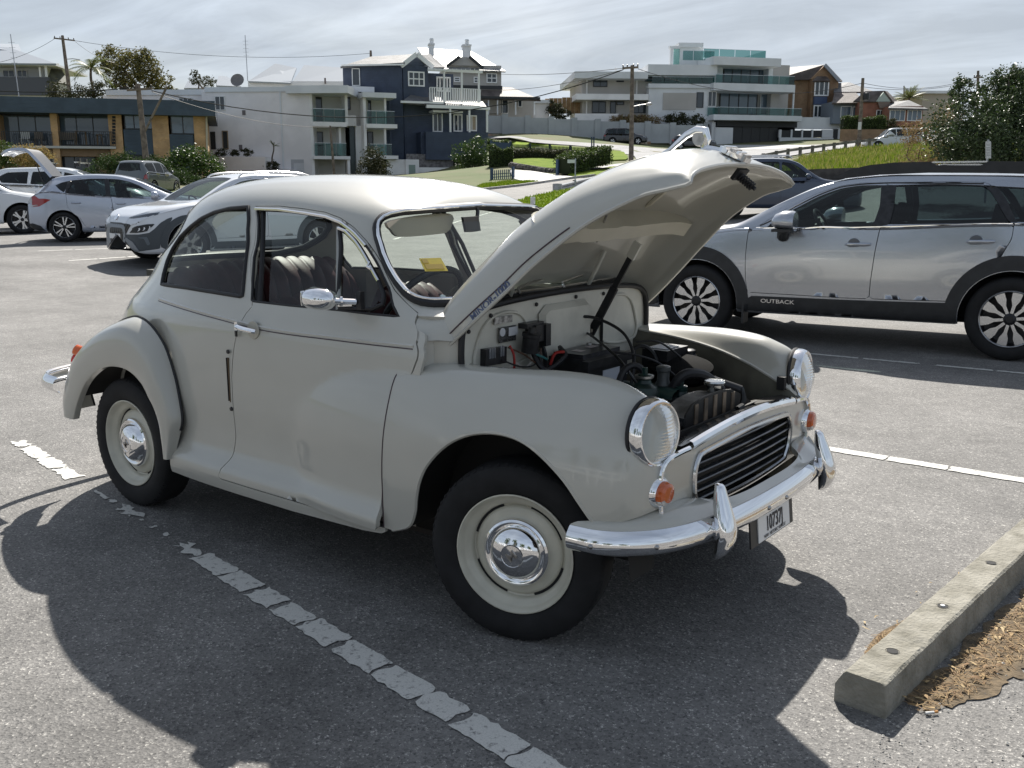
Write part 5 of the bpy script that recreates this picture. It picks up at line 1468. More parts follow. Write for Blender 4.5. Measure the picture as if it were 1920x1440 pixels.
HRN = [('choke_cable', RUB, .006, [(b0, .052, .952), (-.20, .10, .945), (-.08, .10, .90), (.0, .05, .82), (.02, .0, .72)]),
       ('heater_cable', OIL, .005, [(b0, .122, .887), (-.18, .06, .875), (-.02, -.04, .835), (.06, -.08, .79), (.12, -.06, .70)]),
       ('plug_lead', RUB, .0042, [(-.05, -.02, .845), (.02, .03, .835), (.08, .10, .80), (.16, .14, .73)]),
       ('earth_strap', RUB, .009, [(-.215, -.12, .86), (-.15, -.18, .84), (-.18, -.26, .80), (-.23, -.27, .86), (-.245, -.27, .90)]),
       ('loom', RUB, .010, [(b0 + .01, -.26, .90), (-.22, -.25, .85), (-.20, -.24, .78), (-.1, -.3, .72)]),
       ('loom', RUB, .009, [(b0 + .01, -.20, .90), (-.235, -.19, .85), (-.22, -.20, .78), (-.15, -.28, .72)]),
       ('red_wire', mat('red_wire', (.35, .02, .015), .5), .0045, [(-.25, -.375, .895), (-.235, -.37, .86), (-.235, -.368, .80)]),
       ('red_wire', mat('red_wire', (.35, .02, .015), .5), .0055, [(-.16, -.17, .855), (-.18, -.20, .85), (-.19, -.215, .81)]),
       ('grey_wire', mat('grey_wire', (.35, .33, .30), .5), .003, [(-.235, -.37, .84), (-.22, -.33, .815), (-.22, -.29, .83), (-.235, -.28, .865)]),
       ('green_wire', mat('green_wire', (.03, .16, .16), .5), .0045, [(-.24, -.30, .87), (-.21, -.25, .845), (-.20, -.22, .83)]),
       ('brown_wire', mat('brown_wire', (.08, .035, .02), .5), .003, [(-.25, -.385, .89), (-.22, -.33, .86), (-.21, -.26, .82), (-.22, -.23, .87)]),
       ('black_wire', RUB, .003, [(-.25, -.42, .85), (-.22, -.35, .82), (-.21, -.28, .82), (-.23, -.24, .86)]),
       ('washer_tube', RUB, .004, [(-.06, .16, .86), (.0, .22, .86), (.05, .30, .80), (.06, .33, .76)]),
       ('oil_pipe', RUB, .008, [(-.10, .14, .80), (-.06, .20, .84), (-.02, .24, .80), (.02, .22, .70)]),
       ('vacuum_pipe', OIL, .004, [(.05, -.16, .72), (.12, -.15, .75), (.18, -.10, .70)])]
for nm, m_, r_, pts in HRN:
 mb = MB(); mb.tube(spline(np.array(pts, float), 8), r_, 6); mb.build(nm, m_, vc)
rad = link('radiator', None, vc)
mb = MB()
pf = [(-.115, .60), (-.10, .70), (-.06, .728), (.03, .742), (.16, .742), (.24, .732), (.30, .71), (.36, .682), (.42, .655), (.43, .60)]
pf = np.array([(y - .10, z) for y, z in pf])
mb.prism(pf, .006, basis((.345, 0, 0), (0, 1, 0), (0, 0, 1)))
cow = mb.build('radiator_cowl', mat('cowl_black', (.02, .019, .018), .5, var=.5, vscale=9), rad)
for k in range(5):
 y = -.13 + .07 * k
 zt = float(np.interp(y, pf[1:-1, 0], pf[1:-1, 1])) - .008
 mb = MB(); mb.cbox((.3525, y, (zt + .61) / 2), (.004, .024, zt - .61)); mb.build('cowl_stripe', mat('bare_stripe', (.16, .12, .085), .5, var=.4, vscale=15), cow)
mb = MB(); mb.grid([[(x, .0 + .21 * math.cos(a), .66 + .070 * math.sin(a)) for a in np.linspace(0, np.pi, 15)] for x in (.255, .262, .335, .342)]); mb.build('header_tank', mat('tank_grey', (.10, .095, .085), .5, var=.5, vscale=15), rad)
mb = MB(); mb.lathe([(.026, 0), (.026, .024), (.037, .026), (.039, .034), (.036, .040), (.016, .043), (0, .043)], 20, (.31, .085, .728)); mb.build('radiator_cap', mat('cap_steel', (.6, .6, .58), .2, metal=1.), rad)
mb = MB(); mb.cbox((.30, -.20, .672), (.08, .10, .012), rz=.3); mb.cbox((.31, .0, .60), (.08, .42, .18)); tag(mb.build('radiator_matrix', OIL, rad), kind='stuff')
mb = MB(); mb.tube([(.38, .16, .66), (.385, .17, .70), (.375, .175, .735)], [.010, .011, .006], 8); mb.build('bonnet_striker', OIL, vc)
mb = MB(); mb.tube([(.40, .09, .675), (.405, .12, .682)], .011, 8); mb.build('striker_spring', OIL, vc)
mb = MB(); mb.bar((.36, .30, .655), (.44, .42, .67), .05, .004, (0, 0, 1)); mb.build('stay_panel', mat('stay_brown', (.03, .026, .02), .8), vc)
mb = MB(); mb.cbox((.415, .435, .715), (.03, .022, .05)); mb.build('bonnet_buffer', RUB, vc)
# ================================================================== modern cars in the car park
CLAD = mat('cladding_plastic', (.022, .023, .025), .55, var=.15, vscale=12)
PRIV = glass('tinted_glass', (.42, .55, .58), .42)
SIDEG = glass('side_glass', (.70, .82, .80), .62)
SEAT = mat('seat_cloth', (.02, .02, .022), .85)
ALLOY = mat('machined_alloy', (.62, .62, .63), .25, metal=.9)
DALLOY = mat('dark_alloy', (.02, .02, .022), .4, metal=.3)
def alloy(root, x, y, r, rr, style, w=.21):
 s = 1 if y > 0 else -1
 wl = link('wheel', None, root); wl.location = (x, y, r)
 ax = (0, s, 0); h = w / 2
 mb = MB(); mb.lathe([(rr - .006, h - .03), (rr + .004, h - .012), (rr + .02, h - .002), (r - .055, h + .003), (r - .03, h - .004), (r - .012, h - .018), (r - .002, h - .045), (r, 0), (r - .002, -h + .045), (r - .03, -h), (rr, -h + .02)], 48, (0, 0, 0), ax)
 mb.build('tyre', TYRE, wl, smooth=60)
 mb = MB(); mb.lathe([(rr + .002, h - .016), (rr - .008, h - .012), (rr - .016, h - .02), (rr - .03, h - .10), (rr * .55, h - .12), (0, h - .12)], 40, (0, 0, 0), ax)
 rim = mb.build('rim', DALLOY, wl)
 mb = MB(); mb.lathe([(rr - .001, h - .014), (rr - .007, h - .009), (rr - .013, h - .016)], 48, (0, 0, 0), ax); mb.build('rim_edge', ALLOY, rim)
 n = {'blade': 10, 'thin': 10, 'star': 5}[style]
 me = None
 for k in range(n):
  a = k * 2 * math.pi / n + .12
  if style == 'thin': a += (.13 if k % 2 else -.13)
  mb = MB()
  if style == 'blade': o = [(.05, -.012), (.12, -.014), (.165, -.034), (rr - .012, -.040), (rr - .012, .040), (.165, .034), (.12, .014), (.05, .012)]
  elif style == 'thin': o = [(.04, -.010), (rr - .01, -.014), (rr - .01, .014), (.04, .010)]
  else: o = [(.04, -.035), (.12, -.030), (rr - .01, -.065), (rr - .01, -.015), (.14, .0), (rr - .01, .015), (rr - .01, .065), (.12, .030), (.04, .035)]
  if me is None:
   mb.prism(o, .022, basis((0, s * (h - .042), 0), (1, 0, 0), (0, 0, 1) if s < 0 else (0, 0, -1)))
   me = mb.mesh('spoke', ALLOY)
  sp = link('spoke', me, rim); sp.rotation_euler = (0, a, 0)
 mb = MB(); mb.lathe([(.062, h - .05), (.06, h - .026), (.034, h - .018), (.03, h - .014), (0, h - .013)], 20, (0, 0, 0), ax); mb.build('hub_cap', DALLOY, rim)
 return wl
class Car:
 def __init__(self, name, label, cat, loc, heading, spec, group=None):
  self.root = thing(name, label, cat, loc, heading, group)
  sp = self.sp = spec
  x0, x1 = sp['ends']
  g = {k: interp([p[0] for p in sorted(sp[k])], [p[1] for p in sorted(sp[k])]) for k in ('zt', 'zb', 'zs', 'W', 'Wr')}
  self.g = g
  q = np.linspace(0, 1, 110)
  e = .5 - .5 * np.cos(np.pi * q)
  xs = x0 + (x1 - x0) * (.55 * q + .45 * e)
  rows = []
  for x in xs:
   W_, zs, zb, zt, Wr = (float(g[k](x)) for k in ('W', 'zs', 'zb', 'zt', 'Wr'))
   Wr = min(Wr, W_ * .97)
   W4 = W_ * .965
   zr = zb + (zt - zb) * .90 if zt - zb > .02 else zt - .002
   c = min(1, max(0, (zt - zb) / .4))
   sh = sp.get('shoulder', .70)
   half = [(W_ * .93, zs), (W_ * .985, zs + .08 * (zb - zs)), (W_, zs + .35 * (zb - zs)), (W_ * .993, zs + sh * (zb - zs)), (W4, zb - .012),
     (W4 * .985, zb + .01 * c), (W4 + (Wr - W4) * .48 + .012 * c, zb + (zr - zb) * .5), (Wr + .005 * c, zr - .03 * c), (Wr * .93, zr + .35 * (zt - zr)), (Wr * .6, zt - (zt - zr) * .18), (0, zt)]
   half = np.array(half)
   full = np.concatenate([half, half[-2::-1] * [-1, 1]])
   rows.append(np.c_[np.full(len(full), x), spline(full, 4)[::4]] if False else np.c_[np.full((len(full) - 1) * 5 + 1, x), spline(full, 5)])
  def cap(row, sg):
   zm = (row[0, 2] + row[len(row) // 2, 2]) / 2
   out = []
   for k in np.linspace(.94, 0.001, 14):
    q_ = row.copy(); q_[:, 1] *= k; q_[:, 2] = zm + (q_[:, 2] - zm) * k; q_[:, 0] += sg * .025 * (1 - k * k)
    out.append(q_)
   return out
  rows = cap(rows[0], -1)[::-1] + rows + cap(rows[-1], 1)
  self.P = np.array(rows)
  self.na, self.nb = self.P.shape[:2]
  self.S = surf_fn(self.P, 1.)
  n = self.S(np.array([[.5, .5]]))[1][0]
  self.sg = 1. if n[2] > 0 else -1.
  self.S = surf_fn(self.P, self.sg)
  self.mL = np.zeros((self.na, self.nb), bool); self.mL[:, :46] = True
  self.mT = np.zeros((self.na, self.nb), bool); self.mT[:, 30:72] = True
  self.sc = (x1 - x0, 3.6)
  self.holes = []
 def S_off(self, d):
  def f(uv):
   p, n = self.S(uv)
   return p + n * d, n
  return f
 def seen(self, px):
  """uv on the skin of points surveyed in the photograph"""
  M = np.array(self.root.matrix_basis)
  Wd = self.P @ M[:3, :3].T + M[:3, 3]
  n = self.sg * np.cross(np.gradient(Wd, axis=0), np.gradient(Wd, axis=1))
  return invert(np.concatenate([img(Wd), np.zeros(Wd.shape[:2] + (1,))], 2), px, (0, 1), np.sum(n * (CAM_P - Wd), 2) > 0)
 def side(self, pts):
  return invert(self.P, pts, (0, 2), self.mL)
 def top(self, pts):
  return invert(self.P, pts, (0, 1), self.mT)
 def front(self, pts, lim=1.0):
  return invert(self.P, pts, (1, 2), self.P[:, :, 0] > lim)
 def rear(self, pts, lim=-1.2):
  return invert(self.P, pts, (1, 2), self.P[:, :, 0] < lim)
 @staticmethod
 def fl(uv):
  uv = np.array(uv, float); uv[:, 1] = 1 - uv[:, 1]
  return uv[::-1]
 def arch(self, xa, ra, zc):
  A = []
  for a in np.linspace(math.pi * 1.05, -math.pi * .05, 26):
   x, z = xa + ra * math.cos(a), zc + ra * math.sin(a)
   if z > float(self.g['zs'](x)) + .01: A.append((x, z))
  return np.array(A)
 def body(self, paint, wheels, doors=(), extra=(), h=.045, tailopen=None, uncut=False):
  out = [(0, 0)]
  bot = []
  for xa, ra, zc in wheels:                      # rear then front
   A = self.arch(xa, ra, zc)
   uv = self.side(A)
   bot += [(uv[0][0], 0.)] + list(map(tuple, uv)) + [(uv[-1][0], 0.)]
  left = [(0, 0)] + bot + [(1, 0)]
  right = self.fl(left)
  out = np.concatenate([left, right])
  if tailopen is not None:
   pass
  holes = list(extra)
  for d, wnd in doors:
   gd = offset_poly(np.array(d) * self.sc, .004) / self.sc
   holes += [gd, self.fl(gd)]
  self.bodyo = trimmed('body', self.S, out, holes, h, [paint], self.root, thick=.02, scale=self.sc, hedge=min(h, .035))
  for d, wnd in doors:
   for mir in (False, True):
    D = self.fl(d) if mir else d
    Wn = [self.fl(w) if mir else w for w in wnd]
    trimmed('door', self.S, D, Wn, h, [paint], self.root, thick=.025, scale=self.sc, hedge=min(h, .03))
  g = self.g; x0, x1 = self.sp['ends']
  mb = MB()
  xs = np.linspace(x0 + .1, x1 - .1, 16)
  mb.grid([[(x, s * float(g['W'](x)) * .92, float(g['zs'](x)) + .02) for s in (-1, 1)] for x in xs]); mb.build('underbody', DRK, self.root)
  for xa, ra, zc in wheels:
   for s in (-1, 1):
    mb = MB(); A = np.linspace(-.1, math.pi + .1, 18)
    mb.grid([[(xa + (ra + .012) * math.cos(a), s * y, zc + (ra + .012) * math.sin(a)) for y in (float(g['W'](xa)) * .975, .55)] for a in A])
    mb.add([(xa + (ra + .012) * math.cos(a), s * .55, zc + (ra + .012) * math.sin(a)) for a in A], [tuple(range(18))]); mb.build('wheel_housing', DRK, self.root)
  return self.bodyo
 def panel(self, name, uv, m, off=.004, thick=.012, h=.05, parent=None, both_=True):
  o = trimmed(name, self.S_off(off), uv, [], h, [m], parent or self.root, thick=thick, scale=self.sc, hedge=min(h, .03))
  if both_:
   return o, trimmed(name, self.S_off(off), self.fl(uv), [], h, [m], parent or self.root, thick=thick, scale=self.sc, hedge=min(h, .03))
  return o
 def pane(self, name, uv, m, off=-.008, both_=True, h=.08):
  return self.panel(name, uv, m, off, 0., h, None, both_)
 def cabin(self, xf, xr, zseat, zbelt, rhd=True):
  r = self.root
  mb = MB(); mb.grid([[(x, y, zseat - .25) for y in (-.62, .62)] for x in (xr - .6, xf + .5)]); mb.build('cabin_floor', SEAT, r)
  for x in (xf, xr):
   for y in (-.36, .36):
    mb = MB(); mb.cbox((x - .22, y, zseat + .28), (.14, .46, .60), ry=R(-14)); mb.cbox((x - .34, y, zseat + .66), (.10, .24, .17), ry=R(-10)); mb.cbox((x + .02, y, zseat), (.5, .48, .18))
    tag(mb.build('seat', SEAT, r), kind='stuff')
  mb = MB(); mb.cbox((xf + .72, 0, zbelt - .10), (.42, 1.35, .24), ry=R(8)); mb.build('dashboard', SEAT, r)
  y = -.36 if rhd else .36
  F = frame((-.85, 0, .5)); c = np.array((xf + .42, y, zbelt - .02))
  mb = MB(); mb.tube([c + .185 * (F[:, 0] * math.cos(q) + F[:, 1] * math.sin(q)) for q in np.linspace(0, 2 * math.pi, 25)[:-1]], .016, 6, closed=True); mb.tube([c, c + np.array((.3, 0, -.12))], .05, 8); tag(mb.build('steering_wheel', BLK, r), kind='stuff')
def strip_along(S, uv, sc, off, r, name, m, parent, h=.03):
 q = resample(np.asarray(uv) * sc, h, False) / sc
 p, n = S(q)
 mb = MB(); mb.tube(p + n * off, r, 6)
 return mb.build(name, m, parent)
# ---------------- silver wagon on the right
SILV = mat('silver_paint', (.40, .42, .46), .22, metal=.75, coat=1., coat_r=.03)
ob = Car('silver_wagon', 'silver station wagon with black cladding and roof rails, behind the raised bonnet', 'car', (-1.3242, 6.6084, 0), 3.2818, dict(
 ends=(-2.46, 2.33),
 zt=[(2.33, .56), (2.29, .72), (2.15, .90), (1.8, 1.0), (1.3, 1.07), (1.02, 1.115), (.92, 1.165), (.6, 1.345), (.25, 1.505), (.05, 1.550), (-.4, 1.585), (-1.2, 1.575), (-1.8, 1.53), (-2.05, 1.45), (-2.25, 1.15), (-2.38, .95), (-2.46, .60)],
 zb=[(2.33, .54), (2.25, .70), (2.1, .84), (1.7, .95), (1.3, 1.01), (1.0, 1.055), (.6, 1.075), (-.3, 1.10), (-1.3, 1.145), (-1.8, 1.14), (-2.25, 1.08), (-2.38, .92), (-2.46, .58)],
 zs=[(2.33, .50), (2.25, .36), (1.9, .26), (.9, .27), (-.9, .28), (-2.0, .30), (-2.4, .45), (-2.46, .54)],
 W=[(2.33, .30), (2.31, .50), (2.25, .66), (2.1, .79), (1.8, .885), (1.3, .915), (.6, .915), (-1.2, .918), (-1.8, .90), (-2.2, .80), (-2.4, .68), (-2.46, .60)],
 Wr=[(2.33, .20), (2.1, .66), (1.8, .74), (1.2, .79), (1.0, .79), (.6, .745), (.2, .675), (-.2, .645), (-1.2, .63), (-1.9, .60), (-2.2, .60), (-2.46, .5)]))
w_f = ob.side([(.80, 1.075), (.684, 1.122), (.535, 1.228), (.319, 1.352), (.13, 1.430), (-.05, 1.462), (-.275, 1.464), (-.29, 1.30), (-.268, 1.110), (.1, 1.092), (.40, 1.078)])
w_r = ob.side([(-.315, 1.464), (-.712, 1.474), (-1.06, 1.464), (-1.12, 1.425), (-1.26, 1.24), (-1.31, 1.155), (-.9, 1.142), (-.30, 1.120), (-.325, 1.30)])
w_q = ob.side([(-1.145, 1.455), (-1.45, 1.435), (-1.75, 1.395), (-1.87, 1.33), (-1.80, 1.22), (-1.60, 1.165), (-1.345, 1.158), (-1.26, 1.28)])
d_f = ob.side([(.868, 1.062), (.893, .95), (.898, .80), (.886, .60), (.862, .47), (.0, .465), (-.236, .470), (-.238, .62), (-.255, .88), (-.281, 1.09), (-.305, 1.28), (-.285, 1.482), (-.05, 1.482), (.14, 1.452), (.345, 1.374), (.57, 1.25), (.72, 1.145)])
d_r = ob.side([(-.288, 1.09), (-.262, .88), (-.244, .62), (-.243, .470), (-.88, .485), (-.945, .51), (-.965, .60), (-1.03, .74), (-1.14, .825), (-1.25, .86), (-1.325, 1.03), (-1.332, 1.14), (-1.25, 1.28), (-1.12, 1.462), (-1.06, 1.486), (-.7, 1.492), (-.292, 1.484), (-.312, 1.28)])
wsc = ob.top([(.915, 0), (.90, .35), (.86, .60), (.80, .715), (.55, .672), (.25, .612), (.12, .575), (.10, .3), (.095, 0), (.10, -.3), (.12, -.575), (.25, -.612), (.55, -.672), (.80, -.715), (.86, -.60), (.90, -.35)])
ob.body(SILV, [(-1.3725, .405, .355), (1.3725, .405, .355)], [(d_f, [w_f]), (d_r, [w_r])], [w_q, Car.fl(w_q), wsc], h=.035)
ob.pane('front_window', w_f, SIDEG); ob.pane('rear_door_window', w_r, PRIV); ob.pane('quarter_window', w_q, PRIV); ob.pane('windscreen', wsc, SIDEG, both_=False)
for uv in (d_f, d_r):
 for D in (uv, Car.fl(uv)):
  p, n = ob.S(resample(np.array(D) * ob.sc, .05) / ob.sc); mb = MB(); mb.tube(p - n * .018, .010, 5, closed=True); mb.build('door_seal', RUB, ob.root)
for pts in ([(-.275, 1.464), (-.30, 1.28), (-.268, 1.110), (-.30, 1.118), (-.325, 1.30), (-.315, 1.466)],):
 pass
bp_ = ob.side([(-.235, 1.462), (-.255, 1.28), (-.215, 1.106), (-.355, 1.118), (-.375, 1.28), (-.36, 1.466)])
ob.panel('black_pillar', bp_, BLK, .003, .008)
cp_ = ob.side([(-1.06, 1.462), (-1.13, 1.40), (-1.30, 1.158), (-1.36, 1.156), (-1.24, 1.36), (-1.16, 1.455)])
ob.panel('black_pillar', cp_, BLK, .003, .008)
wlow = ob.side([(.82, 1.066), (.40, 1.071), (.0, 1.085), (-.3, 1.106), (-.9, 1.132), (-1.33, 1.147), (-1.6, 1.155)])
strip_along(ob.S, wlow, ob.sc, .001, .008, 'waist_strip', CHR, ob.root)
wup = ob.side([(.79, 1.092), (.65, 1.165), (.50, 1.265), (.30, 1.375), (.12, 1.449), (-.05, 1.473), (-.5, 1.481), (-1.06, 1.474)])
strip_along(ob.S, wup, ob.sc, .001, .006, 'window_trim', BLK, ob.root)
hood = ob.side([(2.1, .86), (1.7, .965), (1.3, 1.03), (1.05, 1.07)])
for D in (hood, Car.fl(hood)): strip_along(ob.S, D, ob.sc, -.0015, .0035, 'bonnet_gap', RUB, ob.root)
vent = ob.top([(1.06, .48), (1.07, .60), (1.04, .66), (1.01, .60), (1.02, .48)])
ob.panel('cowl_vent', vent, BLK, .004, .006)
for xa in (-1.3725, 1.3725):
 A1 = [(xa + .41 * math.cos(a), .355 + .41 * math.sin(a)) for a in np.linspace(-.12, math.pi + .12, 26)]
 A2 = [(xa + .52 * math.cos(a), .355 + .535 * math.sin(a)) for a in np.linspace(math.pi + .10, -.10, 26)]
 ob.panel('arch_cladding', ob.side([p for p in A1 if p[1] > .29] + [p for p in A2 if p[1] > .29]), CLAD, .012, .016, h=.04)
sill = ob.side([(.90, .30), (.845, .435), (.0, .445), (-.24, .45), (-.90, .468), (-.95, .30)])
ob.panel('sill_cladding', sill, CLAD, .010, .014, h=.05)
fb = ob.side([(2.26, .42), (1.90, .40), (1.80, .30), (1.95, .285), (2.25, .40)])
ob.panel('bumper_cladding', fb, CLAD, .008, .012)
for s, D in ((1, sill), ):
 p, n = ob.S(ob.side([(.575, .395)])); nn = n[0]
 Mx = basis(p[0] + nn * .0115, (-1, 0, 0), np.cross(nn, (-1, 0, 0)))
 lettering('sill_lettering', 'OUTBACK', .052, Mx, ALLOY, ob.root, .001, True, 1.28)
for s in (-1, 1):
 mb = MB()
 up = [(.21, 1.530), (.05, 1.605), (-.10, 1.640), (-.32, 1.662), (-.62, 1.664), (-.675, 1.632), (-1.02, 1.628), (-1.08, 1.664), (-1.6, 1.650), (-1.95, 1.575), (-2.02, 1.530)]
 lo_ = [(-1.95, 1.500), (-1.6, 1.545), (-1.1, 1.565), (-.6, 1.570), (-.2, 1.555), (.1, 1.525)]
 mb.prism([(x, z) for x, z in up + lo_], .055, basis((0, s * .60 + (.0275 if True else 0), 0), (1, 0, 0), (0, 0, 1)))
 rr_ = mb.build('roof_rail', CLAD, ob.root)
 mb = MB(); mb.bar((-.635, s * .60, 1.660), (-1.065, s * .60, 1.660), .04, .012); mb.tube([(-.68, s * .60 - .0, 1.634), (-.72, s * .60, 1.640), (-1.0, s * .60, 1.638), (-1.03, s * .60, 1.634)], .006, 6); mb.build('rail_grip', ALLOY, rr_)
for (x, z) in ((-.105, .945), (-1.09, .995)):
 for s in (1, -1):
  p, n = ob.S(ob.side([(x, z)])); p = p[0] * [1, s, 1]
  mb = MB(); mb.lathe([(.055, 0), (.05, .004), (0, .0045)], 20, p + [.03, s * -.002, 0], (0, s, 0)); dish = mb.build('handle_dish', mat('dish_silver', (.10, .11, .13), .3, metal=.5), ob.root)
  mb = MB(); mb.tube([p + [.10, 0, -.004], p + [.08, s * .03, 0], p + [-.06, s * .034, .004], p + [-.11, s * .012, .006]], [.010, .016, .017, .013], 10); mb.build('door_handle', SILV, dish)
for s in (1, -1):
 mb = MB()
 cs = [(.62, .045, .035, 1.13), (.59, .085, .075, 1.135), (.52, .105, .098, 1.14), (.44, .10, .105, 1.135), (.415, .085, .10, 1.13)]
 a = np.arange(18) * 2 * np.pi / 18
 mb.grid([[(x, s * 1.05 + ry * 1.25 * math.cos(q), z + rz * math.sin(q) * (1 if math.sin(q) > 0 else .75)) for q in a] for x, ry, rz, z in cs], cv=True)
 mb.add([(.415, s * 1.05 + .085 * 1.25 * math.cos(q), 1.13 + .10 * math.sin(q) * (1 if math.sin(q) > 0 else .75)) for q in a], [tuple(range(18))[::-1]])
 mr = mb.build('door_mirror', SILV, ob.root, smooth=50)
 mb = MB(); mb.tube([(.56, s * .90, 1.00), (.55, s * .96, 1.04), (.51, s * 1.03, 1.07)], [.055, .05, .03], 10); mb.box((.42, s * 1.05 - .12, 1.05), (.60, s * 1.05 + .12, 1.075)); tag(mb.build('mirror_foot', CLAD, mr), kind='stuff')
for s in (1, -1):
 mb = MB(); mb.cbox((.90, s * .84, .28), (.02, .16, .22)); mb.build('mud_flap', CLAD, ob.root)
 mb = MB(); mb.cbox((-1.83, s * .82, .28), (.02, .16, .20)); mb.build('mud_flap', CLAD, ob.root)
hl_ = ob.side([(2.22, .72), (2.0, .80), (1.80, .86), (1.84, .79), (2.05, .70), (2.2, .64)])
ob.panel('headlight', hl_, mat('lamp_plastic', (.25, .27, .3), .08, coat=1.), .004, .01)
for x in (-1.3725, 1.3725):
 for y in (-.805, .805):
  alloy(ob.root, x, y, .355, .243, 'blade', .215)
ob.cabin(.05, -.85, .55, 1.08)
# ---------------- silver hatchback with its tailgate up
SILV2 = mat('pale_silver_paint', (.42, .45, .52), .26, metal=.45, coat=1., coat_r=.03)
im_ = Car('silver_hatchback', 'silver hatchback parked at the left with its tailgate raised', 'car', (-18.21, 9.019, .32), R(50.56), dict(
 ends=(-2.10, 2.24),
 zt=[(2.24, .55), (2.2, .70), (2.0, .82), (1.6, .90), (1.1, .965), (.85, 1.00), (.6, 1.10), (.25, 1.27), (.0, 1.36), (-.3, 1.42), (-.7, 1.435), (-1.2, 1.41), (-1.55, 1.345), (-1.68, 1.25), (-1.85, 1.06), (-2.0, .93), (-2.06, .80), (-2.10, .60)],
 zb=[(2.24, .53), (2.15, .68), (1.6, .83), (1.1, .90), (.7, .915), (-.3, .945), (-1.2, 1.01), (-1.6, 1.05), (-1.85, 1.0), (-2.0, .88), (-2.10, .58)],
 zs=[(2.24, .50), (2.1, .25), (1.6, .20), (-1.6, .21), (-2.0, .30), (-2.10, .48)],
 W=[(2.24, .30), (2.2, .55), (2.0, .75), (1.6, .86), (.8, .885), (-1.0, .888), (-1.6, .87), (-1.95, .80), (-2.06, .74), (-2.10, .66)],
 Wr=[(2.24, .2), (2.0, .65), (1.3, .74), (.9, .75), (.5, .69), (.1, .62), (-.5, .58), (-1.3, .565), (-1.6, .56), (-1.9, .60), (-2.1, .5)]))
w_f = im_.side([(.66, .935), (.45, 1.045), (.2, 1.185), (.0, 1.265), (-.2, 1.31), (-.43, 1.325), (-.40, 1.15), (-.36, .952), (.1, .94)])
w_r = im_.side([(-.48, 1.325), (-.80, 1.325), (-1.15, 1.29), (-1.20, 1.16), (-1.23, 1.02), (-.8, .98), (-.42, .957), (-.455, 1.15)])
w_q = im_.side([(-1.22, 1.275), (-1.35, 1.245), (-1.47, 1.185), (-1.40, 1.11), (-1.29, 1.035), (-1.255, 1.12)])
d_f = im_.side([(.80, .915), (.84, .70), (.82, .40), (.78, .29), (-.30, .29), (-.315, .60), (-.355, .93), (-.44, 1.15), (-.455, 1.35), (-.2, 1.335), (.02, 1.285), (.22, 1.205), (.5, 1.05), (.70, .94)])
d_r = im_.side([(-.365, .93), (-.325, .60), (-.31, .29), (-.86, .29), (-.93, .36), (-1.0, .50), (-1.16, .63), (-1.235, .74), (-1.25, .98), (-1.23, 1.15), (-1.17, 1.31), (-.8, 1.35), (-.47, 1.352), (-.448, 1.15)])
boot = im_.rear([(.55, 1.30), (.60, 1.05), (.61, .88), (.52, .60), (0, .585), (-.52, .60), (-.61, .88), (-.60, 1.05), (-.55, 1.30), (-.3, 1.335), (0, 1.34), (.3, 1.335)], -1.45)
wsc = im_.top([(.86, 0), (.84, .4), (.74, .66), (.5, .61), (.15, .55), (.08, .35), (.06, 0), (.08, -.35), (.15, -.55), (.5, -.61), (.74, -.66), (.84, -.4)])
im_.body(SILV2, [(-1.335, .36, .315), (1.335, .36, .315)], [(d_f, [w_f]), (d_r, [w_r])], [w_q, Car.fl(w_q), wsc, boot], h=.05)
im_.pane('front_window', w_f, SIDEG); im_.pane('rear_door_window', w_r, PRIV); im_.pane('quarter_window', w_q, PRIV); im_.pane('windscreen', wsc, SIDEG, both_=False)
im_.panel('black_pillar', im_.side([(-.41, 1.322), (-.345, .95), (-.44, .955), (-.50, 1.322)]), BLK, .003, .008)
im_.panel('black_pillar', im_.side([(-1.14, 1.285), (-1.225, 1.02), (-1.27, 1.03), (-1.235, 1.27)]), BLK, .003, .008)
tl = im_.side([(-1.55, .885), (-1.80, .91), (-1.985, .905), (-2.03, .86), (-2.04, .77), (-1.93, .735), (-1.80, .745), (-1.70, .80)])
im_.panel('tail_light', tl, mat('tail_red', (.30, .012, .014), .12, coat=1.), .004, .012)
im_.panel('reverse_light', im_.side([(-1.93, .87), (-2.02, .87), (-2.025, .80), (-1.94, .80)]), CLEARL, .008, .008)
im_.panel('reverse_light', im_.side([(-1.80, .775), (-1.92, .775), (-2.0, .755), (-1.93, .745)]), CLEARL, .008, .008)
fuel = [(-1.53 + .085 * math.cos(a), .775 + .085 * math.sin(a)) for a in np.linspace(0, 2 * math.pi, 25)]
strip_along(im_.S, im_.side(fuel), im_.sc, -.001, .003, 'fuel_flap', RUB, im_.root)
im_.panel('lower_valance', im_.rear([(.75, .36), (.55, .45), (-.55, .45), (-.75, .36), (-.6, .28), (.6, .28)], -1.7), CLAD, .006, .01, both_=False)
im_.panel('side_valance', im_.side([(-1.72, .25), (-1.80, .34), (-1.98, .40), (-2.07, .42), (-2.05, .33), (-1.85, .24)]), CLAD, .006, .01)
im_.panel('number_plate', im_.rear([(.19, .66), (.19, .55), (-.19, .55), (-.19, .66)], -1.9), mat('plate_white', (.72, .72, .72), .35), .01, .006, both_=False)
mb = MB(); mb.box((-2.0, -.55, .58), (-1.2, .55, .60)); mb.box((-1.25, -.55, .58), (-1.23, .55, 1.0)); tag(mb.build('boot_lining', SEAT, im_.root), kind='stuff')
tg = link('tailgate', None, im_.root)
prof = [(-1.60, 1.345), (-1.80, 1.62), (-1.98, 1.845), (-2.08, 1.90), (-2.25, 1.90), (-2.42, 1.86), (-2.52, 1.79)]
mb = MB()
ps = spline(np.array(prof), 4)
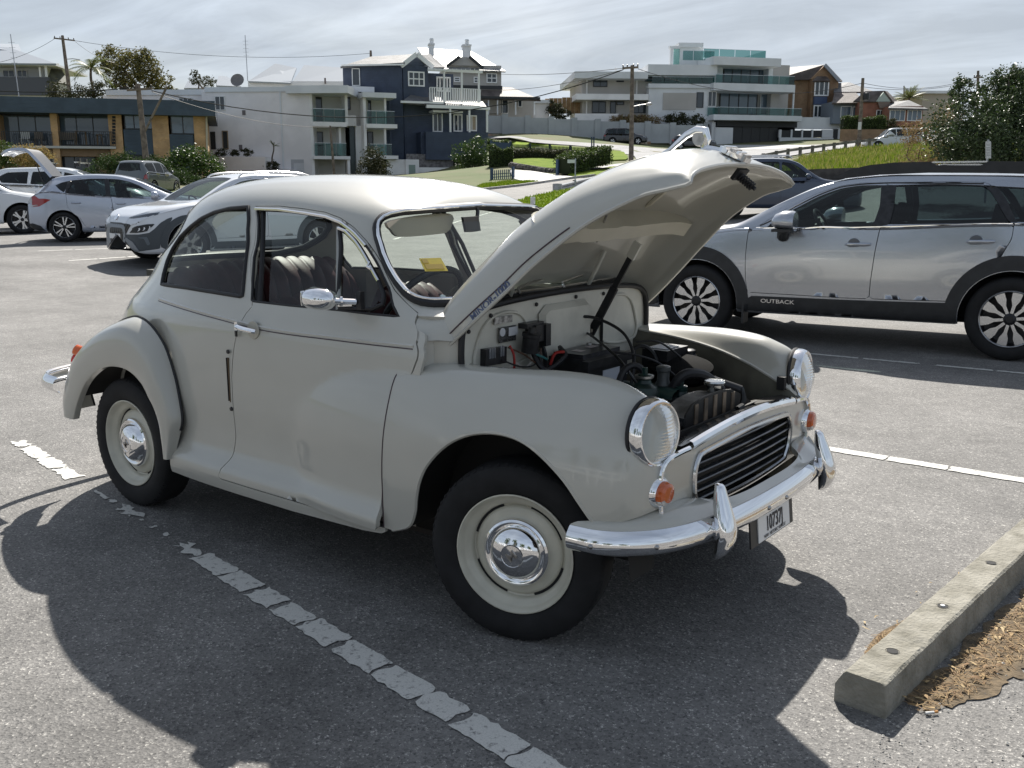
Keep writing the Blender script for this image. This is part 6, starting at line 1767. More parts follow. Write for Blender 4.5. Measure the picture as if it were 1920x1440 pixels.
pn = np.gradient(ps, axis=0); pn /= np.linalg.norm(pn, axis=1, keepdims=True); nn_ = np.stack([pn[:, 1], -pn[:, 0]], 1)
wd = np.interp(np.linspace(0, 1, len(ps)), [0, .2, .6, .8, 1], [.54, .56, .58, .55, .44])
mb.mat(0); mb.grid([[(p[0] - 0 * n[0], y * w_, p[1] + .02 * (1 - abs(y))) for y in np.linspace(-1, 1, 9)] for p, n, w_ in zip(ps, nn_, wd)])
mb.mat(1); mb.grid([[(p[0] + n[0] * .055, y * w_ * .96, p[1] + n[1] * .055 - .0) for y in np.linspace(-1, 1, 9)] for p, n, w_ in zip(ps, nn_, wd)], flip=True)
for e in (-1, 1):
 mb.mat(0); mb.grid([[(p[0], e * w_, p[1]), (p[0] + n[0] * .055, e * w_ * .96, p[1] + n[1] * .055)] for p, n, w_ in zip(ps, nn_, wd)])
mb.mat(0); mb.add([(ps[-1][0], y * wd[-1], ps[-1][1] + .02 * (1 - abs(y))) for y in np.linspace(-1, 1, 9)] + [(ps[-1][0] + nn_[-1][0] * .055, y * wd[-1] * .96, ps[-1][1] + nn_[-1][1] * .055) for y in np.linspace(-1, 1, 9)], [(k, k + 1, 10 + k, 9 + k) for k in range(8)])
mb.build('tailgate_shell', [SILV2, BLK], tg)
for s in (-1, 1):
 mb = MB(); k0, k1 = 15, 21
 mb.grid([[(ps[k][0] - nn_[k][0] * .006, s * wd[k] * t, ps[k][1] - nn_[k][1] * .006 + .012) for t in (.55, 1.0)] for k in range(k0, k1)]); mb.build('tailgate_lamp', REDL, tg)
 mb = MB(); mb.tube([(-1.72, s * .54, 1.12), (-1.83, s * .55, 1.60)], .012, 6); mb.build('gas_strut', BLK, tg)
for (x, z) in ((-.17, .80), (-1.06, .82)):
 p, n = im_.S(im_.side([(x, z)]))
 for s in (1, -1):
  q = p[0] * [1, s, 1]
  mb = MB(); mb.tube([q + [.09, 0, 0], q + [.07, s * .03, 0], q + [-.07, s * .03, 0], q + [-.09, 0, 0]], .014, 8); mb.build('door_handle', SILV2, im_.root)
for s in (1, -1):
 mb = MB(); mb.lathe([(.03, -.09), (.08, -.05), (.095, 0), (.085, .05), (0, .06)], 14, (.53, s * .99, .97), (-1, 0, 0)); mr = mb.build('door_mirror', SILV2, im_.root)
 mb = MB(); mb.bar((.55, s * .86, .92), (.53, s * .95, .94), .04, .05); mb.build('mirror_arm', BLK, mr)
for x in (-1.335, 1.335):
 for y in (-.785, .785): alloy(im_.root, x, y, .315, .225, 'thin', .205)
im_.cabin(.05, -.75, .48, .93)
# ---------------- white and grey crossover facing the camera
WHT = mat('white_pearl_paint', (.62, .64, .68), .3, metal=.1, coat=1., coat_r=.03)
GCL = mat('grey_cladding', (.055, .065, .075), .5)
ko = Car('white_crossover', 'white crossover with grey cladding, parked behind the vintage car and facing us', 'car', (-13.414, 8.073, .17), R(-97.48), dict(
 ends=(-2.05, 2.14),
 zt=[(2.14, .70), (2.12, .77), (2.0, .86), (1.7, .96), (1.3, 1.02), (1.05, 1.06), (.8, 1.20), (.45, 1.39), (.2, 1.48), (-.2, 1.54), (-.7, 1.55), (-1.3, 1.52), (-1.6, 1.45), (-1.85, 1.15), (-1.98, .95), (-2.05, .60)],
 zb=[(2.14, .66), (2.08, .72), (1.9, .82), (1.5, .92), (1.1, .985), (.7, 1.0), (-.3, 1.02), (-1.3, 1.07), (-1.7, 1.08), (-1.95, .92), (-2.05, .58)],
 zs=[(2.14, .30), (2.10, .22), (1.9, .19), (-1.6, .22), (-1.95, .32), (-2.05, .50)],
 W=[(2.14, .46), (2.11, .62), (2.02, .74), (1.85, .83), (1.5, .885), (.8, .895), (-1.2, .90), (-1.7, .87), (-1.95, .76), (-2.05, .62)],
 Wr=[(2.14, .35), (1.9, .68), (1.2, .76), (.9, .76), (.5, .69), (.2, .64), (-.5, .61), (-1.3, .59), (-1.6, .58), (-2.05, .5)]))
w_f = ko.side([(.86, 1.02), (.6, 1.16), (.35, 1.31), (.15, 1.39), (-.1, 1.43), (-.27, 1.437), (-.25, 1.2), (-.22, 1.035), (.3, 1.02)])
w_r = ko.side([(-.32, 1.437), (-.7, 1.44), (-1.05, 1.42), (-1.12, 1.25), (-1.15, 1.10), (-.7, 1.055), (-.28, 1.038), (-.30, 1.2)])
d_f = ko.side([(.93, 1.0), (.95, .75), (.90, .42), (-.20, .42), (-.21, .75), (-.22, 1.02), (-.28, 1.2), (-.29, 1.46), (-.1, 1.455), (.17, 1.415), (.38, 1.33), (.65, 1.165), (.88, 1.02)])
d_r = ko.side([(-.23, 1.02), (-.22, .75), (-.21, .42), (-.80, .42), (-.93, .55), (-1.08, .72), (-1.17, .85), (-1.18, 1.10), (-1.14, 1.25), (-1.07, 1.445), (-.7, 1.465), (-.30, 1.462), (-.29, 1.2)])
wsc = ko.top([(1.08, 0), (1.06, .4), (.98, .67), (.7, .64), (.35, .58), (.27, .54), (.25, .3), (.25, 0), (.25, -.3), (.27, -.54), (.35, -.58), (.7, -.64), (.98, -.67), (1.06, -.4)])
ko.body(WHT, [(-1.30, .385, .33), (1.30, .385, .33)], [(d_f, [w_f]), (d_r, [w_r])], [wsc], h=.045)
ko.pane('front_window', w_f, SIDEG); ko.pane('rear_door_window', w_r, PRIV); ko.pane('windscreen', wsc, SIDEG, both_=False)
for xa in (-1.30, 1.30):
 A1 = [(xa + .39 * math.cos(a), .33 + .39 * math.sin(a)) for a in np.linspace(-.2, math.pi + .2, 24)]
 A2 = [(xa + .50 * math.cos(a), .33 + .50 * math.sin(a)) for a in np.linspace(math.pi + .2, -.2, 24)]
 ko.panel('arch_cladding', ko.side([p for p in A1 if p[1] > .25] + [p for p in A2 if p[1] > .25]), GCL, .010, .014, h=.05)
ko.panel('sill_cladding', ko.side([(.86, .24), (.82, .36), (-.82, .36), (-.86, .24)]), GCL, .010, .014)
kq = lambda L: ko.seen([(195 + x / 8, 310 + y / 8) for x, y in L])
kp = lambda L: kq(resample(np.array(L, float), 14.))
LW = mat('lamp_white', (.8, .8, .82), .2)
one = dict(both_=False)
ko.panel('bumper_mask', kp([(100, 1008), (320, 1036), (520, 1038), (680, 1012), (760, 950), (850, 860), (950, 800), (1030, 772), (1010, 830), (930, 920), (870, 1060), (845, 1200), (840, 1250), (550, 1290), (300, 1290), (120, 1230), (95, 1100)]), GCL, .006, .012, **one)
gr = ko.panel('grille', kp([(103, 850), (250, 862), (375, 885), (392, 905), (335, 1020), (318, 1032), (105, 1005), (100, 940)]), mat('grille_black', (.012, .012, .014), .35), .010, .016, **one)
for k in range(8):
 q, n = ko.S(kq([(120 + 34 * k, 868 + 3.5 * k), (112 + 27 * k, 1000 + 3.2 * k)]))
 mb = MB(); mb.bar(q[0] + n[0] * .012, q[1] + n[1] * .012, .010, .010); mb.build('grille_bar', mat('bar_grey', (.05, .05, .055), .3, metal=.5), gr)
ko.panel('skid_plate', kp([(310, 1080), (345, 1085), (450, 1160), (540, 1295), (200, 1285), (110, 1235), (105, 1200), (130, 1212), (370, 1250), (395, 1215), (330, 1120)]), mat('satin_silver', (.22, .24, .27), .4, metal=.5), .016, .010, **one)
ko.panel('lower_grille', kp([(118, 1150), (330, 1150), (385, 1215), (370, 1240), (130, 1205)]), BLK, .012, .010, **one)
ko.panel('fog_recess', kp([(520, 1082), (648, 1076), (695, 1190), (650, 1200), (600, 1100), (530, 1095)]), mat('recess_grey', (.11, .13, .15), .5), .012, .008, **one)
ko.panel('number_plate', kp([(98, 1012), (186, 1025), (190, 1096), (105, 1090)]), mat('plate_white', (.72, .72, .72), .35), .022, .006, **one)
ko.panel('running_light', kp([(372, 788), (430, 770), (700, 720), (830, 708), (838, 718), (790, 745), (640, 770), (450, 797), (400, 797)]), mat('lamp_dark', (.05, .06, .08), .1, coat=1.), .004, .008)
ko.panel('headlight', kp([(388, 1014), (400, 985), (440, 935), (500, 910), (640, 885), (750, 878), (764, 884), (640, 990), (560, 1007), (470, 1017)]), BLK, .012, .012)
for x, y in ((530, 962), (602, 950), (682, 936)):
 ko.panel('light_bar', kp([(x - 22, y + 32), (x + 2, y + 5), (x - 6, y - 30), (x + 10, y - 28), (x + 22, y + 2), (x - 4, y + 30)]), LW, .016, .006, h=.03)
q, n = ko.S(kq([(192, 776)]))
mb = MB(); mb.lathe([(.055, 0), (.058, .008), (.052, .010), (.0, .006)], 20, q[0] + n[0] * .002, n[0]); mb.build('nose_emblem', CHR, ko.root)
for s in (1, -1):
 mb = MB(); mb.tube(spline(np.array([(.15, s * .585, 1.47), (0, s * .58, 1.535), (-.5, s * .57, 1.57), (-1.1, s * .56, 1.55), (-1.35, s * .555, 1.50)]), 6), .016, 6); mb.build('roof_rail', ALLOY, ko.root)
 mb = MB(); mb.lathe([(.03, -.10), (.08, -.06), (.095, 0), (.085, .05), (0, .06)], 14, (.72, s * 1.01, 1.06), (-1, 0, 0)); mr = mb.build('door_mirror', WHT, ko.root)
for x in (-1.30, 1.30):
 for y in (-.79, .79): alloy(ko.root, x, y, .33, .232, 'star', .21)
ko.cabin(.1, -.7, .55, 1.0)
# ---------------- dark blue wagon beyond the silver one; white SUV at the left edge; small ones further off
def plain_car(name, label, loc, hd, paint, L=4.5, Ht=1.62, Wd=.90, wb=2.62, r=.34, belt=1.02, boxy=0., group=None, h=.09, glassm=None):
 rr = Ht
 c = Car(name, label, 'car', loc, hd, dict(
  ends=(-L / 2, L / 2),
  zt=[(L / 2, .60), (L / 2 - .04, .76), (L / 2 - .2, .90), (L / 2 - .9, 1.03), (L / 2 - 1.15, 1.07), (L / 2 - 1.45, 1.24 + .06 * boxy), (L / 2 - 1.85, Ht - .12), (L / 2 - 2.2, Ht - .02), (-.3, Ht), (-L / 2 + .7 - .3 * boxy, Ht - .03), (-L / 2 + .35 - .18 * boxy, Ht - .16), (-L / 2 + .14 - .08 * boxy, 1.10), (-L / 2 + .05, .92), (-L / 2, .60)],
  zb=[(L / 2, .58), (L / 2 - .1, .74), (L / 2 - .9, .93), (L / 2 - 1.3, belt - .02), (0, belt), (-L / 2 + .4, belt + .06), (-L / 2 + .1, .95), (-L / 2, .57)],
  zs=[(L / 2, .50), (L / 2 - .1, .30), (L / 2 - .5, .26), (-L / 2 + .5, .27), (-L / 2 + .06, .40), (-L / 2, .52)],
  W=[(L / 2, .40), (L / 2 - .05, .60), (L / 2 - .25, .78), (L / 2 - .7, Wd - .02), (.5, Wd), (-L / 2 + .6, Wd - .01), (-L / 2 + .15, Wd - .07), (-L / 2, Wd - .20)],
  Wr=[(L / 2, .25), (L / 2 - .4, .66), (L / 2 - 1.2, .76), (L / 2 - 1.8, .67), (0, .635), (-L / 2 + .5, .61), (-L / 2, .5)]))
 a = L / 2
 w_f = c.side([(a - 1.32, belt + .03), (a - 1.6, belt + .18), (a - 1.95, Ht - .20), (a - 2.2, Ht - .145), (.02, Ht - .135), (.0, belt + .04)])
 w_r = c.side([(-.05, Ht - .135), (-.8, Ht - .14), (-.85, belt + .06), (-.06, belt + .04)])
 w_q = c.side([(-.90, Ht - .14), (-a + .75 - .2 * boxy, Ht - .16), (-a + .50 - .2 * boxy, Ht - .30), (-a + .62 - .2 * boxy, belt + .10), (-.93, belt + .07)])
 rw = c.rear([(.60, belt + .12), (.54, Ht - .20), (.3, Ht - .16), (-.3, Ht - .16), (-.54, Ht - .20), (-.60, belt + .12), (0, belt + .10)], -a + .9)
 wsc = c.top([(a - 1.16, 0), (a - 1.2, .5), (a - 1.32, .66), (a - 1.85, .57), (a - 1.9, .3), (a - 1.91, 0), (a - 1.9, -.3), (a - 1.85, -.57), (a - 1.32, -.66), (a - 1.2, -.5)])
 c.body(paint, [(-wb / 2, r + .06, r), (wb / 2, r + .06, r)], [], [w_f, Car.fl(w_f), w_r, Car.fl(w_r), w_q, Car.fl(w_q), rw, wsc], h=h)
 gm = glassm or PRIV
 c.pane('front_window', w_f, SIDEG, h=.15); c.pane('rear_door_window', w_r, gm, h=.15); c.pane('quarter_window', w_q, gm, h=.15); c.pane('rear_window', rw, gm, both_=False, h=.15); c.pane('windscreen', wsc, SIDEG, both_=False, h=.15)
 c.panel('tail_light', c.side([(-a + .10, .98), (-a + .26, 1.0), (-a + .26, .78), (-a + .06, .76)]), mat('tail_red', (.30, .012, .014), .12, coat=1.), .006, .012)
 c.panel('headlight', c.side([(a - .14, .78), (a - .50, .86), (a - .50, .78), (a - .16, .68)]), mat('lamp_plastic', (.25, .27, .3), .08, coat=1.), .006, .012)
 c.panel('number_plate', c.rear([(.19, .72), (.19, .61), (-.19, .61), (-.19, .72)], -a + .2), mat('plate_white', (.72, .72, .72), .35), .01, .006, both_=False)
 for s in (1, -1):
  mb = MB(); mb.lathe([(.03, -.09), (.08, -.05), (.095, 0), (.085, .05), (0, .06)], 12, (a - 1.62, s * (Wd + .12), belt + .09), (-1, 0, 0)); mb.build('door_mirror', paint, c.root)
  for x in (.25, -.72):
   mb = MB(); mb.bar((x, s * (Wd - .005), belt - .13), (x - .2, s * (Wd - .005), belt - .125), .03, .03); mb.build('door_handle', paint, c.root)
  seam_ = c.side([(-.03, belt + .02), (-.02, .7), (-.02, .35)]) if s > 0 else Car.fl(c.side([(-.03, belt + .02), (-.02, .7), (-.02, .35)]))
  strip_along(c.S, seam_, c.sc, -.002, .005, 'door_gap', RUB, c.root, h=.1)
 for x in (-wb / 2, wb / 2):
  for y in (-Wd + .11, Wd - .11): alloy(c.root, x, y, r, r * .68, 'star', .22)
 c.cabin(.0, -.85, .6, belt)
 return c
def pose(u, v, D, deg):
 p = at(u, v, D)
 return (p[0], p[1], p[2]), R(deg) + math.atan2(RGT[1], RGT[0])
NAVY = mat('navy_paint', (.035, .05, .085), .25, metal=.3, coat=1.)
p, h_ = pose(1452, 407, 27.5, -6)
bl_ = plain_car('blue_wagon', 'dark blue wagon half hidden between the raised bonnet and the silver wagon', p, h_, NAVY, 4.6, 1.66)
for s in (1, -1):
 mb = MB(); mb.tube([(.3, s * .60, 1.62), (.2, s * .60, 1.70), (-1.5, s * .58, 1.70), (-1.7, s * .58, 1.62)], .018, 6); mb.build('roof_rail', ALLOY, bl_.root)
p, h_ = pose(-62, 438, 24.3, 24)
ws = plain_car('white_suv', 'white SUV cut by the left edge of the picture, tailgate open', p, h_, mat('white_paint', (.62, .64, .66), .3, coat=1.), 4.6, 1.70, .92, 2.66, .36)
tgw = link('tailgate', None, ws.root)
mb = MB(); mb.mat(0); mb.grid([[(x, y, z + .03) for y in (-.58, 0, .58)] for x, z in ((-1.75, 1.66), (-2.0, 1.80), (-2.45, 1.95), (-2.75, 1.86))]); mb.mat(1); mb.grid([[(x, y, z - .05) for y in (-.58, 0, .58)] for x, z in ((-1.75, 1.64), (-2.0, 1.78), (-2.45, 1.92), (-2.75, 1.82))], flip=True)
mb.build('tailgate_shell', [mat('white_paint', (.62, .64, .66), .3, coat=1.), BLK], tgw)
for s in (1, -1):
 mb = MB(); mb.bar((-1.1, s * .5, 1.74), (-1.1, s * .5, 1.66), .03, .05); mb.build('rack_foot', BLK, ws.root)
p, h_ = pose(140, 418, 27.5, 10)
sw_ = plain_car('white_estate', 'white car with silver bars and a rack on its roof, beyond the raised tailgate', p, h_, mat('white_paint', (.62, .64, .66), .3, coat=1.), 4.4, 1.56, .88, 2.6, .32)
for x in (-.55, .35):
 mb = MB(); mb.bar((x, -.72, 1.68), (x, .72, 1.68), .09, .035, (0, 0, 1)); mb.build('roof_bar', ALLOY, sw_.root)
 for s in (-1, 1):
  mb = MB(); mb.cbox((x, s * .5, 1.63), (.10, .10, .12)); mb.cbox((x, s * .36, 1.75), (.08, .16, .10)); tag(mb.build('rack_clamp', BLK, sw_.root), kind='stuff')
p, h_ = pose(282, 366, 50, 84)
plain_car('grey_suv', 'grey SUV with a roof bar, seen from behind past the pale hatchback bonnet', p, h_, mat('grey_paint', (.11, .12, .13), .3, metal=.4, coat=1.), 4.3, 1.75, .90, 2.5, .36, 1.08, .8)
p, h_ = pose(1172, 272, 100, -6)
plain_car('black_suv', 'black SUV parked on the upper road in front of the long grey wall', p, h_, mat('black_paint', (.012, .013, .016), .2, coat=1.), 4.6, 1.72, .90, 2.62, .36, 1.05, .3, h=.12)
p, h_ = pose(1300, 281, 97, -8)
plain_car('dark_sedan', 'dark car on the upper road, only its roof showing behind the bonnet mascot', p, h_, mat('black_paint', (.012, .013, .016), .2, coat=1.), 4.5, 1.46, .88, 2.62, .33, .95, h=.12)
p, h_ = pose(1672, 284, 78, 176)
ut = plain_car('white_wagon', 'white and dark wagon on the road by the brick wall, left of the two there', p, h_, mat('white_paint', (.62, .64, .66), .3, coat=1.), 4.7, 1.85, .90, 2.7, .38, 1.15, 1.0, h=.12)
p, h_ = pose(1704, 285, 80, 100)
jp = plain_car('black_four_wheel_drive', 'dark four wheel drive seen from behind with a spare wheel on its back door', p, h_, mat('black_paint', (.012, .013, .016), .2, coat=1.), 3.9, 1.85, .86, 2.4, .38, 1.15, 1.0, h=.12)
mb = MB(); mb.lathe([(.36, 0), (.37, .08), (.30, .16), (0, .17)], 20, (-1.98, 0, 1.0), (-1, 0, 0)); mb.build('spare_wheel', BLK, jp.root)
# ================================================================== the street behind
WIN = mat('window_glass', (.035, .045, .055), .06, spec=.8)
WINB = mat('bright_window', (.10, .14, .18), .06, spec=.9)
FRD = mat('dark_frame', (.03, .032, .035), .5)
FRW = mat('white_frame', (.70, .70, .69), .5)
TIM = mat('weathered_pole', (.17, .135, .105), .85, var=.3, vscale=3)
BAL = glass('balcony_glass', (.62, .86, .84), .72)
class Fac:
 """a vertical facade plane through photo pixel (u, v) at depth D, receding to the right by deg"""
 def __init__(self, name, label, cat, u, v, D, deg=0., group=None, root=None):
  self.P0 = at(u, v, D)
  a = R(deg)
  self.d = RGT * math.cos(a) + FH * math.sin(a)
  self.n = np.array([self.d[1], -self.d[0], 0.])
  if self.n @ FH > 0: self.n = -self.n
  self.root = root or thing(name, label, cat, self.P0, 0., group)
  self.o = np.array(self.root.location)
 def turn(self, u, v, deg):
  """another facade of the same building through pixel (u, v) of this plane"""
  s, z = self.sz(u, v)
  f = Fac.__new__(Fac)
  f.P0 = self.P0 + self.d * s; f.P0[2] = z
  a = R(deg)
  f.d = RGT * math.cos(a) + FH * math.sin(a); f.n = np.array([f.d[1], -f.d[0], 0.])
  if f.n @ FH > 0: f.n = -f.n
  f.root = self.root; f.o = self.o
  return f
 def sz(self, u, v, off=0.):
  r = FWD + RGT * (u - 960) / CAM_F - UPV * (v - 720) / CAM_F
  P = self.P0 + self.n * off
  t = ((P - CAM_P) @ self.n) / (r @ self.n)
  q = CAM_P + r * t
  return float((q - self.P0) @ self.d), float(q[2])
 def pt(self, s, z, off=0.):
  p = self.P0 + self.d * s + self.n * off
  return np.array([p[0], p[1], z]) - self.o
 def px(self, u, v, off=0.):
  s, z = self.sz(u, v, off)
  return self.pt(s, z, off)
 def rect(self, u0, v0, u1, v1, off=0.):
  um, vm = (u0 + u1) / 2, (v0 + v1) / 2
  return self.sz(u0, vm, off)[0], self.sz(u1, vm, off)[0], self.sz(um, v1, off)[1], self.sz(um, v0, off)[1]
 def box(self, mb, s0, s1, z0, z1, o0, o1):
  v = [self.pt(s, z, o) for o in (o0, o1) for z in (z0, z1) for s in (s0, s1)]
  return mb.add(v, [(0, 1, 3, 2), (4, 6, 7, 5), (0, 4, 5, 1), (2, 3, 7, 6), (0, 2, 6, 4), (1, 5, 7, 3)])
 def part(self, name, m, u0, v0, u1, v1, o0=-.3, o1=0., parent=None):
  mb = MB(); s0, s1, z0, z1 = self.rect(u0, v0, u1, v1, o1)
  self.box(mb, s0, s1, z0, z1, o0, o1)
  return mb.build(name, m, parent or self.root, smooth=0)
 def win(self, u0, v0, u1, v1, fr=None, nx=2, ny=1, off=.03, gm=None, name='window', w=.07, parent=None):
  fr = fr or FRD
  s0, s1, z0, z1 = self.rect(u0, v0, u1, v1, off)
  mb = MB()
  self.box(mb, s0, s1, z0, z0 + w, off - .06, off + .05); self.box(mb, s0, s1, z1 - w, z1, off - .06, off + .05)
  for k in range(nx + 1):
   s = s0 + (s1 - s0) * k / nx; ww = w if k in (0, nx) else w * .8
   a = s if k == 0 else (s - ww if k == nx else s - ww / 2)
   self.box(mb, a, a + ww, z0 + w, z1 - w, off - .06, off + .048)
  for k in range(1, ny):
   z = z0 + (z1 - z0) * k / ny
   self.box(mb, s0 + w, s1 - w, z - w * .4, z + w * .4, off - .06, off + .044)
  f = mb.build(name, fr, parent or self.root, smooth=0)
  if parent is None or parent.parent is None:
   for k in range(nx):
    a = s0 + (s1 - s0) * k / nx + w * .5; b = s0 + (s1 - s0) * (k + 1) / nx - w * .5
    mb = MB(); mb.add([self.pt(a, z0 + w * .5, off), self.pt(b, z0 + w * .5, off), self.pt(b, z1 - w * .5, off), self.pt(a, z1 - w * .5, off)], [(0, 1, 2, 3)])
    mb.build('pane', gm or WIN, f, smooth=0)
  return f
 def poly(self, name, m, pts, off=0., thick=.15, parent=None):
  """flat outline given in pixels on the facade, with thickness behind it"""
  q = [self.px(u, v, off) for u, v in pts]
  b = [p - self.n * thick for p in q]
  n = len(q)
  mb = MB(); mb.add(q + b, [tuple(range(n)), tuple(range(2 * n - 1, n - 1, -1))] + [(k, n + k, n + (k + 1) % n, (k + 1) % n) for k in range(n)])
  return mb.build(name, m, parent or self.root, smooth=0)
 def slope(self, name, m, pts, parent=None, thick=.18):
  """roof plane: (u, v, offset behind the facade) corners"""
  q = [self.px(u, v, -o) for u, v, o in pts]
  n = len(q)
  nn = np.cross(q[1] - q[0], q[2] - q[0]); nn /= np.linalg.norm(nn)
  if nn[2] < 0: nn = -nn
  b = [p - nn * thick for p in q]
  mb = MB(); mb.add(q + b, [tuple(range(n)), tuple(range(2 * n - 1, n - 1, -1))] + [(k, n + k, n + (k + 1) % n, (k + 1) % n) for k in range(n)])
  return mb.build(name, m, parent or self.root, smooth=0)
 def rail(self, u0, v0, u1, v1, off, gap=.13, m=None, name='balcony_railing', r=.018):
  s0, s1, z0, z1 = self.rect(u0, v0, u1, v1, off)
  mb = MB(); self.box(mb, s0, s1, z1 - .05, z1, off - .03, off + .03); self.box(mb, s0, s1, z0, z0 + .04, off - .02, off + .02)
  R_ = mb.build(name, m or FRD, self.root, smooth=0)
  n = int((s1 - s0) / gap); mb = MB(); self.box(mb, -r, r, z0 + .04, z1 - .05, -r, r)
  me = mb.mesh('baluster', m or FRD, 0)
  for k in range(n + 1):
   b = link('baluster', me, R_); p = self.d * (s0 + (s1 - s0) * k / n) + self.n * off; b.location = (p[0], p[1], 0)
  return R_
 def glassrail(self, u0, v0, u1, v1, off, n=3, side=0.):
  s0, s1, z0, z1 = self.rect(u0, v0, u1, v1, off)
  mb = MB(); self.box(mb, s0, s1, z1 - .03, z1 + .01, off - .02, off + .02); R_ = mb.build('balustrade', mat('steel_rail', (.5, .52, .53), .3, metal=.7), self.root, smooth=0)
  for k in range(n):
   a = s0 + (s1 - s0) * k / n + .03; b = s0 + (s1 - s0) * (k + 1) / n - .03
   mb = MB(); self.box(mb, a, b, z0, z1 - .03, off - .008, off + .008); mb.build('glass_panel', BAL, R_, smooth=0)
  if side:
   mb = MB(); v = [self.pt(s1, z, o) for o in (off, off - side) for z in (z0, z1)]; mb.add(v, [(0, 1, 3, 2)]); mb.build('glass_panel', BAL, R_, smooth=0)
  return R_
def bricks(name, c1, c2, mortar, sx=4.2, sy=11.5):
 m = bpy.data.materials.new(name); m.use_nodes = True
 t = m.node_tree; b = t.nodes['Principled BSDF']
 co = t.nodes.new('ShaderNodeTexCoord'); sp = t.nodes.new('ShaderNodeSeparateXYZ'); cb = t.nodes.new('ShaderNodeCombineXYZ'); ad = t.nodes.new('ShaderNodeMath'); ad.operation = 'ADD'
 t.links.new(co.outputs['Object'], sp.inputs[0]); t.links.new(sp.outputs[0], ad.inputs[0]); t.links.new(sp.outputs[1], ad.inputs[1]); t.links.new(ad.outputs[0], cb.inputs[0]); t.links.new(sp.outputs[2], cb.inputs[1])
 br = t.nodes.new('ShaderNodeTexBrick'); br.inputs['Scale'].default_value = 1; br.inputs['Brick Width'].default_value = .25; br.inputs['Row Height'].default_value = .086; br.inputs['Mortar Size'].default_value = .010
 br.inputs['Color1'].default_value = tuple(c1) + (1,); br.inputs['Color2'].default_value = tuple(c2) + (1,); br.inputs['Mortar'].default_value = tuple(mortar) + (1,)
 n = t.nodes.new('ShaderNodeTexNoise'); n.inputs['Scale'].default_value = 1.2; n.inputs['Detail'].default_value = 6
 mr = t.nodes.new('ShaderNodeMapRange'); mr.inputs[1].default_value = .3; mr.inputs[2].default_value = .7; mr.inputs[3].default_value = .75; mr.inputs[4].default_value = 1.2
 mx_ = t.nodes.new('ShaderNodeMix'); mx_.data_type = 'RGBA'; mx_.blend_type = 'MULTIPLY'; mx_.inputs[0].default_value = 1
 t.links.new(cb.outputs[0], br.inputs['Vector']); t.links.new(co.outputs['Object'], n.inputs['Vector']); t.links.new(n.outputs['Fac'], mr.inputs[0])
 t.links.new(br.outputs[0], mx_.inputs[6]); t.links.new(mr.outputs[0], mx_.inputs[7]); t.links.new(mx_.outputs[2], b.inputs['Base Color'])
 b.inputs['Roughness'].default_value = .9
 return m
def boards(name, col, pitch=.18, rough=.6):
 """horizontal lapped boards: fine relief only (each board a pixel or two here)"""
 m = mat(name, col, rough, var=.10, vscale=1.2)
 t = m.node_tree; b = t.nodes['Principled BSDF']
 co = t.nodes.new('ShaderNodeTexCoord'); sp = t.nodes.new('ShaderNodeSeparateXYZ'); mu = t.nodes.new('ShaderNodeMath'); mu.operation = 'MODULO'; mu.inputs[1].default_value = pitch
 ad = t.nodes.new('ShaderNodeMath'); ad.inputs[1].default_value = 100
 t.links.new(co.outputs['Object'], sp.inputs[0]); t.links.new(sp.outputs[2], ad.inputs[0]); t.links.new(ad.outputs[0], mu.inputs[0])
 bp = t.nodes.new('ShaderNodeBump'); bp.inputs['Distance'].default_value = .12; bp.inputs['Strength'].default_value = .7
 t.links.new(mu.outputs[0], bp.inputs['Height']); t.links.new(bp.outputs[0], b.inputs['Normal'])
 return m
def tiles(name, col, rough=.5, pitch=.30, spec=.5, metal=0.):
 m = mat(name, col, rough, metal=metal, spec=spec, var=.25, vscale=1.1)
 t = m.node_tree; b = t.nodes['Principled BSDF']
 co = t.nodes.new('ShaderNodeTexCoord'); w = t.nodes.new('ShaderNodeTexBrick'); w.inputs['Scale'].default_value = 1; w.inputs['Brick Width'].default_value = pitch; w.inputs['Row Height'].default_value = pitch * .5; w.inputs['Mortar Size'].default_value = .03
 sp = t.nodes.new('ShaderNodeSeparateXYZ'); cb = t.nodes.new('ShaderNodeCombineXYZ'); ad = t.nodes.new('ShaderNodeMath')
 t.links.new(co.outputs['Object'], sp.inputs[0]); t.links.new(sp.outputs[0], ad.inputs[0]); t.links.new(sp.outputs[1], ad.inputs[1]); t.links.new(ad.outputs[0], cb.inputs[0]); t.links.new(sp.outputs[2], cb.inputs[1])
 t.links.new(cb.outputs[0], w.inputs['Vector'])
 bp = t.nodes.new('ShaderNodeBump'); bp.inputs['Distance'].default_value = .08; bp.inputs['Strength'].default_value = .8; bp.invert = True
 t.links.new(w.outputs['Fac'], bp.inputs['Height']); t.links.new(bp.outputs[0], b.inputs['Normal'])
 return m
TANB = bricks('tan_brick', (.58, .34, .15), (.50, .28, .115), (.45, .36, .25))
BRNB = bricks('brown_brick', (.33, .20, .11), (.27, .165, .09), (.25, .2, .15))
REDB = bricks('red_brick', (.36, .14, .085), (.30, .115, .07), (.22, .15, .12))
SLATE = boards('slate_blue_boards', (.060, .085, .115), .25)
NAVYB = boards('navy_boards', (.050, .066, .105), .20)
WHTR = mat('white_render', (.80, .78, .765), .8, var=.06, vscale=.6)
PINKR = mat('warm_white_render', (.78, .745, .735), .85, var=.07, vscale=.5)
TAUPE = mat('taupe_render', (.45, .425, .395), .85, var=.05, vscale=.5)
LGREY = mat('light_grey_render', (.68, .69, .70), .8, var=.05, vscale=.5)
WTRIM = mat('white_trim', (.80, .80, .79), .5)
METR = mat('pale_metal_roof', (.30, .33, .37), .75, spec=.2)
GTILE = tiles('grey_tiles', (.13, .13, .135), .6, .30, .3)
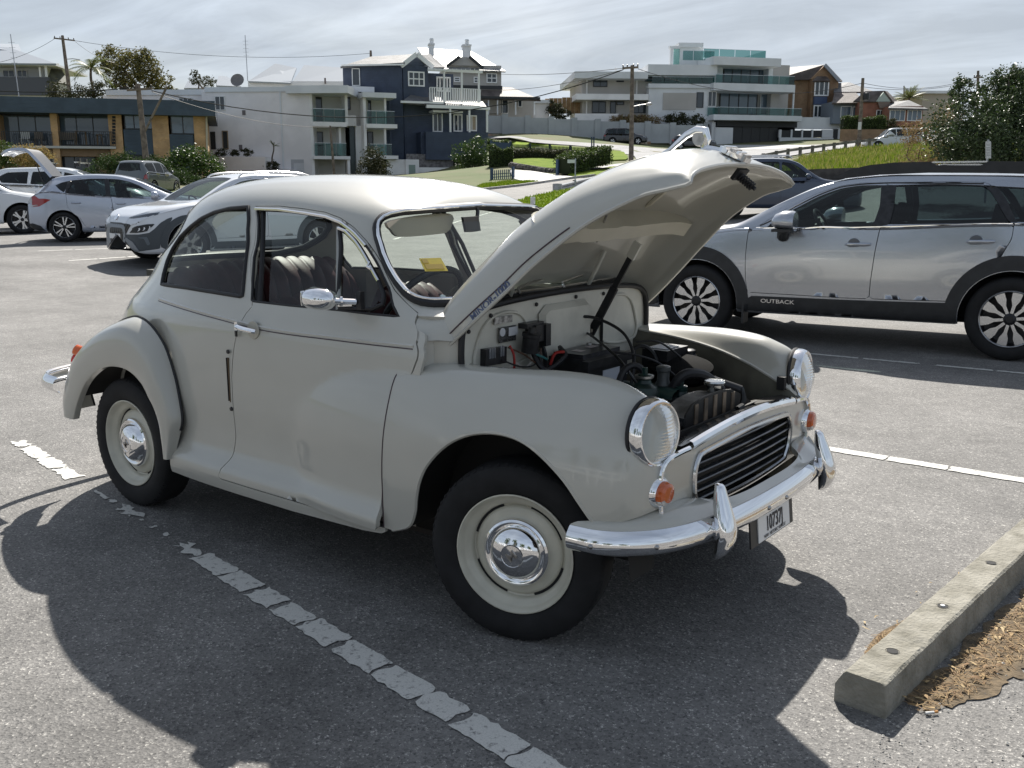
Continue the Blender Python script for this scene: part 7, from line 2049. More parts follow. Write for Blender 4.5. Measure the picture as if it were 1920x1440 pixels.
BTILE = tiles('brown_tiles', (.12, .10, .09), .65, .30, .25)
DARKR = mat('dark_recess', (.03, .03, .032), .8)
# ---- brick flats at the left
A = Fac('brick_flats', 'tan brick flats with a deep slate blue roof band and furnished balconies', 'apartment building', 200, 290, 72, 16)
A.part('fascia', SLATE, -60, 184, 403, 213, -12, .9)
A.part('rear_wall', TANB, -60, 200, 390, 350, -11.5, -1.9)
A.part('end_wall', TANB, 366, 213, 388, 350, -11.4, 0)
A.part('pier', TANB, 288, 213, 319, 350, -1.85, 0); A.part('pier', TANB, 207, 213, 232, 350, -1.85, 0); A.part('column', TANB, 99, 211, 112, 350, -.5, .05)
A.part('left_wall', TANB, -60, 214, 3, 350, -1.85, 0)
A.part('balcony_slab', mat('slab_white', (.52, .50, .46), .8), 4, 273.5, 217, 278, -1.85, .25)
A.part('lower_wall', BRNB, 4, 279, 206, 293, -1.85, -.25)
A.part('lower_wall', BRNB, 4, 293, 206, 350, -1.85, -1.0)
A.win(4, 216, 99, 273, FRD, 3, off=-1.75, gm=WINB); A.win(113, 216, 206, 273, FRD, 3, off=-1.75, gm=WINB)
A.win(100, 293, 180, 320, FRD, 2, off=-.92)
A.part('spandrel', SLATE, 233, 243, 287, 290, -1.0, -.05); A.part('spandrel', SLATE, 320, 252, 365.5, 350, -1.0, -.05); A.part('lower_panel', FRD, 233, 290.5, 287, 350, -1.0, -.08)
A.win(233, 215, 287, 242.5, FRD, 3, off=-.12, gm=WINB); A.win(320, 215, 365.5, 251.5, FRD, 2, off=-.12, gm=WINB)
A.rail(4, 246, 98, 274, .18); A.rail(113, 246, 216, 274, .18)
mb = MB(); p0 = A.px(387, 218, .06); p1 = A.px(389, 345, .06); mb.tube([p0, p1], .07, 6); mb.build('downpipe', mat('cream_pipe', (.5, .46, .36), .6), A.root)
mb = MB(); p0 = A.px(212, 222, .02)
for k in range(9):
 q = A.px(213.5, 220 + 6 * k, .01); mb.add([q - A.d * .12 + [0, 0, .09], q + A.d * .12 + [0, 0, .09], q + A.d * .12 - [0, 0, .09], q - A.d * .12 - [0, 0, .09]], [(0, 1, 2, 3)])
tag(mb.build('pier_slot', DARKR, A.root, smooth=0), kind='stuff')
WICK = mat('wicker', (.20, .17, .14), .9); WOODC = mat('teak', (.26, .17, .09), .7); WHP = mat('white_plastic', (.6, .6, .58), .5)
for k, (u, nm, lab, m_) in enumerate(((48, 'balcony_chair', 'pale chair at the left end of the left balcony', WHP), (73, 'balcony_chair', 'brown wicker armchair in the middle of the left balcony', WICK), (128, 'balcony_bench', 'low wooden bench at the left of the right balcony', WICK), (153, 'bar_table', 'tall wooden table on the right balcony', WOODC), (188, 'bar_stool', 'wooden stool near the right end of the right balcony', WOODC))):
 s_, z_ = A.sz(u, 273, -.6)
 b = A.P0 + A.d * s_ - A.n * .6; b[2] = z_ + .05
 th_ = thing(nm, lab, nm.split('_')[1], b, math.atan2(A.d[1], A.d[0]))
 hh, w_, dp = {'balcony_chair': (.45, .6, .55), 'balcony_bench': (.42, 1.1, .5), 'bar_table': (1.0, .8, .6), 'bar_stool': (.75, .45, .4)}[nm]
 mb = MB(); mb.box((-w_ / 2, -dp / 2, hh - .05), (w_ / 2, dp / 2, hh)); mb.build('seat' if nm != 'bar_table' else 'table_top', m_, th_)
 if nm in ('balcony_chair', 'balcony_bench'):
  mb = MB(); mb.box((-w_ / 2, dp / 2 - .06, hh), (w_ / 2, dp / 2, hh + .5)); mb.build('backrest', m_, th_)
 for sx in (-1, 1):
  for sy in (-1, 1):
   mb = MB(); mb.bar((sx * (w_ / 2 - .04), sy * (dp / 2 - .04), 0), (sx * (w_ / 2 - .08), sy * (dp / 2 - .08), hh - .05), .05, .05); mb.build('leg', m_, th_)
# ---- older house far left behind
B = Fac('hip_roofed_house', 'grey house with a pale hipped metal roof at the far left', 'house', 60, 170, 98, 6)
B.part('wall', LGREY, -70, 122, 92, 200, -9, -2.2); B.part('balcony_front', mat('dark_grey_boards', (.10, .105, .12), .7), -70, 144, 92, 178, -2.1, 0)
B.part('balcony_post', WTRIM, 84, 123, 88, 144, -.2, 0); B.part('balcony_post', WTRIM, 73, 125, 76, 144, -.2, 0)
B.part('eave', WTRIM, -70, 118, 104, 122, -9.5, .5)
B.slope('roof', METR, [(-70, 118, -.6), (105, 119, -.6), (17, 89, 5), (-70, 83, 5)]); B.slope('upper_roof', METR, [(-70, 84, 4), (40, 97, 4), (35, 83, 8), (-70, 80, 8)])
B.win(5, 131, 28, 145, WTRIM, 2, off=-2.1); B.win(32, 131, 51, 145, WTRIM, 2, off=-2.1)
B.slope('side_roof', tiles('green_tiles', (.10, .105, .075), .7), [(88, 152, -.2), (131, 158, 1.5), (110, 119, 3.5), (98, 120, 2.8)])
B.part('lower_wall', WTRIM, -70, 178, 95, 215, -3, -.4)
# ---- white rendered flats
C_ = Fac('white_flats', 'white rendered flats with stacked glass balconies and a blank side wall', 'apartment building', 500, 325, 86, -3)
C_.part('side_wall', PINKR, 383, 172, 583, 345, -12, 0); C_.part('parapet', LGREY, 383, 163, 535, 172, -12, .12)
C_.part('low_wing', PINKR, 196, 178, 384, 260, -9, -.4); C_.part('wing_parapet', LGREY, 198, 168, 384, 178, -9, -.25)
C_.part('roof_slab', LGREY, 535, 160, 652, 174.5, -11, .6)
C_.win(403, 180, 422, 207, FRW, 2); C_.win(335, 183, 361, 193, FRW, 3, off=-.35); C_.win(310, 186, 320, 192, FRW, 1, off=-.35)
C_.win(395, 247, 404, 280, FRD, 1); C_.win(417, 245, 428, 280, mat('tan_frame', (.30, .22, .14), .6), 1)
for u, v in ((457, 211), (451, 276)):
 C_.part('wall_vent', mat('vent_grey', (.16, .14, .14), .8), u - 3, v - 4.5, u + 3, v + 4.5, 0, .06)
C_.part('downpipe', LGREY, 527, 168, 529.5, 330, 0, .1)
C_.part('garage_shade_panel', mat('shade_white', (.42, .42, .43), .8), 546, 299, 570, 330, 0, .03); C_.part('garage_door', mat('door_white', (.54, .54, .55), .6), 551, 306, 570, 330, .03, .06)  # flat panel first: shade of the garage opening put into its grey
C_.part('terrace_wall', PINKR, 404, 294, 498, 345, 0, 2.6); C_.part('planter', PINKR, 480, 318, 546, 345, .1, 2.2)
F2 = C_.turn(583, 325, 20)
F2.part('corner_pier', WHTR, 583, 172, 588, 345, -2.2, .05)
for v0, v1 in ((175, 229), (239, 292), (299, 345)):
 F2.part('balcony_back', mat('cream_render', (.60, .575, .535), .8), 588, v0, 648, v1, -2.6, -2.0)
F2.win(588, 182, 604, 228, FRD, 1, off=-1.95); F2.win(589, 247, 606, 291, FRD, 1, off=-1.95)
F2.part('party_wall', WHTR, 647, 172, 652, 236, -2.5, 0); F2.part('party_wall', WHTR, 636, 239, 640, 290, -2.5, -.3)
F2.part('balcony_slab', WHTR, 586, 228.5, 650, 237, -2.6, .3); F2.part('balcony_slab', WHTR, 588, 292.5, 657, 298.5, -2.6, .5); F2.part('roof_slab', LGREY, 580, 168, 652, 175, -10, .5)
F2.glassrail(587, 204, 647, 229, .25, 3, 1.5); F2.glassrail(590, 268, 650, 293, .3, 3, 1.5)
F2.part('carport_post', WHTR, 652, 298, 657, 345, -.4, .4)
F2.part('mid_wall', mat('cream_render', (.60, .575, .535), .8), 650, 174, 690, 240, -9, -2.0); F2.win(648, 181, 657, 206, FRD, 1, off=-1.9); F2.part('mid_ledge', WHTR, 644, 216, 668, 236, -3, -1.0)
F2.part('stair_glass', mat('dark_glass_slot', (.05, .07, .075), .15), 657, 237, 668, 345, -4, -1.6); F2.part('pier', WHTR, 668, 236, 688, 345, -8, -1.2); F2.part('rear_mass', WHTR, 652, 176, 742, 345, -10, -3.0)
F2.part('roof_slab', LGREY, 680, 173.5, 743, 183, -10, .6); F2.part('top_slab', LGREY, 648, 162, 702, 172, -10, -1.8)
F2.part('side_pier', WHTR, 683, 183, 688, 345, -2.6, .1)
for v0, v1 in ((183, 233), (241, 291)):
 F2.part('balcony_back', mat('cream_render', (.60, .575, .535), .8), 689, v0, 740, v1, -2.9, -2.4)
 F2.part('post', WHTR, 721, v0, 724.5, v1, -.3, 0)
F2.win(688, 186, 696, 232, FRD, 1, off=-2.35); F2.win(689, 247, 700, 290, FRD, 1, off=-2.35)
F2.part('balcony_slab', WHTR, 687, 232.5, 745, 240, -2.9, .4); F2.part('balcony_slab', WHTR, 690, 291.5, 747, 298, -2.9, .5)
F2.glassrail(688, 208, 740, 233, .3, 3, 1.5); F2.glassrail(691, 270, 735, 292, .3, 3, 1.5)
F2.part('garden_wall', WHTR, 726, 299, 763, 345, -.3, 0); F2.part('gate_pier', WHTR, 761, 299, 786, 345, -.6, .3); F2.part('green_door', mat('sage_door', (.25, .32, .28), .6), 767, 309, 779, 345, .3, .34); F2.part('garden_wall', WHTR, 786, 314, 851, 350, -.3, 0)
D_ = Fac('metal_roofed_house', 'house showing only its pale blue grey metal hip roofs above the white flats', 'house', 560, 165, 108, 3)
D_.slope('roof', METR, [(466, 152, 0), (545, 155, 0), (556, 127, 5), (516, 119, 5)]); D_.slope('roof', METR, [(546, 157, .5), (648, 160, .5), (648, 127, 5.5), (570, 122, 5.5)]); D_.part('wall', LGREY, 466, 152, 648, 200, -8, -.4)
D_.slope('roof', METR, [(345, 165, -1), (380, 165, -1), (372, 152, 1), (352, 152, 1)]); D_.slope('roof', METR, [(405, 160, -1), (452, 162, -1), (425, 143, 2), (410, 142, 2)])
D_.part('vent_pipe', mat('vent_grey', (.16, .14, .14), .8), 608, 146, 611, 157, -.2, 0)
mb = MB(); mb.lathe([(.0, 0), (.45, .08), (.6, .2)], 16, C_.px(446, 152, -1), FH * -1 + np.array([0, 0, .4])); mb.build('satellite_dish', mat('dish_grey', (.18, .17, .17), .6), C_.root)
# ---- navy weatherboard house
E_ = Fac('navy_house', 'navy weatherboard house with white verandah posts and a gabled upper storey', 'house', 755, 290, 90, -6)
E_.part('side_wall', NAVYB, 646, 122, 756, 345, -10, 0); E_.slope('roof', GTILE, [(638, 124.5, -.5), (757, 117, -.5), (782, 101, 3), (696, 106, 3)])
E_.part('gutter', WTRIM, 640, 120, 757, 123, .3, .5); E_.win(660, 128, 675, 161, WTRIM, 1)
E2 = E_.turn(756, 290, 22)
E2.part('front_wall', NAVYB, 756, 123, 803, 190, -9.5, 0); E2.poly('gable', NAVYB, [(756, 123), (803, 123), (780, 103)], .0, .3)
mb = MB(); mb.bar(E2.px(752, 124, .3), E2.px(781, 101, .3), .4, .22, E2.n); mb.build('barge_board', WTRIM, E_.root); mb = MB(); mb.bar(E2.px(781, 101, .3), E2.px(812, 127, .3), .4, .22, E2.n); mb.build('barge_board', WTRIM, E_.root)
E2.win(765, 134, 796, 162, WTRIM, 3, 2, w=.12)
E2.slope('side_roof', GTILE, [(780, 102, 0), (812, 126, -.3), (835, 126, 6), (806, 101, 6)])
E2.part('lower_wall', NAVYB, 730, 190, 915, 300, -9, -.5); E2.slope('porch_roof', GTILE, [(752, 191, -1.4), (832, 197, -1.4), (826, 174, 1.2), (778, 172, .6)]); E2.part('porch_gutter', WTRIM, 752, 190, 832, 194, 1.2, 1.5)
E2.slope('skillion', GTILE, [(795, 194, -1.6), (914, 202, -1.6), (905, 190, 0), (815, 188, 0)]); E2.part('verandah_beam', WTRIM, 800, 198, 919, 204, 1.3, 1.6)
for u in (843, 879, 912): E2.part('verandah_post', WTRIM, u, 204, u + 3.2, 248, 1.35, 1.5)
E2.part('verandah_base', NAVYB, 799, 248, 915, 300, -.5, 1.6); E2.part('lower_mass', NAVYB, 790, 248, 846, 345, -6, 1.0); E2.win(818, 271, 830, 290, WTRIM, 2, off=1.05, w=.14)
E2.win(811, 211, 830, 248, WTRIM, 2, off=-.42, w=.12); E2.win(850, 214, 867, 247, WTRIM, 2, off=-.42, w=.12); E2.win(875, 216, 894, 246, WTRIM, 2, off=-.42, w=.12, gm=mat('curtain_pane', (.35, .28, .2), .4)); E2.part('awning', WTRIM, 812, 207, 868, 211, -.4, .9)
E2.part('upper_wall', NAVYB, 803, 138, 850, 190, -9, -2.4); E2.win(818, 144, 845, 172, WTRIM, 4, 1, off=-2.3, w=.14)
E2.part('pergola_beam', WTRIM, 803, 130, 905, 135, .9, 1.1)
for k in range(12):
 u = 806 + 8.4 * k
 mb = MB(); mb.bar(E2.px(u, 130.5, 1.4), E2.px(u, 130.5, -1.6), .07, .16); mb.build('pergola_rafter', WTRIM, E_.root)
for u in (832, 865, 897): E2.part('pergola_post', WTRIM, u, 135, u + 2.8, 192, .92, 1.08)
E2.rail(806, 165, 900, 191, 1.0, .22, WTRIM, 'verandah_balustrade', .05)
E2.part('paling_fence', mat('grey_palings', (.16, .15, .15), .9, var=.3, vscale=4), 762, 289, 850, 316, 1.2, 1.3)
# ---- chimneyed house behind the navy one
G = Fac('chimney_house', 'grey two-storey house with a glinting tiled roof and two tall chimneys', 'house', 870, 165, 104, 10)
SHT = tiles('glazed_tiles', (.30, .30, .30), .45, .45, .5)
G.part('wall', TAUPE, 838, 122, 940, 212, -9, 0); G.slope('roof', SHT, [(806, 128, -.6), (948, 133, -.6), (884, 96, 4.5), (783, 89, 4.5)]); G.poly('gable', TAUPE, [(842, 122), (900, 124), (876, 107), (860, 107)], .35, .3)
mb = MB(); mb.bar(G.px(838, 124, .6), G.px(862, 106, .6), .3, .2, G.n); mb.build('barge_board', FRD, G.root); mb = MB(); mb.bar(G.px(880, 106, .6), G.px(906, 128, .6), .3, .2, G.n); mb.build('barge_board', FRD, G.root)
for u0, u1, vt, vb in ((805, 814, 78, 104), (868.5, 883, 80, 112)):
 c_ = G.part('chimney', LGREY, u0, vt + 6, u1, vb, -2.2, -1.2); G.part('chimney_cap', LGREY, u0 - 1.2, vt + 3, u1 + 1.2, vt + 6, -2.35, -1.05, c_)
 mb = MB(); q = G.px((u0 + u1) / 2, vt + 3, -1.6); mb.lathe([(.25, 0), (.2, .3), (.26, .34), (.2, .5)], 10, q, (0, 0, 1), True, True); mb.build('chimney_pot', LGREY, c_)
G.win(851, 144, 863, 154, WTRIM, 1, 2, off=.05, w=.12); G.win(888, 144, 897, 156, WTRIM, 1, 2, off=.05, w=.12); G.win(912, 137, 932, 156, WTRIM, 2, 2, off=.05, w=.12)
G.part('storey_band', FRD, 838, 160, 942, 167, -1, .15)
G.slope('lower_roof', BTILE, [(898, 184, -2.5), (1014, 187, -2.5), (960, 164, 1), (905, 163, 1)]); G.part('lower_wall', TAUPE, 900, 187, 1000, 225, -6, -.5); G.part('verandah_edge', FRD, 897, 181, 1013, 185.5, 2.0, 2.6)
for u in (915, 932, 966, 1001): G.part('verandah_post', LGREY, u, 185, u + 2.2, 215, 2.2, 2.4)
G.win(916, 187, 927, 213, WTRIM, 1, off=-.42); G.win(931, 187, 953, 213, WTRIM, 2, off=-.42); G.win(971, 188, 979, 201, WTRIM, 1, off=-.42)
# ---- long wall with piers on a stone footing
WG = Fac('boundary_wall', 'long grey rendered wall stepped with piers above the upper road', 'wall', 1100, 262, 103, 2)
WGM = mat('grey_render', (.42, .435, .44), .85, var=.06, vscale=.6)
ue = [908, 947, 990, 1034, 1077, 1121, 1168, 1215, 1262, 1312]
for k in range(len(ue) - 1):
 tv = lambda u: 217 + (u - 908) * .050
 WG.part('wall_panel', WGM, ue[k] + 5, tv(ue[k]), ue[k + 1] - 5, tv(ue[k]) + (33 if k < 6 else 36), -.25, 0)
 WG.part('pier', WGM, ue[k + 1] - 5.5, tv(ue[k + 1]) - 5, ue[k + 1] + 5.5, tv(ue[k + 1]) + 36, -.4, .14)
 if k < 7: WG.part('footing_pier', BRNB, ue[k + 1] - 5, tv(ue[k + 1]) + 33, ue[k + 1] + 5, tv(ue[k + 1]) + 52, -.3, .35)
ST = [mat('sandstone_%s' % n, c, .9, var=.2, vscale=2) for n, c in (('pale', (.48, .38, .29)), ('pink', (.42, .30, .23)), ('cream', (.55, .46, .36)))]
SW = Fac('stone_footing', 'rough sandstone block footing under the long grey wall', 'wall', 1100, 266, 102.6, 2)
rs_ = random.Random(9)
meS = []
for k in range(6):
 mb = MB(); q = [(-.5, -.5), (-.1, -.56), (.45, -.48), (.54, 0), (.46, .5), (0, .55), (-.46, .48), (-.55, .05)]
 q = [(a * rs_.uniform(.88, 1.1), b * rs_.uniform(.85, 1.1)) for a, b in q]; mb.prism(q, 1., np.eye(4)); meS.append(mb.mesh('stone', ST[k % 3], 0))
for k in range(7):
 u = ue[k] + 5
 while u < ue[k + 1] - 5:
  w_ = rs_.uniform(2.6, 5.5)
  v = 251 + (u - 908) * .048; v_end = v + 15
  while v < v_end:
   h_ = rs_.uniform(2.2, 4.4)
   s_, z_ = SW.sz(u + w_ / 2, v + h_ / 2); st_ = link('stone', rs_.choice(meS), SW.root)
   sc_ = 103 / CAM_F
   st_.matrix_local = Matrix(np.vstack([np.c_[np.stack([SW.d * w_ * sc_ * .98, np.array([0, 0, h_ * sc_ * .98]), SW.n * rs_.uniform(.35, .55)], 1), SW.pt(s_, z_, -.25)], [0, 0, 0, 1]]).tolist())
   v += h_
  u += w_
TF = Fac('timber_fence', 'tall tan timber fence between the pale house and the modern house', 'fence', 1058, 205, 108, 0)
PAL = mat('tan_palings', (.32, .20, .10), .85, var=.2, vscale=2)
for k in range(9):
 TF.part('fence_panel', PAL, 1022 + 8 * k, 184 - (k > 3) * 1.5 + (k == 0), 1029.6 + 8 * k, 213, -.1, .04 * (k % 2))
PO = Fac('pale_outbuilding', 'small pale building between the verandah and the timber fence', 'shed', 1010, 205, 107, 0)
PO.part('wall', WHTR, 998, 192, 1030, 222, -4, 0); PO.part('roof', LGREY, 994, 187, 1034, 193, -4.4, .4)
# ---- modern flats on the right of the middle
M = Fac('modern_flats', 'modern white and taupe flats with long slabs, glass balconies and a roof terrace', 'apartment building', 1280, 235, 106, 4)
M.part('upper_wall', TAUPE, 1092, 140, 1340, 182, -12, -1.4); M.part('lower_wall', TAUPE, 1092, 184, 1225, 218, -12, -1.4)
M.part('roof_slab', LGREY, 1078, 134, 1215, 147, -13, .6); M.part('roof_slab', LGREY, 1215, 121, 1345, 141, -13, .4); M.part('floor_slab', WHTR, 1080, 176, 1216, 187, -12.5, .3)
for r_ in ((1112, 145, 1139, 163, 2), (1156, 144, 1170, 154, 1), (1209, 135, 1240, 153, 2), (1246, 133, 1255, 152, 1), (1316, 124, 1346, 143, 2)): M.win(*r_[:4], FRD, r_[4], off=-1.35)
for r_ in ((1110, 187, 1136, 212, 2), (1144, 186, 1155, 213, 1), (1156, 186, 1170, 197, 1), (1188, 182, 1216, 212, 3)): M.win(*r_[:4], FRD, r_[4], off=-1.35)
M.part('downpipe', WHTR, 1099, 147, 1101.5, 213, -1.4, -1.2); M.part('downpipe', WHTR, 1193, 140, 1195.5, 178, -1.4, -1.2)
M.part('white_block', LGREY, 1216, 165, 1340, 235, -12, 0); M.part('inset_panel', TAUPE, 1243, 174, 1305, 206, 0, .06); M.win(1306, 173, 1319, 202, FRD, 1)
M.part('terrace_wall', LGREY, 1216, 157, 1350, 165, -12, .2); M.glassrail(1222, 144, 1340, 158, .1, 5)
M.win(1327, 171, 1343, 200, FRW, 2, off=.05); M.glassrail(1326, 201, 1350, 218, .3, 1)
M2 = M.turn(1345, 235, 14)
M2.part('core', TAUPE, 1340, 120, 1478, 240, -12, -2.6); M2.part('roof_slab', LGREY, 1338, 107.5, 1465, 123, -12, .9); M2.part('pier', LGREY, 1339, 122, 1355, 160, -3, -1.2); M2.part('pier', LGREY, 1441, 122, 1449, 160, -3, -1.2)
M2.win(1356, 123, 1440, 158, FRD, 5, off=-2.4, gm=WINB, w=.12); M2.part('balcony_slab', LGREY, 1338, 157, 1491, 171, -3, .7); M2.glassrail(1342, 141, 1490, 158, .6, 5, 2)
M2.win(1349, 172, 1420, 216, FRD, 4, off=-2.4, gm=WINB, w=.12); M2.win(1425, 174, 1445, 216, FRW, 1, off=-2.4, gm=WINB); M2.part('pier', TAUPE, 1445, 171, 1460, 217, -3, -1.5); M2.part('column', LGREY, 1487, 171, 1489, 217, .2, .4)
M2.part('lower_slab', LGREY, 1338, 216, 1504, 226, -3, 1.4); M2.glassrail(1345, 202, 1503, 217, 1.2, 5, 2)
M2.part('undercroft', DARKR, 1340, 226, 1490, 280, -10, -2); M2.part('undercroft_band', FRD, 1344, 226, 1500, 238, -1.8, .2)
for k in range(5): M2.part('garage_door', mat('charcoal_door', (.035, .036, .038), .5), 1375 + 16.6 * k, 238, 1391.2 + 16.6 * k, 279, -.2, .04 * (k % 2))
M2.part('drive_wall', LGREY, 1338, 239, 1374, 279, -1, .6); M2.part('pier', WGM, 1312, 229, 1327, 268, -1, .6); M2.part('gate', FRD, 1327, 233, 1334, 268, -.5, 0); M2.part('pier', LGREY, 1334, 229, 1341, 270, -1, .6)
W5 = M2.turn(1462, 279, 8)
W5.part('fence_wall', LGREY, 1461, 258, 1562, 281, .3, .6)
for k in range(5): W5.part('fence_post', LGREY, (1461, 1483, 1503, 1522, 1542)[k], 243, (1465.5, 1486, 1506, 1525, 1562)[k], 258, .3, .62)
for k in range(4): W5.part('slat_panel', FRD, (1466, 1486.5, 1506.5, 1525.5)[k], 244.5, (1482.5, 1502.5, 1521.5, 1541.5)[k], 257.5, .4, .5)
W5.part('side_gate', FRD, 1561, 242, 1571, 278, .4, .5); W5.part('gate_pier', LGREY, 1571, 240, 1576, 278, .3, .6); W5.part('upper_wall', LGREY, 1492, 220, 1578, 242, -.3, 0)
M.part('lift_house', LGREY, 1275, 88, 1318, 121, -6, -3); M.part('lift_roof', LGREY, 1273, 80, 1319, 88, -6.4, -2.6); M.part('lift_frame', LGREY, 1257, 88, 1262, 121, -3.2, -2.8); M.part('lift_beam', LGREY, 1256, 86, 1276, 91, -3.4, -2.7); M.glassrail(1262, 91, 1275, 121, -2.9, 1); M.glassrail(1280, 95, 1340, 113, -1.0, 3)
M2.glassrail(1319, 93, 1436, 110, -1.5, 4, 6)
M.part('vent_pipe', LGREY, 1153, 127, 1156, 134, -2, -1.8)
# ---- brick houses beyond
H = Fac('gabled_brick_house', 'brown brick house with a gable and a white bay window beside the modern flats', 'house', 1530, 215, 112, 6)
H.part('side_wall', BRNB, 1452, 149, 1530, 230, -9, -1.0); H.part('front_wall', BRNB, 1520, 148, 1570, 230, -9, 0); H.poly('gable', BRNB, [(1520, 148.5), (1570, 148.5), (1546, 123)], 0, .4)
H.slope('roof', BTILE, [(1446, 151, .6), (1518, 149, .2), (1546, 121, .6), (1480, 126, 4)]); H.slope('roof', BTILE, [(1546, 121, -.4), (1574, 152, -.4), (1580, 152, 6), (1552, 122, 6)])
mb = MB(); mb.bar(H.px(1546, 121, .5), H.px(1574, 152, .5), .35, .2, H.n); mb.build('barge_board', METR, H.root)
H.win(1527, 151, 1554, 180, WTRIM, 3, off=.5, w=.14); H.part('bay_panel', mat('blue_panel', (.07, .10, .18), .6), 1527, 181, 1551, 196, .1, .5); H.win(1525, 197, 1550, 221, WTRIM, 3, off=.5, w=.14); H.slope('bay_roof', BTILE, [(1524, 151, -.8), (1557, 151, -.8), (1550, 143, 0), (1532, 143, 0)])
H2 = Fac('tiled_brick_house', 'low house with a tiled hip roof and large windows behind the hedge', 'house', 1600, 220, 108, 3)
H2.part('wall', mat('bluish_wall', (.20, .23, .27), .8), 1562, 190, 1625, 232, -8, 0); H2.slope('roof', BTILE, [(1560, 193, -.6), (1622, 192, -.6), (1600, 168, 4), (1566, 168, 4)]); H2.slope('upper_roof', GTILE, [(1563, 172, 3), (1640, 172, 3), (1592, 154, 7), (1567, 156, 7)])
H2.win(1576, 199, 1596, 222, WTRIM, 1, off=.04, gm=WINB); H2.win(1598, 200, 1612, 222, WTRIM, 1, off=.04, gm=WINB)
H3 = Fac('red_brick_house', 'red brick house with a pale gable beside the street pole', 'house', 1650, 220, 106, 2)
H3.part('wall', REDB, 1617, 189, 1670, 232, -8, 0); H3.poly('gable', mat('mint_gable', (.42, .48, .42), .7), [(1642, 190.5), (1671, 190.5), (1659, 171)], .3, .3); H3.slope('roof', BTILE, [(1600, 190, -.4), (1642, 190.5, -.4), (1659, 170, .4), (1622, 171, .6)]); H3.slope('roof', BTILE, [(1659, 170, -.4), (1676, 192, -.4), (1684, 191, 5), (1664, 171, 5)])
H3.win(1643, 206, 1657, 222, FRW, 2, off=.05); H3.poly('window_awning', mat('awning_tan', (.22, .17, .14), .8), [(1646, 191), (1669, 191), (1669, 203), (1650, 203)], .4, .1)
H4 = Fac('sunroom_house', 'low dark brick house with a row of white framed windows left of the bush', 'house', 1700, 225, 104, 2)
H4.part('wall', REDB, 1668, 199, 1730, 236, -7, 0); H4.slope('roof', GTILE, [(1666, 202, -.7), (1740, 204, -.7), (1705, 188, 3), (1670, 191, 3)]); H4.win(1668, 206, 1697, 227, WTRIM, 3, off=.05, gm=WINB); H4.win(1701, 206, 1728, 227, WTRIM, 3, off=.05, gm=WINB)
H5 = Fac('beige_house', 'plain beige house standing far back behind the big bush', 'house', 1745, 210, 118, 0)
H5.part('wall', mat('beige_render', (.42, .37, .30), .85), 1728, 173, 1800, 235, -8, 0); H5.part('roof', LGREY, 1716, 170, 1802, 175, -8.5, .5)
BW = Fac('brick_garden_wall', 'low brown brick garden wall below the clipped hedge', 'wall', 1640, 262, 98, 2)
BW.part('wall_face', BRNB, 1577, 242.5, 1730, 275, -.4, 0)
TW = Fac('garden_wall', 'short white wall behind the low shrubs in front of the modern flats', 'wall', 1150, 225, 104.5, 2)
TW.part('wall_face', WHTR, 1078, 213, 1160, 230, -.3, 0)
# ================================================================== plants, poles and street furniture
def leaves(P, size, rng, up=.35, asp=.5):
 """one small folded leaf per point: 4 vertices, 2 triangles"""
 n = len(P)
 d = rng.normal(size=(n, 3)); d /= np.linalg.norm(d, axis=1, keepdims=True)
 d[:, 2] = d[:, 2] * .7 + up * .3; d /= np.linalg.norm(d, axis=1, keepdims=True)
 r = rng.normal(size=(n, 3)); w = np.cross(d, r); w /= np.linalg.norm(w, axis=1, keepdims=True)
 L = size * rng.uniform(.55, 1.35, (n, 1)); f = np.cross(d, w) * L * .12
 V = np.stack([P - d * L * .5, P + w * L * asp * .5 + f, P + d * L * .5, P - w * L * asp * .5 + f], 1)
 return V.reshape(-1, 3), [(4 * i, 4 * i + 1, 4 * i + 2, 4 * i + 3) for i in range(n)]
def shell_points(blobs, n, rng, clump=.22, per=26, inner=.45):
 """points gathered in clumps spread through the outer part of a set of ellipsoids"""
 w = np.array([b[1][0] * b[1][2] + b[1][1] * b[1][2] for b in blobs]); w = w / w.sum()
 out = []
 for b, ww in zip(blobs, w):
  k = max(3, int(n * ww / per))
  c = np.array(b[0]); r = np.array(b[1])
  u = rng.normal(size=(k, 3)); u /= np.linalg.norm(u, axis=1, keepdims=True)
  rad = rng.uniform(inner ** 3, 1.12, (k, 1)) ** (1 / 3)
  cc = c + u * rad * r
  for q in cc:
   m_ = max(4, int(per * rng.uniform(.4, 1.6)))
   out.append(q + rng.normal(size=(m_, 3)) * clump * float(r.mean()) * np.array([1, 1, .75]))
 return np.concatenate(out)
def limb(mb, a, b, r0, r1, rng, bend=.15):
 a = np.array(a, float); b = np.array(b, float); L = np.linalg.norm(b - a)
 m1 = a + (b - a) * .35 + rng.normal(size=3) * L * bend * .5; m2 = a + (b - a) * .7 + rng.normal(size=3) * L * bend * .6
 mb.tube(spline(np.array([a, m1, m2, b]), 3), np.linspace(r0, r1, 10), 6)
BARK = mat('bark', (.12, .095, .075), .95, var=.35, vscale=6, bump=.8, bscale=20)
G_BUSH = island_mat('coastal_leaf', [(.018, .030, .010), (.035, .058, .016), (.055, .085, .026), (.11, .14, .07)], .4, .12)
G_BROWN = island_mat('dry_shrub_leaf', [(.13, .08, .04), (.24, .16, .09), (.20, .17, .07), (.30, .22, .14)], .8, .2)
G_TREE = island_mat('tree_leaf', [(.045, .05, .014), (.085, .085, .025), (.14, .12, .04), (.11, .11, .04)], .6, .25)
G_JUN = island_mat('juniper_leaf', [(.018, .035, .010), (.035, .065, .016), (.070, .105, .030)], .7, .15)
G_ROUND = island_mat('glossy_leaf', [(.020, .040, .010), (.040, .075, .016), (.085, .125, .030)], .4, .2)
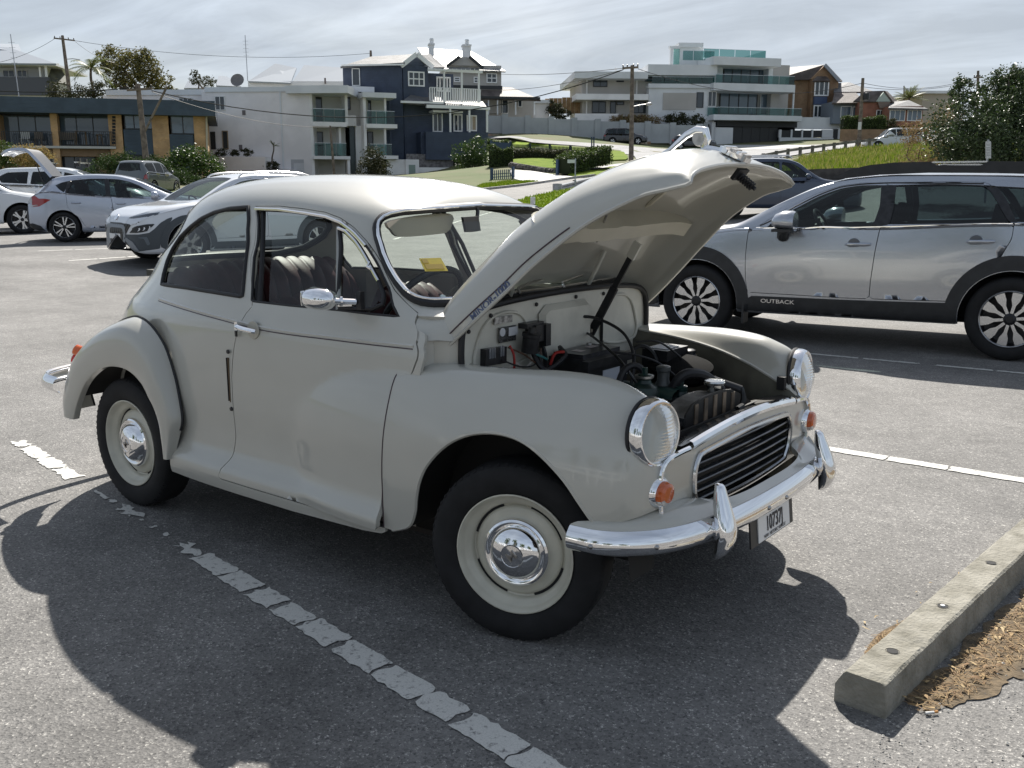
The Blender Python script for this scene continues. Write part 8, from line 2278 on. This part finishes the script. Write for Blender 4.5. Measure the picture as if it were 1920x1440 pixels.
G_TAN = island_mat('tan_leaf', [(.20, .14, .06), (.30, .22, .10), (.22, .20, .08)], .8, .25)
G_HEDGE = island_mat('hedge_leaf', [(.028, .050, .012), (.055, .085, .020), (.090, .120, .035)], .6, .2)
G_PALM = island_mat('palm_leaf', [(.05, .07, .02), (.10, .12, .04), (.16, .16, .07)], .5, .25)
G_DARK = island_mat('dark_leaf', [(.022, .03, .012), (.045, .05, .022), (.08, .075, .04)], .7, .15)  # dull dark greens of the leaves themselves, varied leaf to leaf
def plant(name, label, cat, base, blobs, n, leaf, m, seed, trunk=True, clump=.2, per=26, group=None, tr=.08, asp=.5, up=.35, inner=.45, crown='crown'):
 """blobs are (du, dv, dD, ru, rv, rD) in photo pixels about base pixel for u, v and metres for depth"""
 rng = np.random.default_rng(seed)
 u, v, D = base
 g = at(u, v, D)
 k = D / CAM_F
 root = thing(name, label, cat, g, 0., group)
 BL = []
 for du, dv, dD, ru, rv, rD in blobs:
  c = at(u + du, v + dv, D + dD) - g
  BL.append((c, np.array([ru * k, max(rD, .1), rv * k])))
 Rm = np.stack([RGT, FH, [0, 0, 1]], 1)
 BL2 = [((Rm.T @ c), r) for c, r in BL]
 P = shell_points(BL2, n, rng, clump, per, inner) @ Rm.T
 V, F = leaves(P, leaf, rng, up, asp)
 mb = MB(); mb.add(V, F); c_ = mb.build(crown, m, root, smooth=0)
 if trunk:
  mb = MB()
  for c, r in BL:
   limb(mb, np.array([0, 0, -.2]) + rng.normal(size=3) * [.15, .15, 0], c + rng.normal(size=3) * r * .2, tr, tr * .25, rng)
  mb.build('trunk', BARK, root)
 return root
plant('coastal_bush', 'large dense dark green bush at the right edge behind the silver wagon', 'bush', (1880, 335, 24), [(-60, -95, 0, 75, 62, 1.1), (30, -120, .5, 85, 80, 1.2), (-20, -60, -.5, 90, 60, 1.2), (70, -150, .8, 70, 62, 1.0), (-70, -165, .3, 34, 26, .45), (10, -185, .3, 36, 28, .45), (95, -80, 0, 90, 80, 1.2)], 46000, .09, G_BUSH, 1, clump=.13, per=40, inner=.2, tr=.07, asp=.42)
plant('dry_shrub', 'straggly brown and olive shrub left of the large dark bush', 'shrub', (1745, 335, 26), [(-8, -55, 0, 42, 52, .8), (30, -95, .4, 30, 48, .6), (-30, -85, .2, 26, 22, .5), (-5, -15, -.2, 55, 32, .8)], 8000, .06, G_BROWN, 2, clump=.15, per=18, tr=.03, asp=.4)
plant('windswept_tree', 'tall windswept tree with an airy olive crown behind the brick flats', 'tree', (240, 195, 104), [(0, -65, 0, 48, 26, 2.4), (-28, -84, 0, 26, 22, 1.6), (38, -62, 0, 26, 28, 1.6), (65, -36, 0, 20, 22, 1.2), (-15, -35, 0, 24, 15, 1.5), (80, -18, 0, 14, 14, 1.0), (22, -92, 0, 24, 12, 1.2)], 9500, .28, G_TREE, 3, clump=.15, per=24, tr=.28, asp=.5, inner=.55)
plant('slim_tree', 'small sparse tree above the parapet of the white flats', 'tree', (380, 168, 100), [(-14, -20, 0, 12, 10, .7), (8, -15, 0, 18, 9, .9), (-16, -30, 0, 7, 7, .4)], 900, .22, G_DARK, 4, clump=.2, per=12, tr=.12)
plant('dark_scrub', 'dull green scrub along the roof edge of the brick flats', 'shrub', (145, 190, 88), [(-30, -18, 0, 26, 16, 1.2), (8, -14, 0, 24, 14, 1.2), (38, -18, 0, 16, 18, 1.0)], 3000, .22, G_DARK, 5, clump=.2)
plant('juniper', 'dark feathery conifer shrub in front of the brick flats, left of the street pole', 'shrub', (225, 340, 60), [(-25, -18, 0, 38, 26, 1.3), (15, -22, 0, 32, 34, 1.3), (-5, -35, 0, 28, 18, 1.0), (40, -10, 0, 28, 24, 1.2)], 9000, .17, G_JUN, 6, clump=.16, per=30, asp=.28, up=.8)
plant('juniper', 'lower feathery conifer shrub spreading right of the street pole', 'shrub', (305, 345, 56), [(-15, -22, 0, 30, 28, 1.1), (22, -6, 0, 32, 22, 1.1), (-2, -30, 0, 18, 16, .8), (55, 0, 0, 25, 16, 1.0)], 8000, .17, G_JUN, 7, clump=.16, per=30, asp=.28, up=.8)
plant('round_bush', 'rounded glossy green bush at the corner of the brick flats', 'bush', (362, 345, 61), [(0, -32, 0, 50, 34, 1.7), (-28, -28, 0, 28, 30, 1.3), (30, -22, 0, 24, 30, 1.2), (-5, -52, 0, 32, 16, 1.1)], 9000, .17, G_ROUND, 8, clump=.14, per=30)
plant('edge_shrub', 'pale green shrub at the left edge above the white SUV', 'shrub', (5, 320, 50), [(-12, -32, 0, 34, 24, 1.0), (14, -22, 0, 18, 18, .7)], 3000, .13, G_HEDGE, 9, clump=.18)
plant('tan_shrub', 'tan flowering shrub behind the raised tailgate of the silver hatchback', 'shrub', (62, 325, 49), [(-12, -36, 0, 24, 18, .8), (18, -24, 0, 22, 20, .8)], 3400, .11, G_TAN, 10, clump=.18)
plant('bare_shrub', 'dark leafy shrub with bare stems in front of the white flats', 'shrub', (700, 335, 78), [(-2, -34, 0, 20, 26, .9), (14, -18, 0, 18, 20, .8), (-16, -16, 0, 14, 18, .7)], 2600, .20, G_DARK, 11, clump=.2, tr=.06)
plant('garden_shrub', 'tall tangled yellow green shrub at the foot of the navy house', 'shrub', (882, 345, 72), [(-12, -55, 0, 24, 24, .9), (12, -62, 0, 20, 26, .9), (0, -30, 0, 30, 26, 1.0), (18, -30, 0, 18, 34, .8)], 5200, .21, G_ROUND, 12, clump=.2, asp=.3, up=.9)
plant('garden_shrub', 'low dark shrubs at the kerb below the tall tangled shrub', 'shrub', (880, 350, 66), [(-14, -8, 0, 20, 10, .6), (14, -10, 0, 24, 12, .7)], 1800, .17, G_DARK, 13, clump=.2, trunk=False)
def box_hedge(name, label, corners, h, wd, n, leaf, m, seed):
 """clipped hedge along a ground line given by photo pixels (u, v, D)"""
 rng = np.random.default_rng(seed)
 A, B = at(*corners[0]), at(*corners[1])
 d = B - A; L = np.linalg.norm(d[:2]); t = rng.uniform(0, 1, n)
 root = thing(name, label, 'hedge', A)
 nrm = np.array([-d[1], d[0], 0]) / L
 a = rng.uniform(-1, 1, n); b = rng.uniform(0, 1, n)
 f = rng.integers(0, 4, n); a = np.where(f == 0, -1, np.where(f == 1, 1, a)); b = np.where(f >= 2, 1, b)
 bump_ = 1 + .10 * np.sin(t * L * 2.1 + seed) + .06 * np.sin(t * L * 5.3)
 P = d[None] * t[:, None] + nrm[None] * (a * wd / 2 * bump_)[:, None] + np.array([0, 0, 1]) * (b * h * bump_)[:, None] + rng.normal(size=(n, 3)) * .06
 V, F = leaves(P, leaf, rng); mb = MB(); mb.add(V, F); mb.build('foliage', m, root, smooth=0)
 mb = MB(); q = [A - A - nrm * wd * .4, d - nrm * wd * .4, d + nrm * wd * .4, nrm * wd * .4]; mb.add([*q, *[p + [0, 0, h * .9] for p in q]], [(0, 1, 5, 4), (1, 2, 6, 5), (2, 3, 7, 6), (3, 0, 4, 7), (4, 5, 6, 7)]); mb.build('shade_core', mat('hedge_shade', (.02, .028, .01), .95), root, smooth=0)  # solid box core; the hedge's inner shade is put into its dark colour
 return root
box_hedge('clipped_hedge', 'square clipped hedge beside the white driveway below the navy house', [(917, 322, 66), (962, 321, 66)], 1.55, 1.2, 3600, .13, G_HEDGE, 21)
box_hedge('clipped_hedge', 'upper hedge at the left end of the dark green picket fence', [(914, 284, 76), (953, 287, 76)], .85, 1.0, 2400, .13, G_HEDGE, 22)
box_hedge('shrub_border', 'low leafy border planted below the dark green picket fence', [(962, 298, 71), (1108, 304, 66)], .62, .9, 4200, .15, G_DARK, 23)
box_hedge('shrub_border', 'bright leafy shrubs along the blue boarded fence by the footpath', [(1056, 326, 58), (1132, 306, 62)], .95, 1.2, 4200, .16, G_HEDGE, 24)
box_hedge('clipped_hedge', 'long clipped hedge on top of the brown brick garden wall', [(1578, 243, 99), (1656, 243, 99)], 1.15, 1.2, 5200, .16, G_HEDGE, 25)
plant('garden_shrub', 'brown green low shrubs behind the long grey wall, left clump', 'shrub', (1195, 232, 104.2), [(-30, -6, 0, 28, 7, .6), (15, -6, 0, 34, 7, .6), (-2, -12, 0, 20, 5, .5)], 2200, .22, G_BROWN, 26, trunk=False, clump=.2)
plant('garden_shrub', 'grey green shrubs behind the long grey wall, right clump', 'shrub', (1285, 236, 104.2), [(-18, -14, 0, 20, 12, .7), (14, -10, 0, 22, 10, .7)], 1800, .24, G_DARK, 27, trunk=False, clump=.2)
plant('conifer', 'dark pointed conifer in front of the tan timber fence', 'tree', (1042, 222, 106.5), [(0, -14, 0, 16, 12, .8), (-6, -24, 0, 9, 10, .5), (10, -8, 0, 18, 8, .8)], 1800, .24, G_DARK, 28, clump=.2)
plant('garden_shrub', 'dark shrub at the right end of the long clipped hedge', 'shrub', (1668, 245, 99), [(0, -12, 0, 13, 12, .6)], 1200, .18, G_DARK, 29, trunk=False)
plant('terrace_plants', 'spiky dark plants along the terrace of the white flats', 'plant', (440, 293, 84), [(-26, -6, 0, 12, 7, .5), (0, -5, 0, 12, 6, .5), (22, -7, 0, 11, 7, .5)], 900, .30, G_DARK, 30, trunk=False, asp=.2, up=1.2)
plant('terrace_plants', 'low grey green plants in the planter of the white flats', 'plant', (501, 322, 84), [(-8, -9, 0, 14, 9, .5), (10, -10, 0, 12, 9, .5)], 1000, .26, G_DARK, 31, trunk=False, asp=.25, up=1.0)
def fronds(name, label, u, v, D, h, n, L, seed, droop=.8, m=None, tr=.16):
 rng = np.random.default_rng(seed)
 g = at(u, v, D); root = thing(name, label, 'palm', g)
 mb = MB(); top = np.array([rng.normal() * .1, rng.normal() * .1, h]); limb(mb, (0, 0, -.2), top, tr, tr * .7, rng, .03); mb.build('trunk', BARK, root)
 for k in range(n):
  a = k * 2.399; el = rng.uniform(-.1, 1.2); l = L * rng.uniform(.8, 1.1)
  d = np.array([math.cos(a) * math.cos(el), math.sin(a) * math.cos(el), math.sin(el)])
  t = np.linspace(0, 1, 9)
  sp_ = top + d[None] * (t * l)[:, None] - np.array([0, 0, 1]) * (droop * l * t ** 2.2 * .6)[:, None]
  mb = MB(); side = np.cross(d, [0, 0, 1]); side /= np.linalg.norm(side)
  mb.tube(sp_, np.linspace(.03, .008, 9) * (tr / .16), 4)
  for i in range(1, 9):
   for s in (-1, 1):
    for q in (0, .5):
     p = sp_[i] - (sp_[i] - sp_[i - 1]) * q; w_ = l * .30 * math.sin(math.pi * min(1, .15 + .8 * i / 9))
     tip = p + side * s * w_ * .8 + (sp_[i] - sp_[i - 1]) * 1.4 - np.array([0, 0, .25 * w_]); b_ = (sp_[i] - sp_[i - 1]) * .22
     mb.add([p - b_, p + b_, tip], [(0, 1, 2)])
  mb.build('frond', m or G_PALM, root, smooth=0)
 return root
fronds('palm_tree', 'palm with arching fronds left of the windswept tree', 178, 190, 98, 3.2, 15, 2.6, 3, .7)
fronds('palm_tree', 'palm showing its stiff fronds above the sunroom house roof', 1705, 205, 112, 1.3, 22, 1.9, 5, .25)
fronds('agave', 'single spiky plant on a tall stem against the white side wall', 510, 302, 83, 1.3, 12, .55, 6, .1, tr=.07)
# ---- poles, wires and aerials
def pole(label, u0, v0, u1, v1, D, r=.15, arm=None, name='street_pole', cat='pole'):
 a, b = at(u1, v1, D), at(u0, v0, D)
 b[2] = b[2]
 root = thing(name, label, cat, a)
 mb = MB(); mb.tube([[0, 0, -.3], (b - a) * .5, b - a], [r * 1.15, r, r * .82], 10); mb.build('shaft', TIM, root)
 if arm:
  ua, va, ub, vb = arm
  p, q = at(ua, va, D - .25) - a, at(ub, vb, D - .25) - a
  mb = MB(); mb.bar(p, q, .11, .13); x_ = mb.build('crossarm', TIM, root)
  for t in (.04, .3, .7, .96):
   c = p + (q - p) * t + [0, 0, .06]
   mb = MB(); mb.lathe([(.03, 0), (.05, .06), (.04, .12), (.055, .15), (0, .18)], 8, c); mb.build('insulator', BLK, x_)
 return root, a
P1, _a = pole('tall street pole with a crossarm behind the brick flats', 117, 67, 131, 178, 95, .17, (101, 71.5, 140, 76))
mb = MB(); mb.tube([at(124, 111, 95) - _a, at(137, 110, 95) - _a, at(150, 112, 95) - _a], .04, 6); mb.build('lamp_arm', STEEL, P1)
P2, _a = pole('grey street pole with a slanting brace in front of the brick flats', 258.5, 158, 278, 338, 58, .17, (238, 169, 285, 166))
mb = MB(); mb.tube([at(272, 246, 58) - _a, at(313, 162, 57.6) - _a], .07, 6); mb.build('brace', TIM, P2)
P3, _a = pole('street pole with a lamp arm in front of the long grey wall', 1185.5, 123, 1183.5, 300, 66, .15, (1167, 128, 1197, 126))
mb = MB(); mb.tube([at(1186, 200, 66) - _a, at(1200, 197, 65.9) - _a, at(1214, 195, 65.8) - _a], .03, 6); mb.lathe([(.02, 0), (.09, .05), (.11, .3), (.06, .42), (0, .45)], 10, at(1211, 196, 65.8) - _a, RGT + np.array([0, 0, .1])); mb.build('street_lamp', STEEL, P3)
P4, _a = pole('street pole with a dark canister beside the road at the right', 1618, 147, 1610, 278, 77, .15)
mb = MB(); mb.lathe([(.0, 0), (.22, .02), (.24, .3), (.22, .55), (0, .6)], 12, at(1624, 188, 76.8) - _a, (0, 0, 1)); mb.build('canister', BLK, P4); mb = MB(); mb.cbox(at(1612, 236, 76.7) - _a, (.25, .05, .6)); mb.build('notice', mat('notice_white', (.6, .6, .58), .6), P4)
pole('distant pole top just above the large dark bush', 1834, 133, 1832, 220, 92, .14, (1826, 145, 1842, 145))
pole('slim pale pole in front of the white flats', 619, 236, 628, 340, 80, .10)
pole('short dark pole stub beside the roof of the navy house', 695, 95, 696, 130, 100, .14)
pole('small mast above the sunroom house roof', 1695, 161, 1695, 200, 112, .08)
for lab, (u0, v0, u1, v1, D) in (('tall thin lattice aerial in front of the far left house', (19.5, 64, 36, 184, 76)), ('thin upright aerial on the roof of the white flats', (459.5, 66, 464.5, 152, 88))):
 a, b = at(u1, v1, D), at(u0, v0, D); root = thing('aerial', lab, 'aerial', a)
 mb = MB(); mb.tube([(0, 0, 0), b - a], .035, 5); mb.build('mast', STEEL, root)
 for k in range(5):
  c = (b - a) * (.55 + .08 * k); mb = MB(); mb.bar(c - RGT * .25, c + RGT * .25, .02, .02); mb.build('aerial_rod', STEEL, root)
def wire(label, a, b, sag=.4, r=.018):
 A, B = at(*a), at(*b)
 t = np.linspace(0, 1, 21)
 P = A + (B - A) * t[:, None] - np.array([0, 0, 1]) * (sag * 4 * t * (1 - t))[:, None]
 mb = MB(); mb.tube(P, r, 4)
 return tag(mb.build('overhead_wire', RUB), label, 'wire', 'overhead wires along the street')
wire('overhead wire from the tall left pole across to the stub by the navy roof', (139, 76, 95), (694, 100, 100), .9)
wire('lower slack wire sagging from the tall left pole toward the palm', (141, 78, 95), (215, 118, 99), .3)
wire('thin wire running left from the tall left pole out of the picture', (102, 73, 95), (-40, 122, 96), .5)
wire('thick twisted wire from the braced pole to the left edge', (240, 165, 58), (-60, 167, 55), .2, .03)
wire('thick twisted wire from the braced pole across the white flats to the wall pole', (284, 170, 58), (1168, 131, 66), 2.3, .03)
wire('thin wire falling from the braced pole to the slim pale pole', (285, 172, 58), (620, 238, 80), .6)
wire('overhead wire from the chimney house roof to the wall pole', (940, 139, 103), (1168, 128, 66), .2, .02)
wire('lower wire from the verandah roof to the wall pole', (900, 168, 100), (1170, 130, 66), .5, .02)
wire('overhead wire from the wall pole past the modern flats to the right pole', (1196, 129, 66), (1616, 156, 77), 1.2, .02)
wire('upper wire from the right pole to the distant pole', (1619, 156, 77), (1832, 144, 92), .7)
wire('lower wire from the right pole to the distant pole', (1619, 163, 77), (1832, 150, 92), .5)
# ---- barriers, fences, posts
GALV = mat('galvanised', (.34, .35, .36), .45, metal=.6, var=.15, vscale=5)
gr_ = thing('guardrail', 'galvanised crash barrier beside the lower road, cut by the raised bonnet', 'guardrail', at(1050, 366, 45))
o_ = at(1050, 366, 45)
mb = MB(); A = at(1051, 352, 45) - o_; B = at(1135, 331, 52) - o_; d_ = B - A; n_ = np.cross(d_, [0, 0, 1]); n_ /= np.linalg.norm(n_)
mb.grid([[p + n_ * a + np.array([0, 0, b]) for a, b in ((0, .16), (.06, .12), (.06, .05), (0, 0), (.06, -.05), (.06, -.12), (0, -.16))] for p in (A, A + d_ * .5, B)]); mb.build('rail', GALV, gr_)
for t in (.28, .75):
 p = A + d_ * t; mb = MB(); mb.bar(p + [0, 0, -1.0], p + [0, 0, .2], .14, .14, d_); mb.build('rail_post', TIM, gr_)
mb = MB(); mb.bar(A + [0, 0, -.75], A + [0, 0, -.1], .14, .14, d_); mb.build('rail_post', TIM, gr_)
mb = MB(); p = at(1045, 351.5, 44.9) - o_; mb.lathe([(.20, -.16), (.22, -.14), (.22, .16), (.20, .18)], 14, p, (0, 0, 1), True, True); mb.build('end_terminal', GALV, gr_)
tg_ = thing('timber_barrier', 'low timber post and rail barrier climbing along the top of the grass slope', 'barrier', at(1405, 309, 71))
o_ = at(1405, 309, 71)
pts_ = [(1405, 309.5, 71), (1430.6, 303.5, 72), (1455, 298.5, 72.7), (1477, 294.5, 73.4), (1500, 291, 74), (1523, 288, 74.6), (1544, 285.2, 75.2), (1563.6, 282.5, 75.6), (1585, 279.5, 76), (1606, 277, 76.5), (1630, 274.5, 77), (1652, 272.5, 77.4), (1674, 271, 77.8), (1696, 270, 78)]
W_ = [at(*p) - o_ for p in pts_]
TIMG = mat('grey_timber', (.20, .185, .16), .9, var=.3, vscale=2)
for k, p in enumerate(W_):
 mb = MB(); mb.box((-.12, -.12, -.3), (.12, .12, .62)); b_ = mb.build('post', TIMG, tg_); b_.location = Vector(p); b_.rotation_euler = (0, 0, .3)
 if k: mb = MB(); mb.bar(W_[k - 1] + [0, 0, .48], p + [0, 0, .48], .10, .20, (0, 0, 1)); mb.build('rail', TIMG, tg_)
sp_ = thing('street_sign', 'small white street name blade on a thin post beside the lower road', 'sign', at(1078, 372, 43)); o_ = at(1078, 372, 43)
mb = MB(); mb.tube([(0, 0, -.2), at(1079, 297, 43) - o_], .03, 8); mb.build('sign_post', GALV, sp_)
mb = MB(); p, q = at(1064, 302.5, 43) - o_, at(1078, 302.5, 43) - o_; mb.bar(p, q, .15, .03, FH); mb.build('sign_blade', mat('sign_white', (.66, .67, .68), .5), sp_)
ps_ = thing('parking_sign', 'weathered white rectangular sign on a post in front of the large bush', 'sign', at(1850, 345, 21)); o_ = at(1850, 345, 21)
mb = MB(); mb.tube([(0, 0, -.4), at(1853, 262, 21) - o_], .022, 8); mb.build('sign_post', GALV, ps_)
mb = MB(); c = at(1853, 281, 20.95) - o_; M4 = basis(c, RGT + np.array([0, 0, -.0]), UPV + RGT * .10); w_, h_ = 5.2 * 21 / CAM_F, 16 * 21 / CAM_F
mb.prism([(-w_, -h_), (w_, -h_), (w_, h_ * .9), (w_ * .8, h_), (-w_ * .8, h_), (-w_, h_ * .9)], .004, M4); pl_ = mb.build('sign_plate', mat('faded_sign', (.50, .50, .46), .6, var=.15, vscale=30), ps_)
for k, zz_ in enumerate((.55, .25, 0, -.35, -.65)):
 mb = MB(); mb.prism([(-w_ * .7, h_ * zz_ - .012), (w_ * (.7 - .15 * (k % 2)), h_ * zz_ - .012), (w_ * (.7 - .15 * (k % 2)), h_ * zz_ + .012), (-w_ * .7, h_ * zz_ + .012)], .006, M4); mb.build('faded_line', mat('faded_ink', (.36, .36, .34), .7), pl_)
for k, (u, v0, v1, D, lab) in enumerate(((999, 369, 397, 33.5, 'white timber bollard on the edge of the small lawn, left one'), (1066, 366, 395, 33.5, 'white timber bollard half hidden behind the raised bonnet'))):
 a, b = at(u, v1, D), at(u, v0, D); bo = thing('bollard', lab, 'bollard', a, 0, 'white bollards by the lawn')
 h_ = b[2] - a[2]; mb = MB(); mb.lathe([(.085, -.1), (.085, h_ - .02), (.07, h_), (0, h_)], 12); mb.build('bollard_post', mat('worn_white', (.66, .65, .62), .8, var=.15, vscale=8), bo)
 mb = MB(); mb.lathe([(.087, h_ * .45), (.087, h_ * .52)], 12); mb.build('grey_band', TIMG, bo)
GPK = mat('dark_green_paint', (.016, .035, .028), .6); BPK = mat('blue_paint', (.045, .075, .13), .6)
def picket(name, label, a, b, h, n, m, solid=False, posts=4):
 A, B = at(*a), at(*b); root = thing(name, label, 'fence', A); d = B - A; L = np.linalg.norm(d); ang = math.atan2(d[1], d[0])
 w_ = L / n * (.97 if solid else .52)
 mb = MB(); mb.prism([(-w_ / 2, 0), (w_ / 2, 0), (w_ / 2, h - .05), (0, h), (-w_ / 2, h - .05)] if not solid else [(-w_ / 2, 0), (w_ / 2, 0), (w_ / 2, h), (-w_ / 2, h)], .025, basis((0, 0, 0), (math.cos(ang), math.sin(ang), 0), (0, 0, 1))); me = mb.mesh('picket', m, 0)
 for k in range(n):
  o = link('picket', me, root); p = d * (k + .5) / n; o.location = Vector(p)
 for z in (.2, h - .25):
  mb = MB(); mb.bar(np.array([0, 0, z]) + FH * .06, d + np.array([0, 0, z]) + FH * .06, .08, .04); mb.build('fence_rail', m, root)
 for k in range(posts):
  p = d * k / (posts - 1); mb = MB(); mb.box((-.07, -.07, -.2), (.07, .07, h + .12)); o = mb.build('fence_post', m, root); o.location = Vector(p + FH * .05)
 return root
picket('picket_fence', 'dark green picket fence along the lawn of the corner garden', (958, 285, 74), (1110, 294, 68), .62, 62, GPK, posts=5)
picket('board_fence', 'blue board panel at the left end of the dark green picket fence', (921, 283, 75), (957, 285, 74), .68, 10, BPK, True, 2)
picket('board_fence', 'blue boarded fence at the corner of the garden by the street sign', (1045, 326, 58), (1115, 306, 63), .72, 22, BPK, True, 4)
picket('drive_gate', 'short blue picket gate at the mouth of the white driveway', (922, 339, 57), (962, 336, 57), .62, 11, BPK, False, 2)
for u in (1109.5, 1113.5):
 a, b = at(u, 296, 66), at(u, 257, 66); mb = MB(); mb.tube([a, b], .055, 6); tag(mb.build('gate_post', mat('navy_post', (.03, .05, .09), .6)), 'tall thin navy post at the corner of the green picket fence, %s of the pair' % ('left' if u < 1110 else 'right'), 'post')
rk = thing('rock_edging', 'line of dark rocks edging the lawn above the white driveway', 'edging', at(1000, 322, 60)); o_ = at(1000, 322, 60)
for k in range(22):
 t = k / 21; u = 959 + 86 * t; v = 311.5 + 14 * t; p = at(u, v, 62 - 2.5 * t) - o_
 mb = MB(); r_ = rs_.uniform(.18, .30); mb.lathe([(0, -.15), (r_, -.05), (r_ * .9, .12), (r_ * .4, .24), (0, .26)], 7, p, (rs_.uniform(-.3, .3), rs_.uniform(-.3, .3), 1)); mb.build('rock', mat('dark_rock', (.10, .09, .08), .9, var=.4, vscale=4), rk, smooth=0)
# ---- behind the photographer: what the chrome mirrors
for k, (x, y, h, sd) in enumerate(((-6, -19, 7.5, 41), (1, -21, 8, 42), (9, -22, 6, 43), (18, -19, 5, 44))):
 rng = np.random.default_rng(sd); root = thing('shade_tree', 'leafy tree beyond the fence behind the photographer, mirrored in the hubcaps', 'tree', (x, y, 0), 0, 'trees mirrored in the chrome')
 BL = [(np.array([rng.normal() * 1.0, rng.normal() * 1.0, h * f_]), np.array([1.9, 1.9, 1.4]) * rng.uniform(.8, 1.15)) for f_ in (.42, .55, .66, .78, .88)]
 V, F = leaves(shell_points(BL, 3000, rng, .2), .34, rng); mb = MB(); mb.add(V, F); mb.build('crown', G_HEDGE, root, smooth=0)
 mb = MB()
 for c, r in BL: limb(mb, (0, 0, -.1), c, .2, .05, rng)
 mb.build('trunk', BARK, root)
ff = thing('rail_fence', 'white post and rail fence behind the photographer, seen only as a reflection', 'fence', (2, -10.5, 0))
for k in range(10):
 mb = MB(); mb.box((-.06, -.06, -.1), (.06, .06, 1.1)); o = mb.build('post', WTRIM, ff); o.location = (-11 + 2.4 * k, 0, 0)
for z in (.5, .95):
 mb = MB(); mb.box((-11, -.03, z - .06), (10.8, .03, z + .06)); mb.build('rail', WTRIM, ff)
